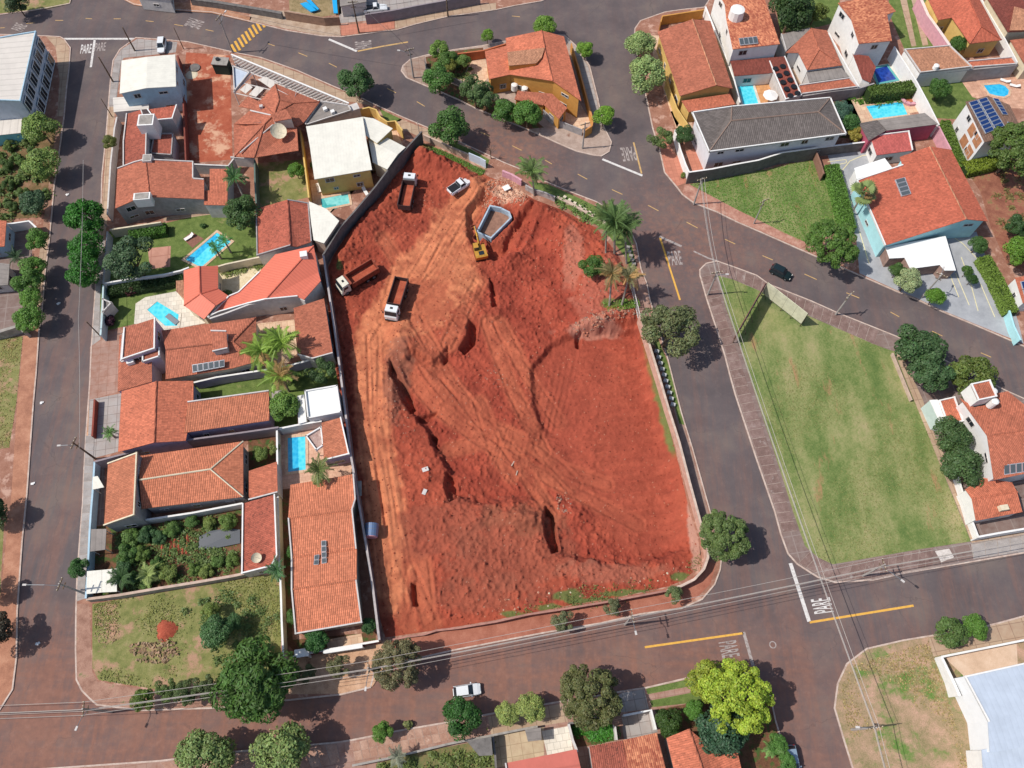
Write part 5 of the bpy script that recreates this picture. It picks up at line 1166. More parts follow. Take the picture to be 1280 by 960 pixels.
house("red hipped roof house wrapped by grey sheet roofs left of the white cube house", 'house', [
  ("1014,35,5.0 1033.5,38,4.2 1052.5,81.6,4.2 1009,87.5,4.2 998,66,4.2 982,66,4.2 1024,62,5.0", "abcg cdg defag", TILE_RED, WHITE, dict(eave=.3)),
  ("976,43,4.4 1012,34.5,4.4 1013.5,38,4.4 982,64,4.2", "abcd", FIBRO, OFFW, dict(eave=.1, trim=OFFW, par=[0], win=0)),
  ("1008,90,3.6 1051,84,3.6 1062,96,3.4 1012,103,3.4", "abcd", FIBRO, OFFW, dict(eave=.1, win=0)),
  ("999,106.5,3.2 1062,97.5,3.2 1073,109,3.0 1003,118,3.0", "abcd", TILE_OR2, WHITE, dict(eave=.1, trim=OFFW, par=[1,2,3], win=0))])
house("cubic white two storey house with red roof and covered terrace", 'house', [
  ("1047.6,3.5,7.0 1103,-6,7.0 1120,14,6.9 1109,18,6.9 1115,51,6.8 1073.6,54.5,6.8 1064,24,6.9", "abcdefg", m_tile('roof_tile_mottled', 'b2604a', .5, 'cf8a66'), WHITE, dict(eave=.2)),
  ("1066,67,3.8 1086,70,3.8 1095,84,3.5 1088,103,3.2 1078,98.5,3.2", "abcde", TILE_DARK, WHITE, dict(eave=.1, win=0))])
wall_line("long white side wall of the cubic house with tile steps", "1036,41 1046,60 1060,85 1074,109", 3, WHITE)
wall_line("grey back wall below the orange strip roof", "1003,120 1040,114 1074,110 1093,104", 2.8, GREYW)
pool("deep blue pool behind the clipped dark hedge", "1091,87.5 1108,83.5 1120,100 1097.5,104.5", W_DEEP, m_paint('teal_coping', '5fa5a5', .15))
hedge("1086,113 1112,110 1143,106", 2.6, 2.6, "tall clipped dark hedge between the deep blue pool and the cyan pool")
pool("large cyan pool north of the grey lean-to roof", "1082,133.6 1127,128 1134,144 1091,149.5", W_CYAN, PATIO, ("1082.6,134.5 1127,128.6 1128,130.5 1083.5,136.5", W_BLUE))
P = W(1136, 124); t = thing('fire_pit_seat', "round masonry bench with terracotta seat beside the cyan pool", 'bench', (P.x, P.y, .14)); m = MB().mat(PINKW)
for k in range(9): a = 1+k*.55; m.box((P.x+math.cos(a)*1.7, P.y+math.sin(a)*1.7, .4), (1.0, .6, .6), rz=a+1.57)
m.build('bench', t); m = MB().mat(TERRA); m.tube([(P.x, P.y, .14), (P.x, P.y, .3)], 1.0, 1.0, 12); m.build('hearth', t)
wall_line("tall white boundary wall right of the cyan pool", "1118,58 1132,80 1146,102 1160,128 1174,156", 3.4, WHITE)
house("long dark grey tiled two storey house with white walls", 'house', [
  ("864.5,140.5,6.2 915,133,6.2 1038,122,6.2 1058,168,6.2 886,190.5,6.2 914,151,7.6 1023,140,7.6", "abfe bcgf cdg defg", TILE_GREY, m_paint('white_wall_grey', 'd5d3d6', .1), dict(eave=.7, cap=m_paint('pinkish_cap', '8a7468', .2), trim=WHITE))])
wall_line("white front wall of the grey tiled house by the terracotta pavement", "844,162 850,185 857,205 861.5,215", 2.2, WHITE)
wall_line("dark grey wall with white top along the north side of the small field", "861.5,215 890,211 920,205 948,200 978,190.5 1022,184.5", 3.4, DARKW, cop=WHITE)
wall_line("stone grey wall with white top above the curved driveway", "1022,184.5 1055,180.5 1088,176.5", 2.6, CONCD, cop=WHITE)
wall_line("short brown fence between the small field and the driveway hedge", "1020,188 1026,204 1030,217", 2.2, m_paint('brown_board', '8d6a5a', .2))
house("grey lean-to roof with magenta walls south of the cyan pool", 'building', [
  ("1074,154,3.8 1096,150,4.2 1108,163,4.2 1086,176,3.8", "abcd", TILE_GREY, MAGENTA, dict(eave=.1, trim=None, win=0)), ("1097,150,4.3 1156,141,4.3 1173,155,4.3 1109,163,4.3", "abcd", FIBRO, MAGENTA, dict(eave=.1, win=0))], 'outbuilding')
house("small pink tiled roof with white edge above the driveway", 'garage', [("1088,170,3.4 1136,164,3.4 1141,188,3.2 1096,194,3.2", "abcd", TILE_ROSE, WHITE, dict(eave=.05, trim=WHITE, par=[3,2]))], 'garage')
wall_line("magenta wall slanting beside the aqua house", "1173,156 1180,170 1189,187", 3, PINKW)
def x30(r):
    panels(r, "1117.5,225.5,5.0 1131,222,5.3 1139,243,5.3 1126,246.6,5.0", 5, 1, 4, SOLARG, lift=.22, plane="1162,183,6.4 1208,274,6.4 1090,266,4.4")
house("aqua walled house under a wide terracotta gable roof with a solar heater", 'house', [
  ("1162,183,6.4 1189,187,5.4 1235,276.5,5.4 1208,274,6.4 1105.7,307,4.4 1070.6,225.5,4.4 1080,222,4.5 1128,206,5.6 1125,196,5.6", "abcd adefghi", m_tile('roof_tile_terracotta', 'bd6750', .5), AQUA, dict(eave=.4, trim=WHITE, par=[2,3,4], cap=TILE_PALE))], 'house', x30)
house("white flat roof with stepped front below the aqua gable house", 'porch', [("1107,309,3.0 1140,302,3.0 1182,295,3.0 1195,338,3.0 1181,338,3.0 1175,331,3.0 1138,336,3.0 1131,322,3.0 1112,323,3.0", "abcdefghi", m_paint('white_roof_coat', 'e6e6e2', .05), m_paint('stone_clad', 'a08478', .4), dict(eave=.1, flat=True, win=0))], 'porch')
house("pure white sloping canopy over the curved driveway", 'canopy', [("1068,210,3.3 1106,197.6,3.3 1115,209.5,3.3 1071,224,3.3", "abcd", m_paint('white_roof_coat', 'e6e6e2', .05), WHITE, dict(eave=.2, flat=True, win=0))], 'canopy')
def x33(r):
    panels(r, "1210,128.5,6.95 1233.5,121.5,7.15 1256,157.5,7.1 1231,168,6.9", 7, 2, 8); panels(r, "1240,122.5,7.1 1248,124,7.05 1260,144,7.0 1253,143.5,7.05", 7, 1, 5); panels(r, "1258,152,7 1267,155,6.95 1269,163,6.9 1262,162,6.9", 7, 1, 2)
    for k in range(4):
        a = W(1207, 127, 6.6); b = W(1230, 177, 6.6)
    A_, B_ = inset([(W(x, y, 6.8).x, W(x, y, 6.8).y) for x, y in ((1207,127),(1235,119.6),(1262,131),(1280,168),(1231,177.5))], .3), None
    a, b = Vector((*A_[4], 0)), Vector((*A_[0], 0)); e = (b-a); L = e.length; e.normalize(); nn = Vector((e.y, -e.x, 0))
    if nn.dot(-a) < 0: nn = -nn
    for i, t in enumerate((.17, .45)):
        for z in (2.0, 4.9):
            m = MB().mat(m_paint('clay_infill', 'b8805c', .3)); c = a+e*(L*t)+nn*.03; m.box((c.x, c.y, z), (L*.22, .06, 2.1), rz=math.atan2(e.y, e.x)); m.build('clay_panel', r)
house("tall brown roofed house with a blue grid of solar panels at the right edge", 'house', [
  ("1207,127,6.8 1235,119.6,7.2 1262,131,7 1280,168,6.8 1231,177.5,6.8", "abcde", m_tile('roof_tile_brown', '8a6a5a', .2), m_paint('white_wall_e', 'dcdad8', .08), dict(eave=.3, trim=None))], 'house', x33)
house("red hipped roof house with yellow walls near the top right corner", 'house', [
  ("1158,-6,4.6 1173,25,4.4 1190,22,4.6 1212.5,54.5,4.2 1252,50,4.2 1222,-6,4.4 1226.6,33,5.8 1208,-8,6.0", "abcdgh deg efhg", m_tile('roof_tile_terracotta', 'bd6750', .5), YELLOW, dict(eave=.3))])
house("dark red roof cut by the top right corner of the view", 'house', [("1232,-6,4.6 1260,40,4.6 1300,38,4.6 1330,-10,5.2", "abcd", TILE_DARK, CREAM, dict(eave=.3)), ("1268,8,5.2 1290,14,5.2 1300,37,4.9 1262,38,4.9", "abcd", TILE_PALE, CREAM, dict(eave=.2, z0=4.2, win=0)), ("1263,50,3.8 1300,46,3.8 1320,80,3.5 1283,84,3.5", "abcd", TILE_RED, CREAM, dict(eave=.2))])
house("pale orange tiled roof with a white cylinder tank behind the round bush", 'building', [
  ("1130,62,4.2 1187,57,4.2 1215,84,4.0 1150,91.5,4.0", "abcd", TILE_PALE, WHITE, dict(eave=.1, trim=OFFW, win=0)), ("1210,76.5,3.6 1265,71.5,3.6 1271,80.5,3.4 1217,84.5,3.4", "abcd", TILE_OR2, GREYW, dict(eave=.1, trim=OFFW, par=[1,2,3], win=0))], 'outbuilding',
  lambda r: tank_round(r, 1171.5, 81, 4.2, 5.1, .55, WHITE))
wall_line("pale pink boundary wall left of the yellow walled house", "1150,-5 1160,18 1173,36 1187,56", 3.2, PINKW, w=.5, cop=m_paint('blush', 'e0cdc6', .1))
wall_line("white wall right of the yellow walled house", "1225,-5 1240,22 1256,48 1272,78", 3, WHITE)
wall_line("grey wall behind the lawn with the round bush", "1150,94 1180,90.5 1217,86.5 1272,81", 3.2, GREYW)
pool("blue pool with a rounded end on the pink patio at the right edge", "1229,107.6 1249,106 1256,108.5 1260.5,113.5 1259.5,119 1254.5,121.8 1245,120.5 1236,118", W_BLUE, PATIO)
lounger(1255, 103, -30, "white sun lounger above the rounded pool"); lounger(1267, 109, -20, "white sun lounger right of the rounded pool")
house("orange framed solar roof cut by the right edge beside the green hedge", 'building', [("1269,347,3.4 1340,338,3.4 1340,372,3.4 1279,379,3.4", "abcd", TILE_OR2, WHITE, dict(eave=.1))], 'outbuilding', lambda r: panels(r, "1274,352,3.6 1330,345,3.6 1330,366,3.6 1280,373,3.6", 3.5, 3, 2))
wall_line("aqua wall at the right edge below the hedge", "1262,388 1268,408 1276,425", 2, AQUA)
# --- east block house ---
def x40(r):
    panels(r, "1254,581,6.0 1300,575,6.0 1300,588,5.9 1254.5,594.5,5.9", 6, 6, 1, SOLARG)
    tank_round(r, 1243.5, 488, 6.2, 8.2, .55, WHITE); tank_round(r, 1245, 501, 6.2, 8.0, .6, WHITE)
    slab_box(r, 1256, 634, 3.7, 4.5, 1.2, .8, CREAM, 'chimney', 8)
house("white two storey house with orange roofs, roof tower and dark solar panels", 'house', [
  ("1200,497.5,5.9 1218,509,6.0 1246,503,6.0 1245,492,6.0 1260,489,6.0 1300,522,6.0 1330,530,6.3 1234,544.6,6.6 1330,582,6.0 1242.5,600,6.0", "abcdefgh hgij", TILE_OR2, m_paint('white_wall_e', 'dcdad8', .08), dict(eave=.35, cap=TILE_OR2)),
  ("1213,480,8.6 1237,474.8,8.6 1246,496,8.4 1222.5,501,8.4", "abcd", TILE_OR2, WHITE, dict(eave=.05, z0=5.5, trim=WHITE, win=0)),
  ("1173,500.5,3.6 1193,496,3.6 1204,527,3.4 1184,531,3.4", "abcd", TILE_OR2, WHITE, dict(eave=.05, trim=WHITE)),
  ("1162,500,3.4 1172,499.5,3.4 1184,530,3.4 1175,528,3.4", "abcd", WHITE, m_paint('mint_render', 'bccbc4', .1), dict(eave=.05, flat=True, win=0)),
  ("1206.7,611.7,3.4 1228,597,3.9 1265,603,3.9 1271.5,615,4.0 1278,640,3.4 1220,651,3.4 1215,623.5,4.0", "abcdg gdef", TILE_OR2, WHITE, dict(eave=.2))], 'house', x40)
wall_line("low white wall along the beige path of the white two storey house", "1196,590 1204,617 1215,650 1223,671", 1.6, WHITE)
wall_line("white front wall of the white two storey house on the south street", "1223,671 1250,666 1280,661 1340,651", 2.4, WHITE)
wall_line("beige wall between the big field and the white two storey house", "1116,441 1140,500", .9, BEIGE)
# --- south east building ---
house("pale blue metal roofed building at the bottom right corner", 'building', [
  ("1205,845,5.0 1300,824,5.0 1300,888,5.6 1235,902,5.6 1237.5,941,5.2 1320,926,5.2", "abcd dcfe", RIB_BLUE, m_paint('white_wall_se', 'e0e2e4', .05), dict(eave=.08, trim=WHITE, par=[0,5,4], win=0, cap=False)),
  ("1227,937,4.4 1300,928,4.4 1310,1000,4.2 1232,1000,4.2", "abcd", RIB_BLUE, WHITE, dict(eave=.1, win=0))], 'building')
wall_line("white yard wall in front of the pale blue metal roof", "1177,821 1271,802 1330,790", 2.0, WHITE, cop=WHITE)
wall_line("tall white side wall dividing the dry corner lot from the pale blue roof", "1177,821,2 1192,852,2.4 1200,870,3", 3, WHITE, w=.3)
house("narrow red sheet roof at the bottom right edge of the view", 'shed', [("1252,958,3.4 1300,948,3.4 1310,966,3.2 1262,974,3.2", "abcd", RIB_RED, WHITE, dict(eave=.1))], 'outbuilding')
# --- south block houses ---
house("pink red ribbed roof house at the bottom edge with a sandy court", 'house', [("631,954,3.8 720.6,936.6,3.8 735,1000,3.8 640,1015,3.8", "abcd", RIB_RED, OFFW, dict(eave=.15, trim=OFFW, par=[0,1]))])
house("stained red roof house at the bottom edge with a green front garden", 'house', [("736.6,933,3.8 778,925.5,3.8 795,1000,3.8 748,1010,3.8", "abcd", TILE_OLD, OFFW, dict(eave=.1, trim=OFFW, par=[1]))])
house("dark mottled red roof house at the bottom edge behind the grey driveway", 'house', [("778.5,925,4.0 821,916,4.0 842,1000,4.0 796,1008,4.0", "abcd", m_tile('roof_tile_mottled', 'b2604a', .5, 'cf8a66'), OFFW, dict(eave=.1, trim=OFFW, par=[1]))])
house("orange red gable roof house under the lime green tree at the bottom", 'house', [("833,922.5,4.2 861,911,5.2 884,930,4.4 922,940,4.2 938,1010,4.2 895,1010,5.2 855,1015,4.2", "abfg bcdef", TILE_OR2, GREYW, dict(eave=.3, trim=None))])
wall_line("grey front wall of the mixed garden at the bottom edge", "440,957 480,949 519,940 560,930 616,919", 1.6, CONC)
wall_line("thin grey front wall of the sandy court at the bottom", "616,919 655.6,911 672,908", 1.6, CONC)
wall_line("white wall strip in front of the grey driveway house", "779,894.5 800,890.5 814,887.5 820,912", 1.8, WHITE)
wall_line("dark front wall of the green garden house at the bottom", "711,904.5 735,899.5 752,896", 1.8, CONCD)
wall_line("white dividing wall between the pale court and the green garden", "711,905 716,925 722,940", 2.2, OFFW)
wall_line("grey dividing wall between the green garden and the grey driveway", "767,895 771,925", 2.2, OFFW)
wall_line("dark wall between the mixed garden and the sandy court", "616,920 619,945 622,990", 2.0, CONCD)
house("small grey brown gate roof in front of the pale court", 'porch', [("656,912,2.6 676,909.5,2.6 677,925,2.6 660,927,2.6", "abcd", FIBRO, OFFW, dict(eave=.3, flat=True, win=0))], 'gate_porch')
house("small brown tiled gate roof in front of the grey driveway", 'porch', [("754,896,2.6 776,892.5,2.6 779,907,2.6 769,908,2.6", "abcd", m_tile('roof_tile_brown', '8a6a5a', .2), OFFW, dict(eave=.3, flat=True, win=0))], 'gate_porch')
house("dark slate gate roof at the corner of the mixed garden", 'porch', [("583,926,2.6 614,921,2.6 616,944,2.6 599,945,2.6", "abcd", CONCD, OFFW, dict(eave=.3, flat=True, win=0))], 'gate_porch')
# --- north block ---
house("maroon tiled roof at the top edge above the avenue bend", 'house', [("150,-60,4.4 205,-50,4.4 212,-3,4.2 168,-8,4.2", "abcd", TILE_DARK, OFFW, dict(eave=.3))])
wall_line("rough grey stone wall along the top of the avenue", "238,-2 270,2 300,7 330,12 352,16", 1.6, CONCD, w=.6)
wall_line("tall brick retaining wall with buttresses at the top of the avenue", "355,14 380,18 405,22 424,21", 2.2, m_paint('brown_brick', '9a7a66', .3))
wall_line("lilac grey gate wall at the top centre", "456,18 490,13 520,7 548,2 600,-8", 2.6, m_paint('mauve_grey', '8f8488', .2))
house("open garage with terracotta floor and white beams at the top edge", 'garage', [("424,-12,3 456,-16,3 458,2,3 425,8,3", "abcd", FIBRO, OFFW, dict(eave=.2, flat=True))], 'garage')
for lab, q in (("bright blue tarpaulin strip leaning by the top edge", "376,8 384,6 398,16 390,18"), ("second bright blue tarpaulin beside the leaning strip", "384,4 388,2 400,15 396,16"), ("upright bright blue sheet next to the open garage", "415,-6 421,-6 423,20 418,20")):
    m = MB().mat(m_gloss('blue_tarp', '1e9fd8', .4)); Q = [W(*a) for a in pts(q)]; m.prism([(p.x, p.y) for p in Q], .6, .72); m.prism([(p.x, p.y) for p in [Q[0]*.9+Q[2]*.1, Q[1]*.9+Q[3]*.1, Q[2]*.9+Q[0]*.1, Q[3]*.9+Q[1]*.1]], .13, .6); solo('tarpaulin', m, lab, 'tarpaulin')
# ---------------- trees ----------------
LIME, MID, DK, OLV, YEL = '6f8f3c', '4f7030', '35522a', '5d6a3c', '8fae2c'
T = [
 (50,160,20,"rounded light green street tree beside the low annex, uppermost of the west row",'round','6a8a42'),(53,203,21,"second rounded light green street tree down the west street's left side",'round','6a8a42'),
 (42,253,16,"dark bluish green tree standing over the yard wall on the left",'bushy','3c5c3c'),(46,300,14,"green street tree right beside the louvred white wall",'bushy','4c7a2e'),(42,334,15,"green street tree whose shadow falls alone on the asphalt, below the louvred wall",'bushy','507c30'),
 (36,352,17,"largest green tree in the left hand row of five",'bushy','4c7630'),(39,373,13,"bright green street tree second from the lower end of the left row",'bushy','558432'),(37,398,17,"lowest green street tree of the left row, next to the dry lawn",'bushy','4f7c2e'),
 (106,272,23,"dense dark green street tree by the white street wall, topmost of three",'round','2f6a1e'),(107,308,20,"dense dark green street tree in the middle of the three by the lawn garden",'round','2f6a1e'),(105,339,20,"dense dark green street tree lowest of the three by the lawn garden",'round','2e681e'),
 (164,323,29,"broad dark tree shading the lawn garden with the diagonal pool",'loose','3f5d3c'),(302,266,21,"dark green tree beside the stained gable roof",'bushy','3f6030'),
 (20,3,14,"dark tree at the top left corner",'bushy','3a5230'),(370,213,10,"small bright tree on the dry lawn under the hipped roof",'bushy','4f7c2a'),
 (445,102,20,"green tree on the avenue pavement next to the meter box",'bushy','3f6334'),(561,159,24,"green tree leaning over the avenue outside the excavation",'bushy','41682e'),
 (549,62,12,"light green tree at the west tip of the triangular block",'bushy','5f8438'),(560,74,11,"darker tree behind the light one at the triangle's west tip",'bushy','4a6f30'),(563,81,9,"clipped yellowish round shrub tree in the triangle garden",'round','6b7a34'),(579,76,9,"small tree by the beige yard of the ochre house",'bushy','5c7c3a'),
 (548,98,19,"green shrub tree at the railing of the triangular block",'bushy','457030'),(594,112,19,"grey green bushy tree below the beige yard",'loose','4d6b3c'),(608,122,15,"low grey green tree beside the railing end",'loose','49683a'),(632,139,15,"dense bushy tree along the avenue edge of the triangle, left one",'bushy','456f2e'),(659,142,17,"dense bushy tree along the avenue edge of the triangle, right one",'bushy','4b7730'),
 (609,44,8,"small bright round tree on the north pavement of the triangle",'round','5f8a30'),(682,32,14,"bright round tree behind the ridge of the ochre house",'round','5f8a32'),(732,61,11,"bright round street tree by the curving ochre wall",'round','639030'),(755,144,13,"bright round street tree at the south east corner of the triangle",'round','64922f'),
 (800,56,18,"pale green round tree left of the red gable roof",'round','7b9a5c'),(807,93,23,"larger pale green round tree left of the red gable roof",'round','7b9a5c'),(826,173,14,"loose tree on the terracotta pavement by the white front wall",'loose','55703a'),(856,168,12,"dark tree inside the white front wall of the grey tiled house",'bushy','35562a'),
 (990,12,26,"large dark tree at the top edge beside the white cube house",'bushy','2f4a24'),(1020,14,14,"yellow green tree under the red canopy strip at the top edge",'loose','5a7030'),(1176,110,13,"round dark bush tree on the lawn below the orange tiled roof",'round','3c6428'),(1199,55,11,"round bush against the yellow walled house",'round','3c6224'),
 (1270,186,34,"large tree with a bare leaning trunk below the solar roof house",'big','4e6a30'),(1272,283,14,"dark tree at the right edge above the hedge",'bushy','35562c'),(1276,315,20,"bright green tree at the right edge",'bushy','557f2a'),
 (1040,304,31,"big spreading tree over the north pavement of the avenue",'big','4b702e'),(1135,351,16,"tree dotted with white blossom beside the curved driveway",'bushy','87a070'),(1169,371,12,"bright round tree standing in the parking bays",'round','518028'),
 (1148,434,28,"large dark tree in the east corner of the big field",'bushy','3c5c34'),(1163,464,24,"second dark tree below the large one by the big field",'bushy','3f6038'),(1217,470,26,"olive tree in front of the white roof tower",'bushy','52692e'),
 (1189,545,24,"round dark tree between the beige path and the white house, upper one",'round','405e33'),(1204,585,25,"round dark tree between the beige path and the white house, lower one",'round','405e33'),
 (838,412,35,"wide leaning tree over the pavement right of the excavation",'loose','5c6c44'),(906,668,30,"tree on the rounded pavement corner right of the excavation",'big','55703c'),
 (498,830,30,"olive grey tree on the corner pavement under the cables",'big','656a48'),(318,850,47,"huge dark green feathery tree on the south pavement",'feather','3f6428'),
 (255,950,34,"rounded pale green tree at the bottom edge, left one",'round','648046'),(350,940,35,"rounded pale green tree at the bottom edge, right one",'round','6a864a'),
 (576,897,23,"dark green clipped tree next to the parked white car",'round','2f5a24'),(635,891,14,"small lime round tree, left of the pair on the sand pavement",'round','7f9850'),(663,885,17,"small lime round tree, right of the pair on the sand pavement",'round','7f9850'),
 (738,868,37,"broad olive green tree over the grey driveway entrance",'big','566238'),(920,873,43,"very bright yellow green tree at the south street corner",'big','86a636'),(884,851,23,"yellowish tree touching the bright corner tree",'bushy','788e30'),
 (902,909,31,"dark blue green tree under the bright corner tree",'round','33553a'),(837,903,17,"dark round tree beside the orange red gable roof",'round','35521f'),(868,888,12,"small green tree between the garden wall and the bright corner tree",'bushy','4a7a2e'),
 (478,915,12,"small tree on the paved south verge",'bushy','4f7a2e'),(98,710,12,"small dark tree at the kerb by the white carport",'bushy','35602a'),(137,178,9,"small olive tree on the verge by the cream street wall",'bushy','5a6b30'),
 (1189,791,18,"dull green tree on the sandy pavement, left of two",'bushy','4c6b34'),(1218,784,15,"brighter tree on the sandy pavement, right of two",'bushy','4f7a30'),
 (355,508,18,"light green tree beside the white flat roofed building",'bushy','5b8338'),(402,464,17,"dark tree against the excavation wall near the palms",'loose','3d5b30'),(362,472,9,"small dark shrub tree among the palms",'bushy','375a28'),
 (-14,640,20,"dark tree at the left edge halfway down",'bushy','2f4a26'),(-14,790,26,"dark tree at the left edge near the south street",'loose','3a3a2a'),(-22,735,20,"reddish dark tree at the left edge",'loose','3c3428'),
 (740,333,15,"dense green bush on the rubble mound below the great palm",'bushy','43692c'),(704,776,14,"thin grey shrub tree on the south pavement, left of three",'loose','5d6b48'),(765,759,11,"thin grey shrub tree on the south pavement, middle of three",'loose','5d6b48'),(843,744,11,"thin grey shrub tree on the south pavement, right of three",'loose','5a7044'),
 (424,832,14,"scrubby tree along the wine red wall, right one",'loose','5b6440'),(382,842,12,"scrubby tree along the wine red wall, left one",'loose','5b6840'),
 (972,930,12,"green tree at the end of the corner garden",'bushy','4b7a34'),(983,952,11,"round bush tree beside the parked blue grey car",'round','4a7834'),
 (270,790,19,"bushy tree at the edge of the grass lot",'bushy','41683a'),(290,778,12,"low tree beside the dug earth patch",'bushy','3f6538'),(262,765,11,"yellow green bush tree in the grass lot",'loose','66803a'),(314,818,14,"leafy bush tree above the huge feathery tree",'bushy','4c7434'),
 (179,875,14,"yellow green shrub tree, left end of the row by the south pavement",'bushy','54702e'),(207,862,14,"shrub tree second from the left in the row by the south pavement",'loose','4f6a34'),(232,866,15,"shrub tree third from the left in the row by the south pavement",'loose','4c6438'),(255,858,14,"shrub tree fourth from the left in the row by the south pavement",'loose','4b6038'),
 (1052,140,14,"blue green spiky bush beside the grey tiled roof, upper one",'feather','3f6450'),(1062,152,13,"green spiky bush beside the grey tiled roof, lower one",'feather','3f6a34'),(1069,168,9,"yellowish bush next to the pale wall top",'bushy','8a8a3c'),
 (1122,338,10,"low shrub tree at the stone wall of the white flat roof",'bushy','41642e'),(1209,339,7,"small round bush on the parking island, upper one",'round','3f6428'),(1215,349,7,"small round dark bush on the parking island, lower one",'round','2f5222'),(1223,306,11,"dark bush at the top of the long hedge",'bushy','3f6430'),
 (326,567,9,"bright shrub in the small garden west of the pool yard",'bushy','5f7a38'),(342,560,8,"yellow green shrub by the mauve wall end",'loose','6d8040'),
 (395,800,14,"dark leafy palm like bush in front of the long orange roof",'bushy','32602c'),(461,782,9,"dark bush in the narrow garden by the weathered wall",'bushy','33582c'),(367,690,9,"climbing bush in the narrow west garden of the long orange roof",'bushy','3f6a2c'),(367,770,9,"clipped bush in the lower narrow west garden",'bushy','3f6428'),
 (186,318,1,"","","") ,
]
for a in T:
    if a[3]:
        x, y, r, lab, kind, col = a; hc = None
        if kind == 'round' and r < 20: hc = None
        tree(x, y, r*1.03, lab, kind, col)
# vegetable garden: bushes one can tell apart, and the undergrowth between them
R_ = random.Random(5)
gv = [(165,672,12),(183,668,11),(200,672,9),(215,662,10),(240,652,9),(262,654,8),(285,652,11),(160,692,13),(178,692,10),(196,704,8),(155,708,10),(210,715,12),(243,712,8),(258,715,9),(272,702,8),(168,722,8),(184,728,9),(290,700,8)]
for i, (x, y, r) in enumerate(gv):
    shrub(x, y, r, ("upper" if y < 680 else "middle" if y < 705 else "lower")+" row of the vegetable garden, leafy bush "+["first", "second", "third", "fourth", "fifth", "sixth", "seventh", "eighth"][sum(1 for q in gv if q[0] < x and (0 if q[1] < 680 else 1 if q[1] < 705 else 2) == (0 if y < 680 else 1 if y < 705 else 2))]+" from the west", R_.choice(['4a7034', '5b7c38', '40663c', '6a8440', '557a3a']), group='bushes crowding the vegetable garden', kind='bushy')
Q = [W(*a) for a in pts("249,671,.5 262,664,.6 284,660,.5 300,662,.4 300,679,.4 275,684,.5 248,687,.4")]; m = MB().mat(m_gloss('dark_tarp', '4a4e54', .5)); m.poly(Q); m.poly([q-Vector((0,0,.04)) for q in Q]); solo('tarpaulin', m, "dark grey tarpaulin sheet spread over the east side of the vegetable garden", 'tarpaulin')
for k in range(7):
    a, b = W(204+k*5.2, 672-k*.7), W(203+k*5.2, 697-k*.7); m = MB().mat(m_ground('red_bed_soil', ['8a4030', 'a0503c', 'b0634c'], 1, 9, .5)); c_ = (a+b)/2; e = b-a; nn = Vector((-e.y, e.x, 0)).normalized()*.24
    m.face([(*(a+nn).xy, .15), (*(b+nn).xy, .15), (*b.xy, .36), (*a.xy, .36)]); m.face([(*(a-nn).xy, .15), (*a.xy, .36), (*b.xy, .36), (*(b-nn).xy, .15)]); m.face([(*(a+nn).xy, .15), (*a.xy, .36), (*(a-nn).xy, .15)]); m.face([(*(b+nn).xy, .15), (*(b-nn).xy, .15), (*b.xy, .36)])
    solo('garden_bed', m, ["first", "second", "third", "fourth", "fifth", "sixth", "seventh"][k]+" red soil planting ridge from the west in the vegetable garden", 'garden bed')
scatter('undergrowth', "146,665 180,655 300,636 302,700 290,714 150,740 146,700", 6000, .17, '55703a', "low mixed undergrowth in the vegetable garden", 'undergrowth', h=(.02, .5), clump=90)
scatter('undergrowth', "0,170 60,165 66,200 58,250 50,270 -40,278 -40,175", 9000, .22, '4f6a32', "tangled jungle of low plants beside the upper west street trees", 'undergrowth', h=(.05, .9), clump=110)
scatter('undergrowth', "225,760 300,735 348,745 350,850 290,850 250,800", 3500, .16, '55703c', "scrub spreading over the east side of the grass lot", 'undergrowth', h=(.02, .5), clump=60)
scatter('undergrowth', "532,74 604,62 604,74 590,78 588,100 546,92", 1500, .16, '4f6a34', "garden ground cover at the west tip of the triangle", 'undergrowth', h=(.02, .4), clump=25)
scatter('undergrowth', "470,957 590,930 616,922 618,990 470,990", 4500, .18, '5a7038', "mixed garden growth at the bottom edge", 'undergrowth', h=(.02, .6), clump=60)
scatter('undergrowth', "716,906 752,900 768,898 770,916 722,924", 2400, .15, '3c7a2a', "bright green ground cover in the front garden at the bottom", 'undergrowth', h=(.02, .5), clump=26)
scatter('undergrowth', "1058,118 1120,112 1146,110 1130,128 1090,130 1060,130", 2200, .16, '4c7a2c', "leafy border of plants above the large cyan pool", 'undergrowth', h=(.05, .5), clump=34)
scatter('undergrowth', "270,336 330,326 345,324 345,332 300,340 272,346", 1500, .15, '6d8444', "flowering border along the cream wall of the gravel yard", 'undergrowth', h=(.05, .45), clump=26)
scatter('undergrowth', "694,248 716,250 748,272 742,282 716,270 696,256", 1600, .16, '5d8040', "leafy bank beside the terrace wall at the top of the excavation", 'undergrowth', h=(.1, .7), clump=22)
scatter('undergrowth', "1195,225 1240,215 1250,280 1262,320 1300,330 1300,200 1230,190", 1800, .2, '6b6a3e', "dry fallen branches and weeds under the leaning tree", 'undergrowth', h=(.02, .3), clump=40)
scatter('undergrowth', "1290,900 1290,860 1292,850 1294,870", 10, .1, '5a7038', "weeds at the right edge", 'undergrowth')if False else None
scatter('grass', "897,345 935,466 991,640 1022,697 1040,705 1147,687 1213,677 1147,511 1118,440 1014,397 916,350", 20000, .09, '6f7a45', "short grass of the big triangular field", 'grass', h=(0, .06), tonev=.3, mask=(.09, -.05))
scatter('grass', "116,755 350,716 352,776 350,855 270,866 210,864 124,850", 11000, .12, '6f7c40', "rough grass of the lot below the vegetable garden", 'grass', h=(0, .15), tonev=.4, mask=(.16, -.05))
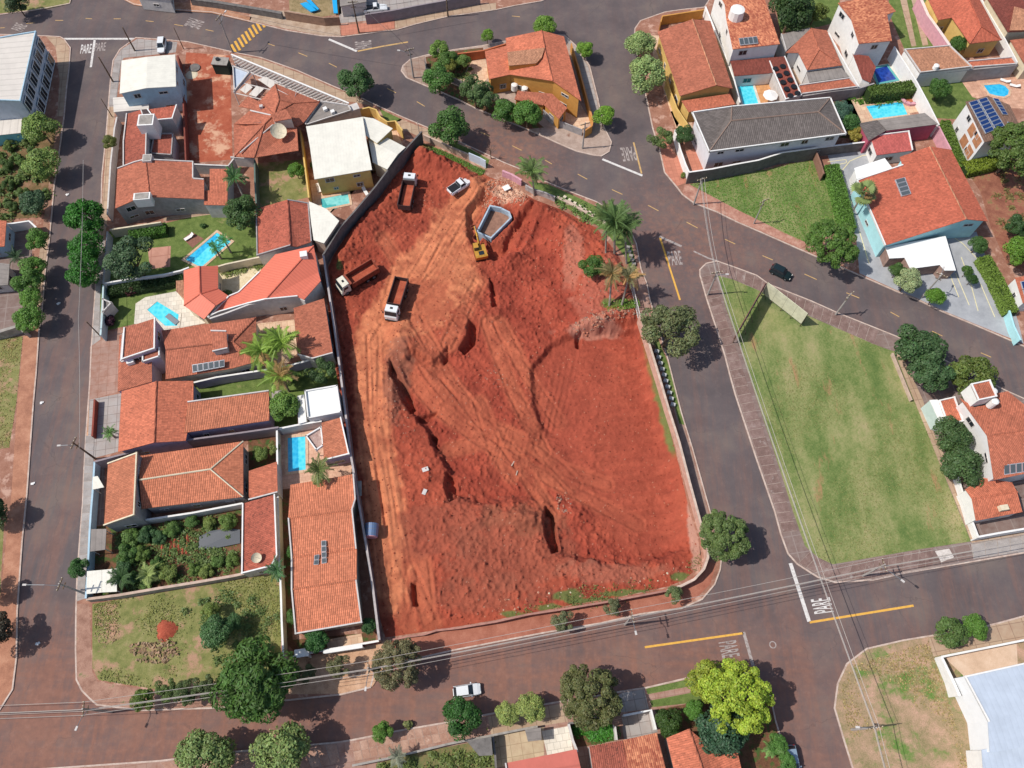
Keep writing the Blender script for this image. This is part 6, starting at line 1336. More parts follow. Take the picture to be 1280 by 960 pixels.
p = W(208.5, 788); m = MB().mat(m_ground('red_heap_soil', ['883e2e', '9a4c38', 'aa5c46'], 1, 8, .5)); n_ = 18
for i in range(4):
    r0, r1 = 1.55*(1-i/4), 1.55*(1-(i+1)/4); h0, h1 = .5*math.sin(i/4*1.57), .5*math.sin((i+1)/4*1.57)
    for k in range(n_):
        a, b = 6.2832*k/n_, 6.2832*(k+1)/n_; f = lambda q, r_: r_*(1+.12*math.sin(q*3+1)+.06*math.sin(q*7))
        m.face([(p.x+math.cos(a)*f(a,r0), p.y+math.sin(a)*f(a,r0), .13+h0), (p.x+math.cos(b)*f(b,r0), p.y+math.sin(b)*f(b,r0), .13+h0), (p.x+math.cos(b)*f(b,r1), p.y+math.sin(b)*f(b,r1), .13+h1), (p.x+math.cos(a)*f(a,r1), p.y+math.sin(a)*f(a,r1), .13+h1)])
solo('earth_heap', m, "round heap of bright red earth on the rough grass lot", 'heap')
scatter('dead_branches', "160,806 215,798 230,815 205,830 172,828", 220, .24, '86785c', "pale dead cuttings lying on the rough grass lot", 'cuttings', h=(.02, .3), tonev=.3)
scatter('dead_leaves', "120,758 150,755 150,800 130,810 118,800", 300, .12, '9c8c6c', "pale dry litter at the west edge of the grass lot", 'litter', h=(.02, .15), tonev=.3)
scatter('grass', "1066,832 1160,802 1209,954 1215,990 1075,990 1050,860", 8000, .13, '8a8656', "dry tufts on the corner lot", 'grass', h=(0, .1), tonev=.35, mask=(.14, .0))
scatter('grass', "0,425 29,421 21,504 12,560 -40,565 -40,426", 3500, .12, '83824c', "dry grass of the lawn at the left edge", 'grass', h=(0, .1), mask=(.16, -.05))
scatter('grass', "862,231 1022,198 1040,250 1047,278 1008,304 920,262", 7000, .12, '4f7c2c', "short grass of the small field", 'grass', h=(0, .07))
hedge("160,292 185,287 207,284", 2.2, 1.6, "clipped hedge along the cream garden wall", '47752a')
hedge("1040,205 1050,236 1056,262 1062,285", 2.6, 2.0, "tall green hedge between the small field and the curved driveway", '4f7a2e')
hedge("1230,320 1245,345 1256,368 1266,390", 2.4, 1.7, "long flowering hedge along the right side of the parking area", '5f8030')
hedge("1182,150 1195,185 1206,208", 1.8, 1.5, "narrow hedge above the magenta wall", '55762c')
hedge("1206,209 1225,205 1245,200 1262,196", 2.6, 1.8, "yellow green hedge in front of the tall solar roof house", '6a8428')
hedge("134,362 165,357 200,351 228,345", 2.2, 1.5, "dark hedge in the shade of the wall between the two pool gardens", '2f4a22')
# palms
palm(768,278,27,"great feathery palm over the top right corner of the excavation, foremost of the cluster", 9.0, '50703a', 22, thick=.45, base=(768,320))
palm(758,270,21,"bright palm at the left of the great palm cluster", 8.4, '5a783c', 18, base=(757,322)); palm(781,285,21,"palm at the right of the great palm cluster", 8.4, '4b6a36', 18, base=(783,330))
palm(665,214,20,"palm standing by the rubble at the excavation entrance", 6.0, '56743a', 16, base=(668,245)); palm(765,342,19,"withered brown palm on the grass strip, left one", 6.5, '6a6c40', 16, base=(761,388), dry=.3); palm(786,346,17,"withered brown palm beside the iron fence, right one", 6.5, '687048', 16, base=(776,386), dry=.25)
palm(352,428,24,"yellow tipped coconut palm in the yard, uppermost of the three", 6.0, '6f9438', 18, dry=.12); palm(326,438,23,"yellow tipped coconut palm in the yard, leftmost of the three", 6.0, '6f9438', 18, dry=.15); palm(350,470,24,"yellow tipped coconut palm in the yard, lowest of the three", 6.0, '6f9438', 18, dry=.2)
palm(398,587,20,"palm leaning over the edge of the long orange roof near the pool", 5.5, '5a7038', 15, dry=.12)
palm(1080,241,17,"fan palm in front of the aqua gable house", 6.5, '6a8448', 16, fan=True, dry=.1); palm(293,222,17,"tall dark palm between the two red roofs", 6.0, '3f6a34', 14, base=(312,262))
palm(268,309,11,"small palm hanging over the blue pool, left one", 4.0, '3f7a34', 11, base=(277,324)); palm(280,300,10,"small palm hanging over the blue pool, right one", 4.0, '3f7a34', 11)
palm(152,722,17,"spiky yucca like palm beside the white carport", 2.6, '3c5c30', 14); palm(184,718,16,"pale spiky palm in the vegetable garden", 1.8, '7a9450', 13); palm(137,541,11,"small palm in the narrow front yard on the west street", 2.2, '4f7c38', 12)
palm(346,712,14,"loose palm at the corner of the mottled outbuilding roof", 5.0, '3f6a3a', 11, dry=0); palm(20,320,11,"dark agave like palm by the left street trees", 2.0, '2f4a2a', 12); palm(497,945,14,"grey spiky palm at the bottom edge", 2.5, '6b7a60', 12)
palm(965,935,13,"spiky palm at the end of the corner garden", 2.2, '5f8a44', 12); palm(25,166,7,"small palm tucked below the low annex", 2.2, '6f9464', 10)
shrub(853,219,4,"tiny shrub on the terracotta pavement", '5c7030'); shrub(168,180,0.1,"","") if False else None
for x, y, r, lab, c in ((124,275,4,"dark potted bush",'2f4a22'),(163,363,8,"dark red leaved shrub",'4a2a2a'),(139,400,8,"purple leaved shrub by the aqua grey wall",'3c2430'),(262,383,6,"dark shrub at the pool patio",'35522a'),(283,366,7,"green shrub at the corner of the gravel yard",'4f6a34'),(254,282,4,"small shrub below the stucco terrace",'3f6430'),(392,206,5,"shrub near the yellow side wall",'4a6a30'),(510,905,6,"small leafy shrub on the brick verge",'6a7a48')):
    if lab in ("dark potted bush", "dark red leaved shrub"): lab += " by the west garden wall" if r < 5 else " in the stepping stone garden"
    shrub(x, y, r, lab, c)
# bare tree at the entrance
p = W(614, 199); t = thing('bare_tree', "bare leafless young tree at the dirt entrance", 'tree', (p.x, p.y, .13)); m = MB().mat(BARK); m.tube([(p.x,p.y,.13), (p.x-.1,p.y,1.6), (p.x-.2,p.y+.1,3)], .1, .07); m.build('trunk', t); m = MB().mat(BARK)
for k in range(9): a = k*.7; m.tube([(p.x-.1,p.y,1.5+k*.15), (p.x+math.cos(a)*.7,p.y+math.sin(a)*.7,2.4+k*.12), (p.x+math.cos(a)*1.2,p.y+math.sin(a)*1.1,3.3+k*.1)], .04, .015, n=4)
m.build('branches', t)

for x, y, r, c, w in ((12,182,8,'5a7638',"top left"),(30,178,6,'6a8448',"top middle"),(8,205,9,'46642e',"middle left"),(24,200,7,'557a38',"middle"),(34,215,6,'6f8446',"middle right"),(10,232,8,'41602c',"lower left"),(28,240,8,'547236',"lower middle"),(14,258,8,'4c6a34',"lowest"),(40,188,6,'4a6c34',"upper right")):
    shrub(x, y, r, "leafy plant in the jungle garden of the far left, "+w+" one", c, kind='loose')
# ---------------- vehicles ----------------
CARW = m_gloss('car_paint_white', 'd8dadb', .25); CARS = m_gloss('car_paint_silver', 'b8bec6', .3, .4); CARB = m_gloss('car_paint_dark_green', '1c2a2e', .2); CARL = m_gloss('car_paint_blue_grey', '8fa3b4', .3, .3)
LAMP = m_gloss('lamp_glass', 'd8d8d0', .2); LAMPR = m_gloss('tail_lamp', '8a1f1a', .3)
RUST = m_paint('rusty_red_body', '8f4a38', .3); RUSTD = m_paint('dark_body_steel', '4f3a38', .3); BED = m_ground('soil_in_bed', ['8a4030', 'a0503a', 'b3624a'], .8, 8, .4)
EXY = m_paint('excavator_yellow', 'b98a3a', .2, .5); EXO = m_paint('excavator_orange', 'c8702c', .2, .5)
class Veh:
    def __init__(s, name, label, cat, x, y, x2, y2, z=0.0):
        """middle px and a px ahead of the nose"""
        p = W(x, y); q = W(x2, y2); s.a = math.atan2(q.y-p.y, q.x-p.x); s.t = thing(name, label, cat, (p.x, p.y, z), None, s.a)
    def part(s, name, mb, parent=None, smooth=False):
        o = mesh_obj(name, mb.mesh(name, None, smooth), parent or s.t); return o
def wheel(v, x, y, r=.32, w=.22):
    m = MB().mat(RUBBER); m.tube([(x, y-w/2, r), (x, y+w/2, r)], r, r, 14); o = v.part('wheel', m); k = MB().mat(METALG); s = 1 if y > 0 else -1; k.tube([(x, y+s*w/2, r), (x, y+s*(w/2+.02), r)], r*.55, r*.5, 10); v.part('rim', k, o)
def loft(m, prof, ws):
    """prof: list of (x, zlow, zhigh, half width)"""
    rings = []
    for x, z0, z1, hw in prof: rings.append([Vector((x, -hw, z0)), Vector((x, -hw*1.0, z0+(z1-z0)*.65)), Vector((x, -hw*.9, z1)), Vector((x, hw*.9, z1)), Vector((x, hw, z0+(z1-z0)*.65)), Vector((x, hw, z0))])
    for a, b in zip(rings, rings[1:]):
        for k in range(6): m.face([a[k], a[(k+1)%6], b[(k+1)%6], b[k]][::-1])
    m.face(rings[0]); m.face(rings[-1][::-1])
def car(label, cat, px, paint, L=4.0, wd=1.7, kind='hatch', name='car'):
    v = Veh(name, label, cat, *px, z=(GZ(px[0], px[1]) if 'site entrance' in label else .14 if 'kerb' in label or 'gate' in label or 'corner pavement' in label or 'shade' in label else 0)); h = L/2; hw = wd/2; m = MB().mat(paint)
    loft(m, [(-h, .42, .75, hw*.86), (-h+.12, .3, .9, hw*.96), (-h*.5, .28, .95, hw), (h*.35, .28, .95, hw), (h*.75, .3, .84, hw*.97), (h*.95, .35, .72, hw*.86), (h, .42, .62, hw*.7)], 0); v.part('body', m)
    g = MB().mat(GLASS)
    if kind == 'pickup': a0, a1, b0, b1 = -.55, .95, -.35, .35
    elif kind == 'suv': a0, a1, b0, b1 = -h+.15, h*.45, -h+.45, h*.15
    else: a0, a1, b0, b1 = -h+.1, h*.45, -h+.55, h*.1
    zt = 1.62 if kind == 'suv' else 1.48
    lo = [(a0, -hw*.9), (a1, -hw*.88), (a1, hw*.88), (a0, hw*.9)]; up = [(b0, -hw*.72), (b1, -hw*.7), (b1, hw*.7), (b0, hw*.72)]
    LO = [Vector((x, y, .92)) for x, y in lo]; UP = [Vector((x, y, zt-.03)) for x, y in up]
    for k in range(4): g.face([LO[k], LO[(k+1)%4], UP[(k+1)%4], UP[k]])
    v.part('windows', g); r = MB().mat(paint); r.box(((b0+b1)/2, 0, zt), (b1-b0+.06, wd*.74, .07)); v.part('roof', r)
    pl = MB().mat(paint)
    for k in range(4): pl.tube([LO[k], UP[k]], .045, n=4)
    v.part('pillars', pl)
    if kind == 'pickup':
        b = MB().mat(BLACKP); b.box((-h*.58, 0, .97), (h*.72, wd*.78, .05)); v.part('bed_cover', b)
    for s in (-1, 1):
        wheel(v, h*.62, s*(hw-.1)); wheel(v, -h*.62, s*(hw-.1))
        q = MB().mat(LAMP); q.box((h*.93, s*hw*.6, .66), (.2, .3, .14)); v.part('headlight', q); q = MB().mat(LAMPR); q.box((-h*.985, s*hw*.72, .78), (.1, .22, .2)); v.part('tail_lamp', q); q = MB().mat(paint); q.box((a1-.25, s*(hw+.08), .98), (.16, .18, .12)); v.part('mirror', q)
    return v
car("white crew cab pickup with a black bed cover parked at the site entrance", 'pickup', (576,237,590,228), CARW, 5.3, 1.95, 'pickup', 'pickup_truck')
car("dark green estate car driving along the diagonal avenue", 'car', (975,343,987,349), CARB, 3.9, 1.65, 'suv')
car("white hatchback with a pale blue bonnet parked on the south street", 'car', (584,863.5,601,861), CARW, 3.9, 1.65)
car("blue grey car half hidden at the corner garden kerb", 'car', (988,952,991,966), CARL, 4.1, 1.7)
car("white pickup parked behind the lilac grey gate at the top", 'pickup', (470,14,482,13), CARW, 5.0, 1.8, 'pickup', 'pickup_truck')
car("small white van with a pale cab on the grey corner pavement", 'van', (204,61,203,68), CARW, 3.8, 1.6, 'suv', 'van')
car("dark car parked in the shade at the top centre of the view", 'car', (438,3,436,-6), CARB, 4.2, 1.7)
def dump_truck(label, px, cab, body, load):
    v = Veh('dump_truck', label, 'dump truck', *px, z=GZ(px[0], px[1])-.05); m = MB().mat(BLACKP); m.box((-.6, .38, .75), (6.6, .14, .25)); m.box((-.6, -.38, .75), (6.6, .14, .25)); v.part('chassis', m)
    m = MB().mat(cab); loft(m, [(1.95, .7, 2.75, 1.12), (2.05, .7, 2.85, 1.15), (3.2, .7, 2.8, 1.15), (3.55, .7, 1.9, 1.15), (3.75, .7, 1.5, 1.1)], 0); cb = v.part('cab', m)
    g = MB().mat(GLASS); g.face([Vector((3.3, -1.0, 2.66)), Vector((3.3, 1.0, 2.66)), Vector((3.62, 1.02, 1.85)), Vector((3.62, -1.02, 1.85))][::-1]); v.part('windscreen', g, cb)
    for s in (-1, 1):
        g = MB().mat(GLASS); g.box((2.75, s*1.14, 2.1), (.8, .05, .6)); v.part('side_window', g, cb); q = MB().mat(BLACKP); q.box((3.3, s*1.38, 2.1), (.12, .2, .45)); v.part('mirror', q, cb); q = MB().mat(LAMP); q.box((3.76, s*.85, .95), (.06, .28, .2)); v.part('headlight', q, cb)
    q = MB().mat(BLACKP); q.box((2.6, 0, 2.86), (.35, .45, .06)); v.part('roof_hatch', q, cb); q = MB().mat(BLACKP); q.box((3.8, 0, .55), (.15, 2.2, .35)); v.part('bumper', q)
    m = MB().mat(body); L0, L1 = -3.9, 1.55; z0, z1 = 1.05, 2.35
    m.box(((L0+L1)/2, 1.14, (z0+z1)/2), (L1-L0, .08, z1-z0)); m.box(((L0+L1)/2, -1.14, (z0+z1)/2), (L1-L0, .08, z1-z0)); m.box((L1, 0, (z0+z1)/2+.15), (.08, 2.36, z1-z0+.3)); m.box((L0, 0, (z0+z1)/2), (.08, 2.36, z1-z0)); m.box(((L0+L1)/2, 0, z0), (L1-L0, 2.3, .1)); b = v.part('tipper_body', m)
    m = MB().mat(body)
    for k in range(7):
        for s in (-1, 1): m.box((L0+.3+k*.8, s*1.22, (z0+z1)/2), (.09, .08, z1-z0))
    m.box(((L0+L1)/2, 1.16, z1+.03), (L1-L0+.1, .14, .08)); m.box(((L0+L1)/2, -1.16, z1+.03), (L1-L0+.1, .14, .08)); v.part('ribs', m, b)
    m = MB().mat(BED); m.box(((L0+L1)/2, -.1, z0+.12+load/2), (L1-L0-.15, 2.0, .12+load)); v.part('floor', m, b)
    if body is RUST: m = MB().mat(body); m.box((L1+.3, 0, z1+.25), (.6, 2.4, .06)); v.part('cab_guard', m, b)
    for s in (-1, 1):
        wheel(v, 2.85, s*1.0, .5, .3); wheel(v, -1.4, s*.95, .5, .5); wheel(v, -2.65, s*.95, .5, .5)
dump_truck("white cab dump truck with a long dark tipper, parked nearest the pool terrace", (511,246,516,222), CARW, RUSTD, .2)
dump_truck("cream cab dump truck with a rust red tipper by the left wall of the excavation", (448,353,425,367), m_paint('cream_cab', 'd8d3c2', .15, .4), RUST, .1)
dump_truck("white cab dump truck facing down with an empty narrow tipper, mid site", (497,380,489,406), CARW, RUSTD, .15)
# excavator
ex, ey = 600, 315; z0 = GZ(ex, ey); v = Veh('excavator', "yellow tracked excavator reaching beside the grey pool tank", 'excavator', ex, ey, 592, 287, z=z0); v.t.scale = (.9, .84, .84)
for s in (-1, 1):
    m = MB().mat(RUBBER); P = [(-1.7, s*1.05, .45), (1.7, s*1.05, .45)]
    m.box((0, s*1.05, .45), (3.2, .55, .8)); m.tube([(1.6, s*1.05-.27, .45), (1.6, s*1.05+.27, .45)], .4, .4, 12); m.tube([(-1.6, s*1.05-.27, .45), (-1.6, s*1.05+.27, .45)], .4, .4, 12)
    tr = v.part('track', m); q = MB().mat(EXO)
    for k in range(13): q.box((-1.8+k*.3, s*1.05, .88), (.1, .56, .05))
    v.part('track_shoes', q, tr)
m = MB().mat(EXY); m.box((-.5, 0, 1.35), (2.9, 2.5, .75)); up_ = v.part('upper_body', m); q = MB().mat(EXO); q.box((-1.75, 0, 1.3), (.5, 2.6, .85)); v.part('counterweight', q, up_); q = MB().mat(GLASS); q.box((-1.0, -.1, 1.76), (.9, 1.1, .08)); v.part('engine_grille', q, up_)
q = MB().mat(GLASS); q.box((.45, .75, 1.95), (1.4, .95, 1.3)); v.part('cab', q); q = MB().mat(EXY); q.box((.45, .75, 2.64), (1.2, 1.0, .09)); v.part('cab_roof', q)
q = MB().mat(EXY)
bp = [Vector((.8, -.1, 1.6)), Vector((2.2, -.1, 3.0)), Vector((3.9, -.1, 3.3)), Vector((4.6, -.1, 2.9))]
for a, b in zip(bp, bp[1:]): q.tube([a, b], .26, .22, n=4)
v.part('boom', q); q = MB().mat(EXY); q.tube([Vector((4.5, -.1, 3.2)), Vector((5.9, -.1, 1.0))], .2, .15, n=4); v.part('stick', q)
q = MB().mat(METALG); q.tube([Vector((1.4, -.1, 1.3)), Vector((2.6, -.1, 2.7))], .08); q.tube([Vector((2.9, -.1, 3.5)), Vector((4.4, -.1, 3.5))], .08); v.part('hydraulic_ram', q)
q = MB().mat(RUST)
for (x, z, sx, sz) in ((5.75, .75, .12, .7), (6.2, .35, .9, .12)): q.box((x, -.1, z), (sx, 1.1, sz))
q.box((6.15, .42, .6), (.8, .08, .5)); q.box((6.15, -.62, .6), (.8, .08, .5)); q.box((6.55, -.1, .7), (.1, 1.1, .3)); v.part('bucket', q)
# ---------------- the old pool tank ----------------
TW = m_paint('pale_blue_pool_render', 'a9b9c6', .3); P_ = [W(x, y, .35) for x, y in ((614,256),(634,260),(636,276),(615,297),(596,291),(594,283))]
c = cen(P_); t = thing('pool_tank', "dug out old swimming pool tank with pale blue walls and a muddy floor", 'pool tank', (c.x, c.y, -1.6)); P2 = [W(x, y, .35) for x, y in ((612,256),(627,259),(637,264),(640,272),(614,298),(595,290))]
I_ = inset([(p.x, p.y) for p in P2], .28); n = len(P2)
for i in range(n):
    j = (i+1)%n; m = MB().mat(TW); a, b = P2[i], P2[j]; d_, e_ = I_[j], I_[i]; q = [(a.x,a.y), (b.x,b.y), (d_[0],d_[1]), (e_[0],e_[1])]; m.prism(q, -1.9, .35 if i != 1 else .25); m.build('side_wall', t)
m = MB().mat(m_paint('muddy_floor', '96705e', .35)); m.poly([(p[0], p[1], -.95) for p in I_], -.95); m.build('floor', t)
# blue tank, slab pieces, debris
z = GZ(465, 666)
p = W(464.5, 664, 1.2); t = thing('fuel_tank', "blue grey cylindrical tank lying by the weathered wall", 'tank', (p.x, p.y, z)); m = MB().mat(m_gloss('blue_grey_drum', '6f86a8', .4, .3)); m.tube([(p.x, p.y+1.05, z+1.15), (p.x, p.y-.9, z+1.15)], 1.05, 1.05, 18); m.build('shell', t); m = MB().mat(METALG)
for k in (-.6, .1, .75): m.tube([(p.x, p.y+k, z+1.15), (p.x, p.y+k+.06, z+1.15)], 1.08, 1.08, 18)
m.build('bands', t); m = MB().mat(PINKW); m.tube([(p.x, p.y-.9, z+1.15), (p.x, p.y-1.0, z+1.15)], .98, .9, 18); m.build('end_cap', t)
def rocks(name, px, n, s, mats, label, cat, seed=1, kind='stuff', flatk=.6):
    P = [W(*a) for a in pts(px)]; R = random.Random(seed); tris = [[P[i] for i in t] for t in tessellate_polygon([P])]; A = [abs((q[1]-q[0]).cross(q[2]-q[0]).z)+1e-6 for q in tris]; m = MB()
    for k in range(n):
        q = R.choices(tris, A)[0]; a, b = sorted((R.random(), R.random())); p = q[0]*a+q[1]*(b-a)+q[2]*(1-b); sz = s*R.uniform(.35, 1)**1.5*1.4; h = HZ(p.x, p.y)
        m.mat(R.choice(mats)); c_ = [Vector((p.x, p.y, h+sz*.1))+Vector((math.cos(t*1.2566+R.uniform(-.3,.3))*sz*R.uniform(.6,1), math.sin(t*1.2566)*sz*R.uniform(.6,1), R.uniform(-.1,.25)*sz)) for t in range(5)]; top = Vector((p.x+R.uniform(-.2,.2)*sz, p.y, h+sz*flatk))
        for t in range(5): m.face([c_[t], c_[(t+1)%5], top])
    c = cen(P); o = mesh_obj(name, m.mesh(name, (c.x, c.y, 0)), None, (c.x, c.y, 0)); return tag(o, label, cat, None, kind)
CL = m_paint('red_clod', '96432f', .3); CL2 = m_paint('dark_red_clod', '7c3628', .3); RB = m_paint('pale_rubble_piece', 'bd9078', .35); RB2 = m_paint('brick_rubble', 'b5735a', .3); RG = m_paint('grey_rubble', '937668', .3)
rocks('clods', SITE, 5200, .13, [CL, CL2, CL, RB2], "clods of red soil strewn over the excavation", 'clods', 2)
rocks('rubble', "612,226 640,224 660,246 655,262 636,256 618,256 600,252", 520, .22, [RB, RB, RB2, RB], "heap of pale broken concrete by the entrance", 'rubble', 3)
rocks('rubble', "714,402 770,388 800,384 802,394 760,404 742,412 720,412", 300, .22, [RB, RB2, RG], "broken masonry along the edge below the palms", 'rubble', 4)
rocks('rubble', "690,298 712,300 730,330 790,330 795,380 735,395 715,350", 160, .15, [RB, RB2, RG], "pale stones scattered below the great palm", 'rubble', 5)
rocks('rubble', "696,610 712,612 716,640 696,636", 40, .22, [RB, RG, RB2], "small pile of broken stone in the lower terrace", 'rubble', 6)
rocks('rubble', "484,425 500,428 506,500 520,540 505,560 486,510", 70, .14, [RG, RB, RB2], "grey stony ridge beside the long trench", 'rubble', 7)
rocks('rubble', "600,752 700,735 800,720 860,700 866,715 840,728 700,756 610,772", 70, .18, [RB, RB, RB2, CREAM], "white litter and stones along the south wall inside the site", 'rubble', 8)
rocks('rubble', "590,470 620,450 640,475 610,485", 30, .13, [RB, RG], "stones in the middle of the dug area", 'rubble', 9)
scatter('weeds', "652,755 700,738 740,733 800,726 850,716 872,690 884,690 878,715 850,732 740,756 660,770", 700, .10, '5a7038', "patchy weeds along the foot of the south east wall", 'weeds', h=(0, .15), z=.25, clump=40)
scatter('grass', "528,180 560,192 592,208 608,214 600,222 570,212 534,192", 2500, .12, '4f7a2c', "grass strip inside the concrete wall at the top of the site", 'grass', h=(0, .2), z=.25)
scatter('grass', "752,382 796,376 801,386 760,394", 700, .11, '5d8630', "bright grass patch under the withered palms", 'grass', h=(.5, .9), z=.25)
def plank(x, y, L, w, a, label, mat, z=None, name='plank', cat='plank'):
    p = W(x, y); h = GZ(x, y) if z is None else z; m = MB().mat(mat); m.box((p.x, p.y, h+.12), (L, w, .08), rz=math.radians(a)); return solo(name, m, label, cat)
plank(633,239,1.3,1.1,30,"white square board on the pale rubble heap",WHITE,.9,'board','board'); plank(532,588,1.0,.7,20,"broken white slab on the upper terrace, upper one",OFFW,None,'slab','slab'); plank(531,616,.9,.6,70,"broken white slab on the upper terrace, lower one",OFFW,None,'slab','slab'); plank(641,576,.9,.16,60,"short beam lying in the dug area",BEIGE); plank(646,588,.8,.16,75,"second short beam lying in the dug area",BEIGE); plank(448,615,1.6,2.4,5,"stack of grey boards hanging at the weathered wall",CONC,1.6,'boards','boards')
# ---------------- walls on the east and south of the site ----------------
wall_line("pinkish retaining wall along the street right of the excavation, curving at the corner", "800,393,2.6 812,431,2.6 824,470,2.6 835,508,2.6 849,552,2.6 862,602,2.5 878,661,2.4 885,684,2.4 885,697,2.4 880,711,2.3 868,724,2.2 852,732,2.1 834,738,2.0", 2.6, m_paint('pink_plaster', 'c9a290', .3), w=.28, z0=-.3, cop=m_paint('worn_cream_top', 'cbb4a4', .3))
wall_line("dusty red wall along the south side of the excavation", "834,738,1.9 760,752,1.8 700,762,1.7 660,768,1.6 620,777,1.5 572,785,1.3 545,788,1.1 530,793,.9 508,796,.7 484,801,.6", 1.8, m_paint('dusty_plum_wall', '86504a', .35), w=.2, z0=-.3, cop=m_paint('dusty_wall_top', 'a8796c', .3))
for k in range(10):
    x = 821+k*2.25; y = 439+k*7.4; p = W(x, y, .5); m = MB().mat(m_paint('planter_block', 'b9bab8', .2)); m.box((p.x, p.y, .42), (.75, .55, .6), rz=math.radians(-20)); solo('planter_block', m, ["first", "second", "third", "fourth", "fifth", "sixth", "seventh", "eighth", "ninth", "tenth"][k]+" pale block from the north along the pink retaining wall", 'block', group='blocks along the retaining wall')
wall_line("low grey concrete wall between the grass strip and the avenue", "529,168 545,175 565,184 586,193", 1.6, BEIGE, w=.25)
wall_line("white sheet hoarding beside the dirt entrance", "586,191 600,197 607,201", 2.2, m_paint('pale_blue_sheet', 'c3ccd8', .1), w=.1)
wall_line("broken pink wall on the right of the dirt entrance", "628,213 640,218 652,225", 1.7, PINKW, w=.3)
wall_line("stained white wall with posts behind the entrance palm", "657,231 666,236 680,240 694,246", 1.5, m_paint('stained_white', 'b8b0ac', .5), w=.2)
wall_line("terrace wall of pale blocks below the avenue verge", "696,246 712,253 730,263 752,276", .8, BEIGE, w=.5)
for k in range(9):
    x = 706+k*6.2; y = 246+k*3.9; p = W(x, y, .7); m = MB().mat(CREAM); m.box((p.x, p.y, .5), (.55, .5, .6), rz=math.radians(-30)); solo('planter_block', m, ["first", "second", "third", "fourth", "fifth", "sixth", "seventh", "eighth", "ninth", "tenth"][k]+" cream block from the west on the avenue terrace", 'block', group='blocks on the avenue terrace')
for k in range(5):
    x = 785+k*1.8; y = 309+k*5.2; p = W(x, y, .5); m = MB().mat(CONC); m.box((p.x, p.y, .4), (.7, .5, .5), rz=math.radians(-15)); solo('planter_block', m, ["first", "second", "third", "fourth", "fifth", "sixth", "seventh", "eighth", "ninth", "tenth"][k]+" grey block from the north beside the great palm", 'block', group='blocks beside the great palm')
a, b = W(787, 337, 2.2), W(800, 392, 2.2); t = thing('iron_fence', "white upright bar fence between the withered palms and the street", 'fence', ((a.x+b.x)/2, (a.y+b.y)/2, .13)); e = b-a
for k in range(20): q = a+e*(k/19); m = MB().mat(OFFW); m.tube([(q.x, q.y, .13), (q.x, q.y, 2.2)], .06, n=4); m.build('bar', t)
for z in (.4, 2.1): m = MB().mat(OFFW); m.tube([(a.x, a.y, z), (b.x, b.y, z)], .07, n=4); m.build('rail', t)
# ---------------- billboard ----------------
t0 = W(962, 372); t = thing('billboard', "pale blank billboard on posts seen from behind, beside the avenue", 'billboard', (t0.x, t0.y, .13))
def board(t, A, B, z0, z1, back, n=4):
    a, b = W(*A, z1), W(*B, z1); e = (b-a); L = e.length; e.normalize(); nn = Vector((-e.y, e.x, 0)); rz = math.atan2(e.y, e.x); k0 = int(n)
    for k in range(k0*1):
        c = a+e*(L*(k+.5)/k0); m = MB().mat(back); m.box((c.x, c.y, (z0+z1)/2), (L/k0*.985, .08, z1-z0), rz=rz); m.build('panel', t)
    for k in range(4):
        z = z0+(z1-z0)*(k+.2)/3.4; m = MB().mat(METALG); c = (a+b)/2+nn*.07; m.box((c.x, c.y, z), (L, .08, .08), rz=rz); m.build('rail', t)
    for k in range(k0+1):
        q = a+e*(L*k/k0)+nn*.14; m = MB().mat(BARK); m.tube([(q.x, q.y, .1), (q.x, q.y, z1)], .07, n=5); m.tube([(q.x, q.y, z1-1.6), (q.x+nn.x*1.2, q.y+nn.y*1.2, .1)], .05, n=4); m.build('post', t)
board(t, (960,353), (1010,392), 1.2, 4.6, m_paint('board_back', 'd2cfb4', .2), 4)
t0 = W(940, 398); t = thing('billboard', "edge on billboard with a rusty top, meeting the pale one in a V", 'billboard', (t0.x, t0.y, .13)); board(t, (957,353.5), (923,413), 1.2, 4.4, m_paint('board_rust', '8f5a4c', .3), 4)
# ---------------- poles, lamps, cables ----------------
WP = []
def pole(base, h, label, arm=None, cross=None, lean=None, name='utility_pole', z=.13, r=.14, wood=False):
    b = W(*base); t = thing(name, label, 'utility pole' if name == 'utility_pole' else 'pole', (b.x, b.y, z)); m = MB().mat(BARK if wood else POLE); m.tube([(b.x, b.y, z), (b.x, b.y, h)], r*1.25, r*.75, 8); m.build('shaft', t)
    if cross is not None:
        a = math.radians(cross)
        for dz, L in ((h-.35, 1.9), (h-1.5, 1.0)): m = MB().mat(BARK); m.box((b.x, b.y, dz), (L, .12, .12), rz=a); o = m.build('crossarm', t)
        for k in (-.85, -.35, .35, .85): m = MB().mat(CREAM); m.tube([(b.x+math.cos(a)*k, b.y+math.sin(a)*k, h-.3), (b.x+math.cos(a)*k, b.y+math.sin(a)*k, h-.08)], .06, n=6); m.build('insulator', t)
    if arm:
        a = math.radians(arm[0]); L = arm[1]; e = Vector((math.cos(a), math.sin(a), 0)); s = Vector((b.x, b.y, h-1.6)); m = MB().mat(METALG); m.tube([s, s+e*L*.5+Vector((0,0,.7)), s+e*L+Vector((0,0,.8))], .045, n=5); o = m.build('lamp_arm', t); m = MB().mat(OFFW); q = s+e*(L+.2)+Vector((0,0,.78)); m.box(q, (.55, .26, .14), rz=a); m.build('lamp_head', o)
    WP.append(Vector((b.x, b.y, h))); return t, b
def cable(a, b, sag, label, r=.03, mat=None, n=14, off=0.0, group=None):
    P = []
    for k in range(n+1): u = k/n; p = a*(1-u)+b*u; P.append(Vector((p.x, p.y, p.z-sag*4*u*(1-u))))
    m = MB().mat(mat or WIRE); m.tube(P, r, n=4, cap=False); return solo('cable', m, label, 'cable', group=group)
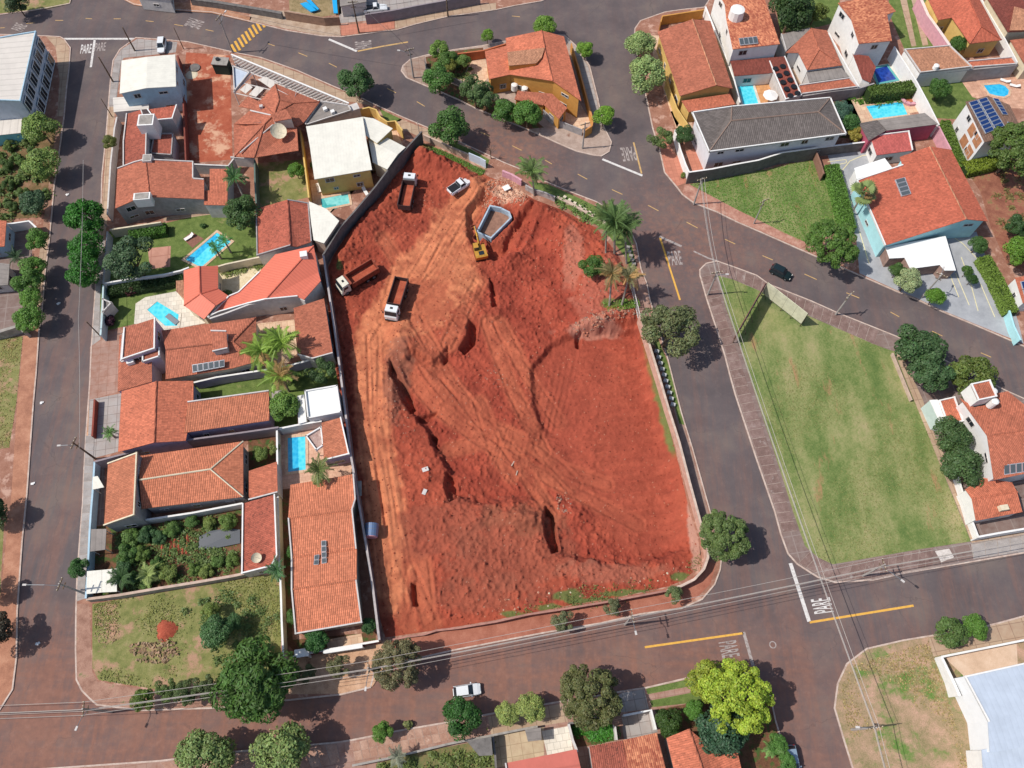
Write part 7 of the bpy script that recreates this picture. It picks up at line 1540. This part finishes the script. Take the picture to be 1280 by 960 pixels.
S = [((140,890),8.5,"utility pole at the corner of the west and south streets",(-105,2.2)),((472,842),8.5,"utility pole in front of the excavation's south west corner",(-95,2.4)),((781,781),8.5,"utility pole on the south pavement midway along the red wall",(-80,2.0)),((1078,720),8.0,"utility pole on the brown slab pavement south of the big field",(-42,3.0)),((1340,672),8.0,"utility pole beyond the right edge on the south street",None)]
tops = []
tops.append(W(-260, 905, 0)+Vector((0,0,8.3)))
for b_, h, lab, arm in S: t, b = pole(b_, h, lab, arm, 98); tops.append(Vector((b.x, b.y, h)))
for i in range(len(tops)-1):
    for k, (dx, dz) in enumerate(((-.8, -.1), (-.3, -.1), (.8, -.1), (0, -1.6))):
        d = Vector((-.14*dx, dx, dz)); cable(tops[i]+d, tops[i+1]+d, .5+.1*k, ["north", "middle", "south", "thick lowest"][k]+" overhead cable of the south street, "+["west end span", "span over the huge feathery tree", "span below the red wall", "span over the junction", "east end span"][i], .028 if k < 3 else .05, group='cables along the south street')
NS = [((884.4,369),7.5,"concrete pole with lamp at the north tip of the big field",(0,1.6)),((1064,912),8.5,"utility pole on the dry corner lot with a white street lamp",(178,1.9))]
tn = []
for b_, h, lab, arm in NS: t, b = pole(b_, h, lab, arm, 10); tn.append(Vector((b.x, b.y, h)))
t, b = pole((867,256), 7.5, "utility pole on the bend of the avenue's north pavement", None, 20); tn.insert(0, Vector((b.x, b.y, 7.4)))
t, b = pole((1120,1090), 8, "utility pole beyond the lower edge", None, 10); tn.append(Vector((b.x, b.y, 7.9)))
for i in range(len(tn)-1):
    for k in range(3): cable(tn[i]+Vector((k*.35-.3, 0, -.1-.5*(k == 1))), tn[i+1]+Vector((k*.35-.3, 0, -.1-.5*(k == 1))), .9, ["left", "thick middle", "right"][k]+" cable beside the big field, "+["span over the avenue", "span down the street", "span over the dry corner lot"][i], .055 if k == 1 else .03, group='cables beside the big field')
pole((291,66), 9, "tall concrete pole with crossarm at the end of the lattice screen", (70,2.2), 65); pole((517,98), 7.5, "pole with lamp at the west tip of the triangle", (170,2.0), 20); pole((142,103), 6.5, "dark pole on the grass verge near the corner building", None, None, wood=True); pole((169,64), 6, "short dark pole at the corner garden of the pale blue building", None, None, wood=True)
pole((230,62), 5.5, "thin pole beside the dirt lot", None, None, r=.08, wood=True); pole((141,147), 5, "slim pole beside the cream street wall", None, None, r=.08, wood=True); pole((120,574), 7.5, "dark pole at the orange hipped house on the west street", (185,2.2), 80, wood=True); pole((125.5,420), 5, "short dark pole at the stepping stone garden", None, None, r=.1, wood=True)
pole((106,742), 7.5, "utility pole next to the white carport", (180,5.0), 80); pole((134,284), 6, "slender grey pole beside the cream garden wall", None, None, r=.08); pole((130,353), 6, "slender grey pole beside the wall between the pool gardens", None, None, r=.08); pole((449,42), 8, "dark pole standing in the terracotta forecourt", None, 5, wood=True); pole((560,21), 7.5, "pole at the kerb of the top centre pavement", None, 10, wood=True)
pole((728,186), 7, "pole at the lower corner of the triangle", None, 20); pole((1044,394), 7, "pole with crossarm on the avenue's south pavement", None, 40); pole((942,280), 7, "slim pole on the pavement of the small field", None, 30, r=.1); pole((1152,372), 7.5, "grey pole at the parking bays", (60,1.8), -30); pole((524,166), 3, "thin pole at the head of the dark blockwork wall", None, None, r=.06)
cc = [W(129,240,7), W(102,240,7), W(97,560,7), W(85,880,7)]
cable(W(104,200,6.8), W(98,400,6.8), .3, "cable above the dark green street trees", .04); cable(W(98,400,6.8), W(99,560,7.0), .3, "cable above the middle of the west street", .04); cable(W(288,15,8.6), W(505,55,7.4), .8, "cable crossing over the avenue at the top", .035, WIRED); cable(W(505,55,7.4), W(440,-5,7.6), .5, "cable from the triangle to the top edge", .035, WIRED); cable(W(445,10,7.6), W(560,-8,7.2), .5, "cable along the top centre pavement", .035, WIRED)
# ---------------- road markings ----------------
word('PARE', (107.8,61), (109.5,50), 2.2, 2.6, MARKW, "white PARE lettering next to the centre line at the top of the west street"); word('PARE', (125.5,58.5), (127,48), 2.2, 2.4, MARKF, "faded PARE lettering right of the centre line at the top of the west street")
word('PARE', (243,29.5), (262,35), 2.4, 3.6, MARKF, "faded sideways PARE lettering on the upper avenue"); word('PARE', (24,34), (10,30), 2.0, 2.8, MARKF, "faded PARE lettering beside the long pale building")
word('PARE', (454,56), (434,58), 2.2, 3.4, MARKF, "faded PARE lettering below the terracotta forecourt"); word('PARE', (786,192.5), (790,209), 2.8, 3.4, MARKF, "faded PARE lettering between the triangle and the terracotta pavement")
word('PARE', (843.5,322.5), (839,300), 2.4, 3.0, MARKF, "faded PARE lettering at the head of the street beside the excavation"); word('PARE', (1027.5,757), (1000,760.5), 2.1, 2.9, MARKW, "crisp white PARE lettering by the white stop line near the big field"); word('PARE', (911.5,811.5), (930,808.5), 2.2, 2.6, MARKF, "pale PARE lettering on the south street pointing east")
stripe("80,48.5 168,48.5", .5, MARKW, "white stop line across the top of the west street"); stripe("118.5,49 113.5,84", .45, MARKW, "white centre line at the top of the west street"); stripe("988,704 1011.5,777", .55, MARKW, "white stop line near the big field"); stripe("1012,778 1142,757", .32, MARKY, "long yellow line on the south street east of the junction"); stripe("806,809 929,791.5", .3, MARKY, "long yellow line on the south street west of the junction"); stripe("929.5,790 943,838", .45, MARKF, "faded stop line beside the bright corner tree")
stripe("411,49 446,64", .5, MARKW, "white stop line at the top left junction"); stripe("447,64 480,57.5 510,52.5", .35, MARKYF, "yellow line from the top left junction"); stripe("753,199 803,219.5", .45, MARKW, "white stop line below the triangle's east corner"); stripe("802,217 792,178", .3, MARKYF, "yellow line beside the faded lettering east of the triangle"); stripe("824,295.5 852,308", .45, MARKF, "faded stop line at the head of the street beside the excavation"); stripe("825,297 850,375", .32, MARKY, "yellow centre line of the street beside the excavation"); stripe("867,314 886,323 896,326", .3, MARKF, "white edge line at the tip of the big field")
for k, q in enumerate(("69,25.5 79,25.5", "107,23 115,23.5", "142,23.5 151,23.5", "182,26 192,27", "218,30.5 229,32.5", "257,37 267,39", "335,54.5 343.5,57.5", "373,66 384,70.5", "411,79 421,84", "484,110.5 495,116", "521,127 531,133", "33,29.5 43,28.5", "0,35 6,34.5", "681,200 690,205", "722,217.5 734,224", "765,237 778,243", "810,256.5 823,263.5", "858,277.5 872,285", "906,299 919,305", "953,319.5 966,325", "1005.5,342.5 1021,349.5", "1058,366 1074,372.5", "1113,390 1124,396", "1226,441 1239,446.5", "560,146 572,152", "600,165 612,170", "640,182 652,188", "1165,414 1178,420", "640,20 650,21")):
    stripe(q, .16, MARKYF, "short yellow dash of the avenue's centre line", group="dashes of the avenue's centre line", name='lane_dash', cat='lane dash')
for k in range(9):
    x = 292.5+k*4.4; y = 61.5-k*4.1; h = 5.2; stripe(f"{x-3.2},{y-h-.5} {x+3.2},{y+h+.5}", .5, MARKY, ["first", "second", "third", "fourth", "fifth", "sixth", "seventh", "eighth", "ninth"][k]+" yellow bar of the speed hump counted from the lattice screen", z=.06, group='yellow bars of the speed hump', name='hump_bar', cat='hump bar')
a = [W(*q) for q in ((289,66),(330,28),(322,26),(286,58))]
for k, (q, lab) in enumerate((("1180,322 1190,352 1198,372", "cream parking line left of the blossom bays"), ("1194,342 1211,382", "second cream parking line"), ("1201,322 1212,352 1222,389", "third cream parking line beside the island"), ("1225,355 1243,397", "fourth cream parking line"))): stripe(q, .16, m_ground('cream_line', ['c3b98e', 'd3c99e', 'dbd2aa'], 2, 9, .05), lab, z=.15)
stripe("1052,225 1052,214 1062,202 1078,195 1086,194", .16, MATS['cream_line'], "cream curve painted on the upper driveway", z=.15); stripe("1074,290 1086,330", .16, MATS['cream_line'], "cream line on the left driveway", z=.15); stripe("1034,203 1057,200 1058,204 1034,209", .14, MATS['cream_line'], "cream box painted at the top of the driveway", z=.15); stripe("1066,240 1070,232 1062,262", .14, MATS['cream_line'], "cream line beside the fan palm", z=.15); stripe("1181,290 1203,305 1222,325", .14, MATS['cream_line'], "cream line by the dark bush", z=.15)
p = W(966, 806); m = MB().mat(MARKF); m_ = []
for k in range(20):
    a = k*.31416; b = a+.31416; m.face([(p.x+math.cos(a)*.36, p.y+math.sin(a)*.36, .01), (p.x+math.cos(a)*.52, p.y+math.sin(a)*.52, .01), (p.x+math.cos(b)*.52, p.y+math.sin(b)*.52, .01), (p.x+math.cos(b)*.36, p.y+math.sin(b)*.36, .01)])
solo('manhole_ring', m, "pale manhole ring in the middle of the south junction", 'manhole')
# parapet walls and litter by the kerbs
for x, y, lab in ((52,504,"white scrap on the west street below the brown path"),(73,380,"white bag in the tree shadow on the west street"),(84,244,"white scrap above the last tree shadow"),(47,805,"pale scrap near the end of the west street"),(41,605,"white specks of litter on the west street"),(1222,672,"bag by the white front wall")):
    p = W(x, y); m = MB().mat(WHITE); m.box((p.x, p.y, .1), (.45, .35, .16), rz=x); m.box((p.x+.2, p.y+.15, .08), (.25, .3, .12), rz=y); solo('litter', m, lab, 'litter')
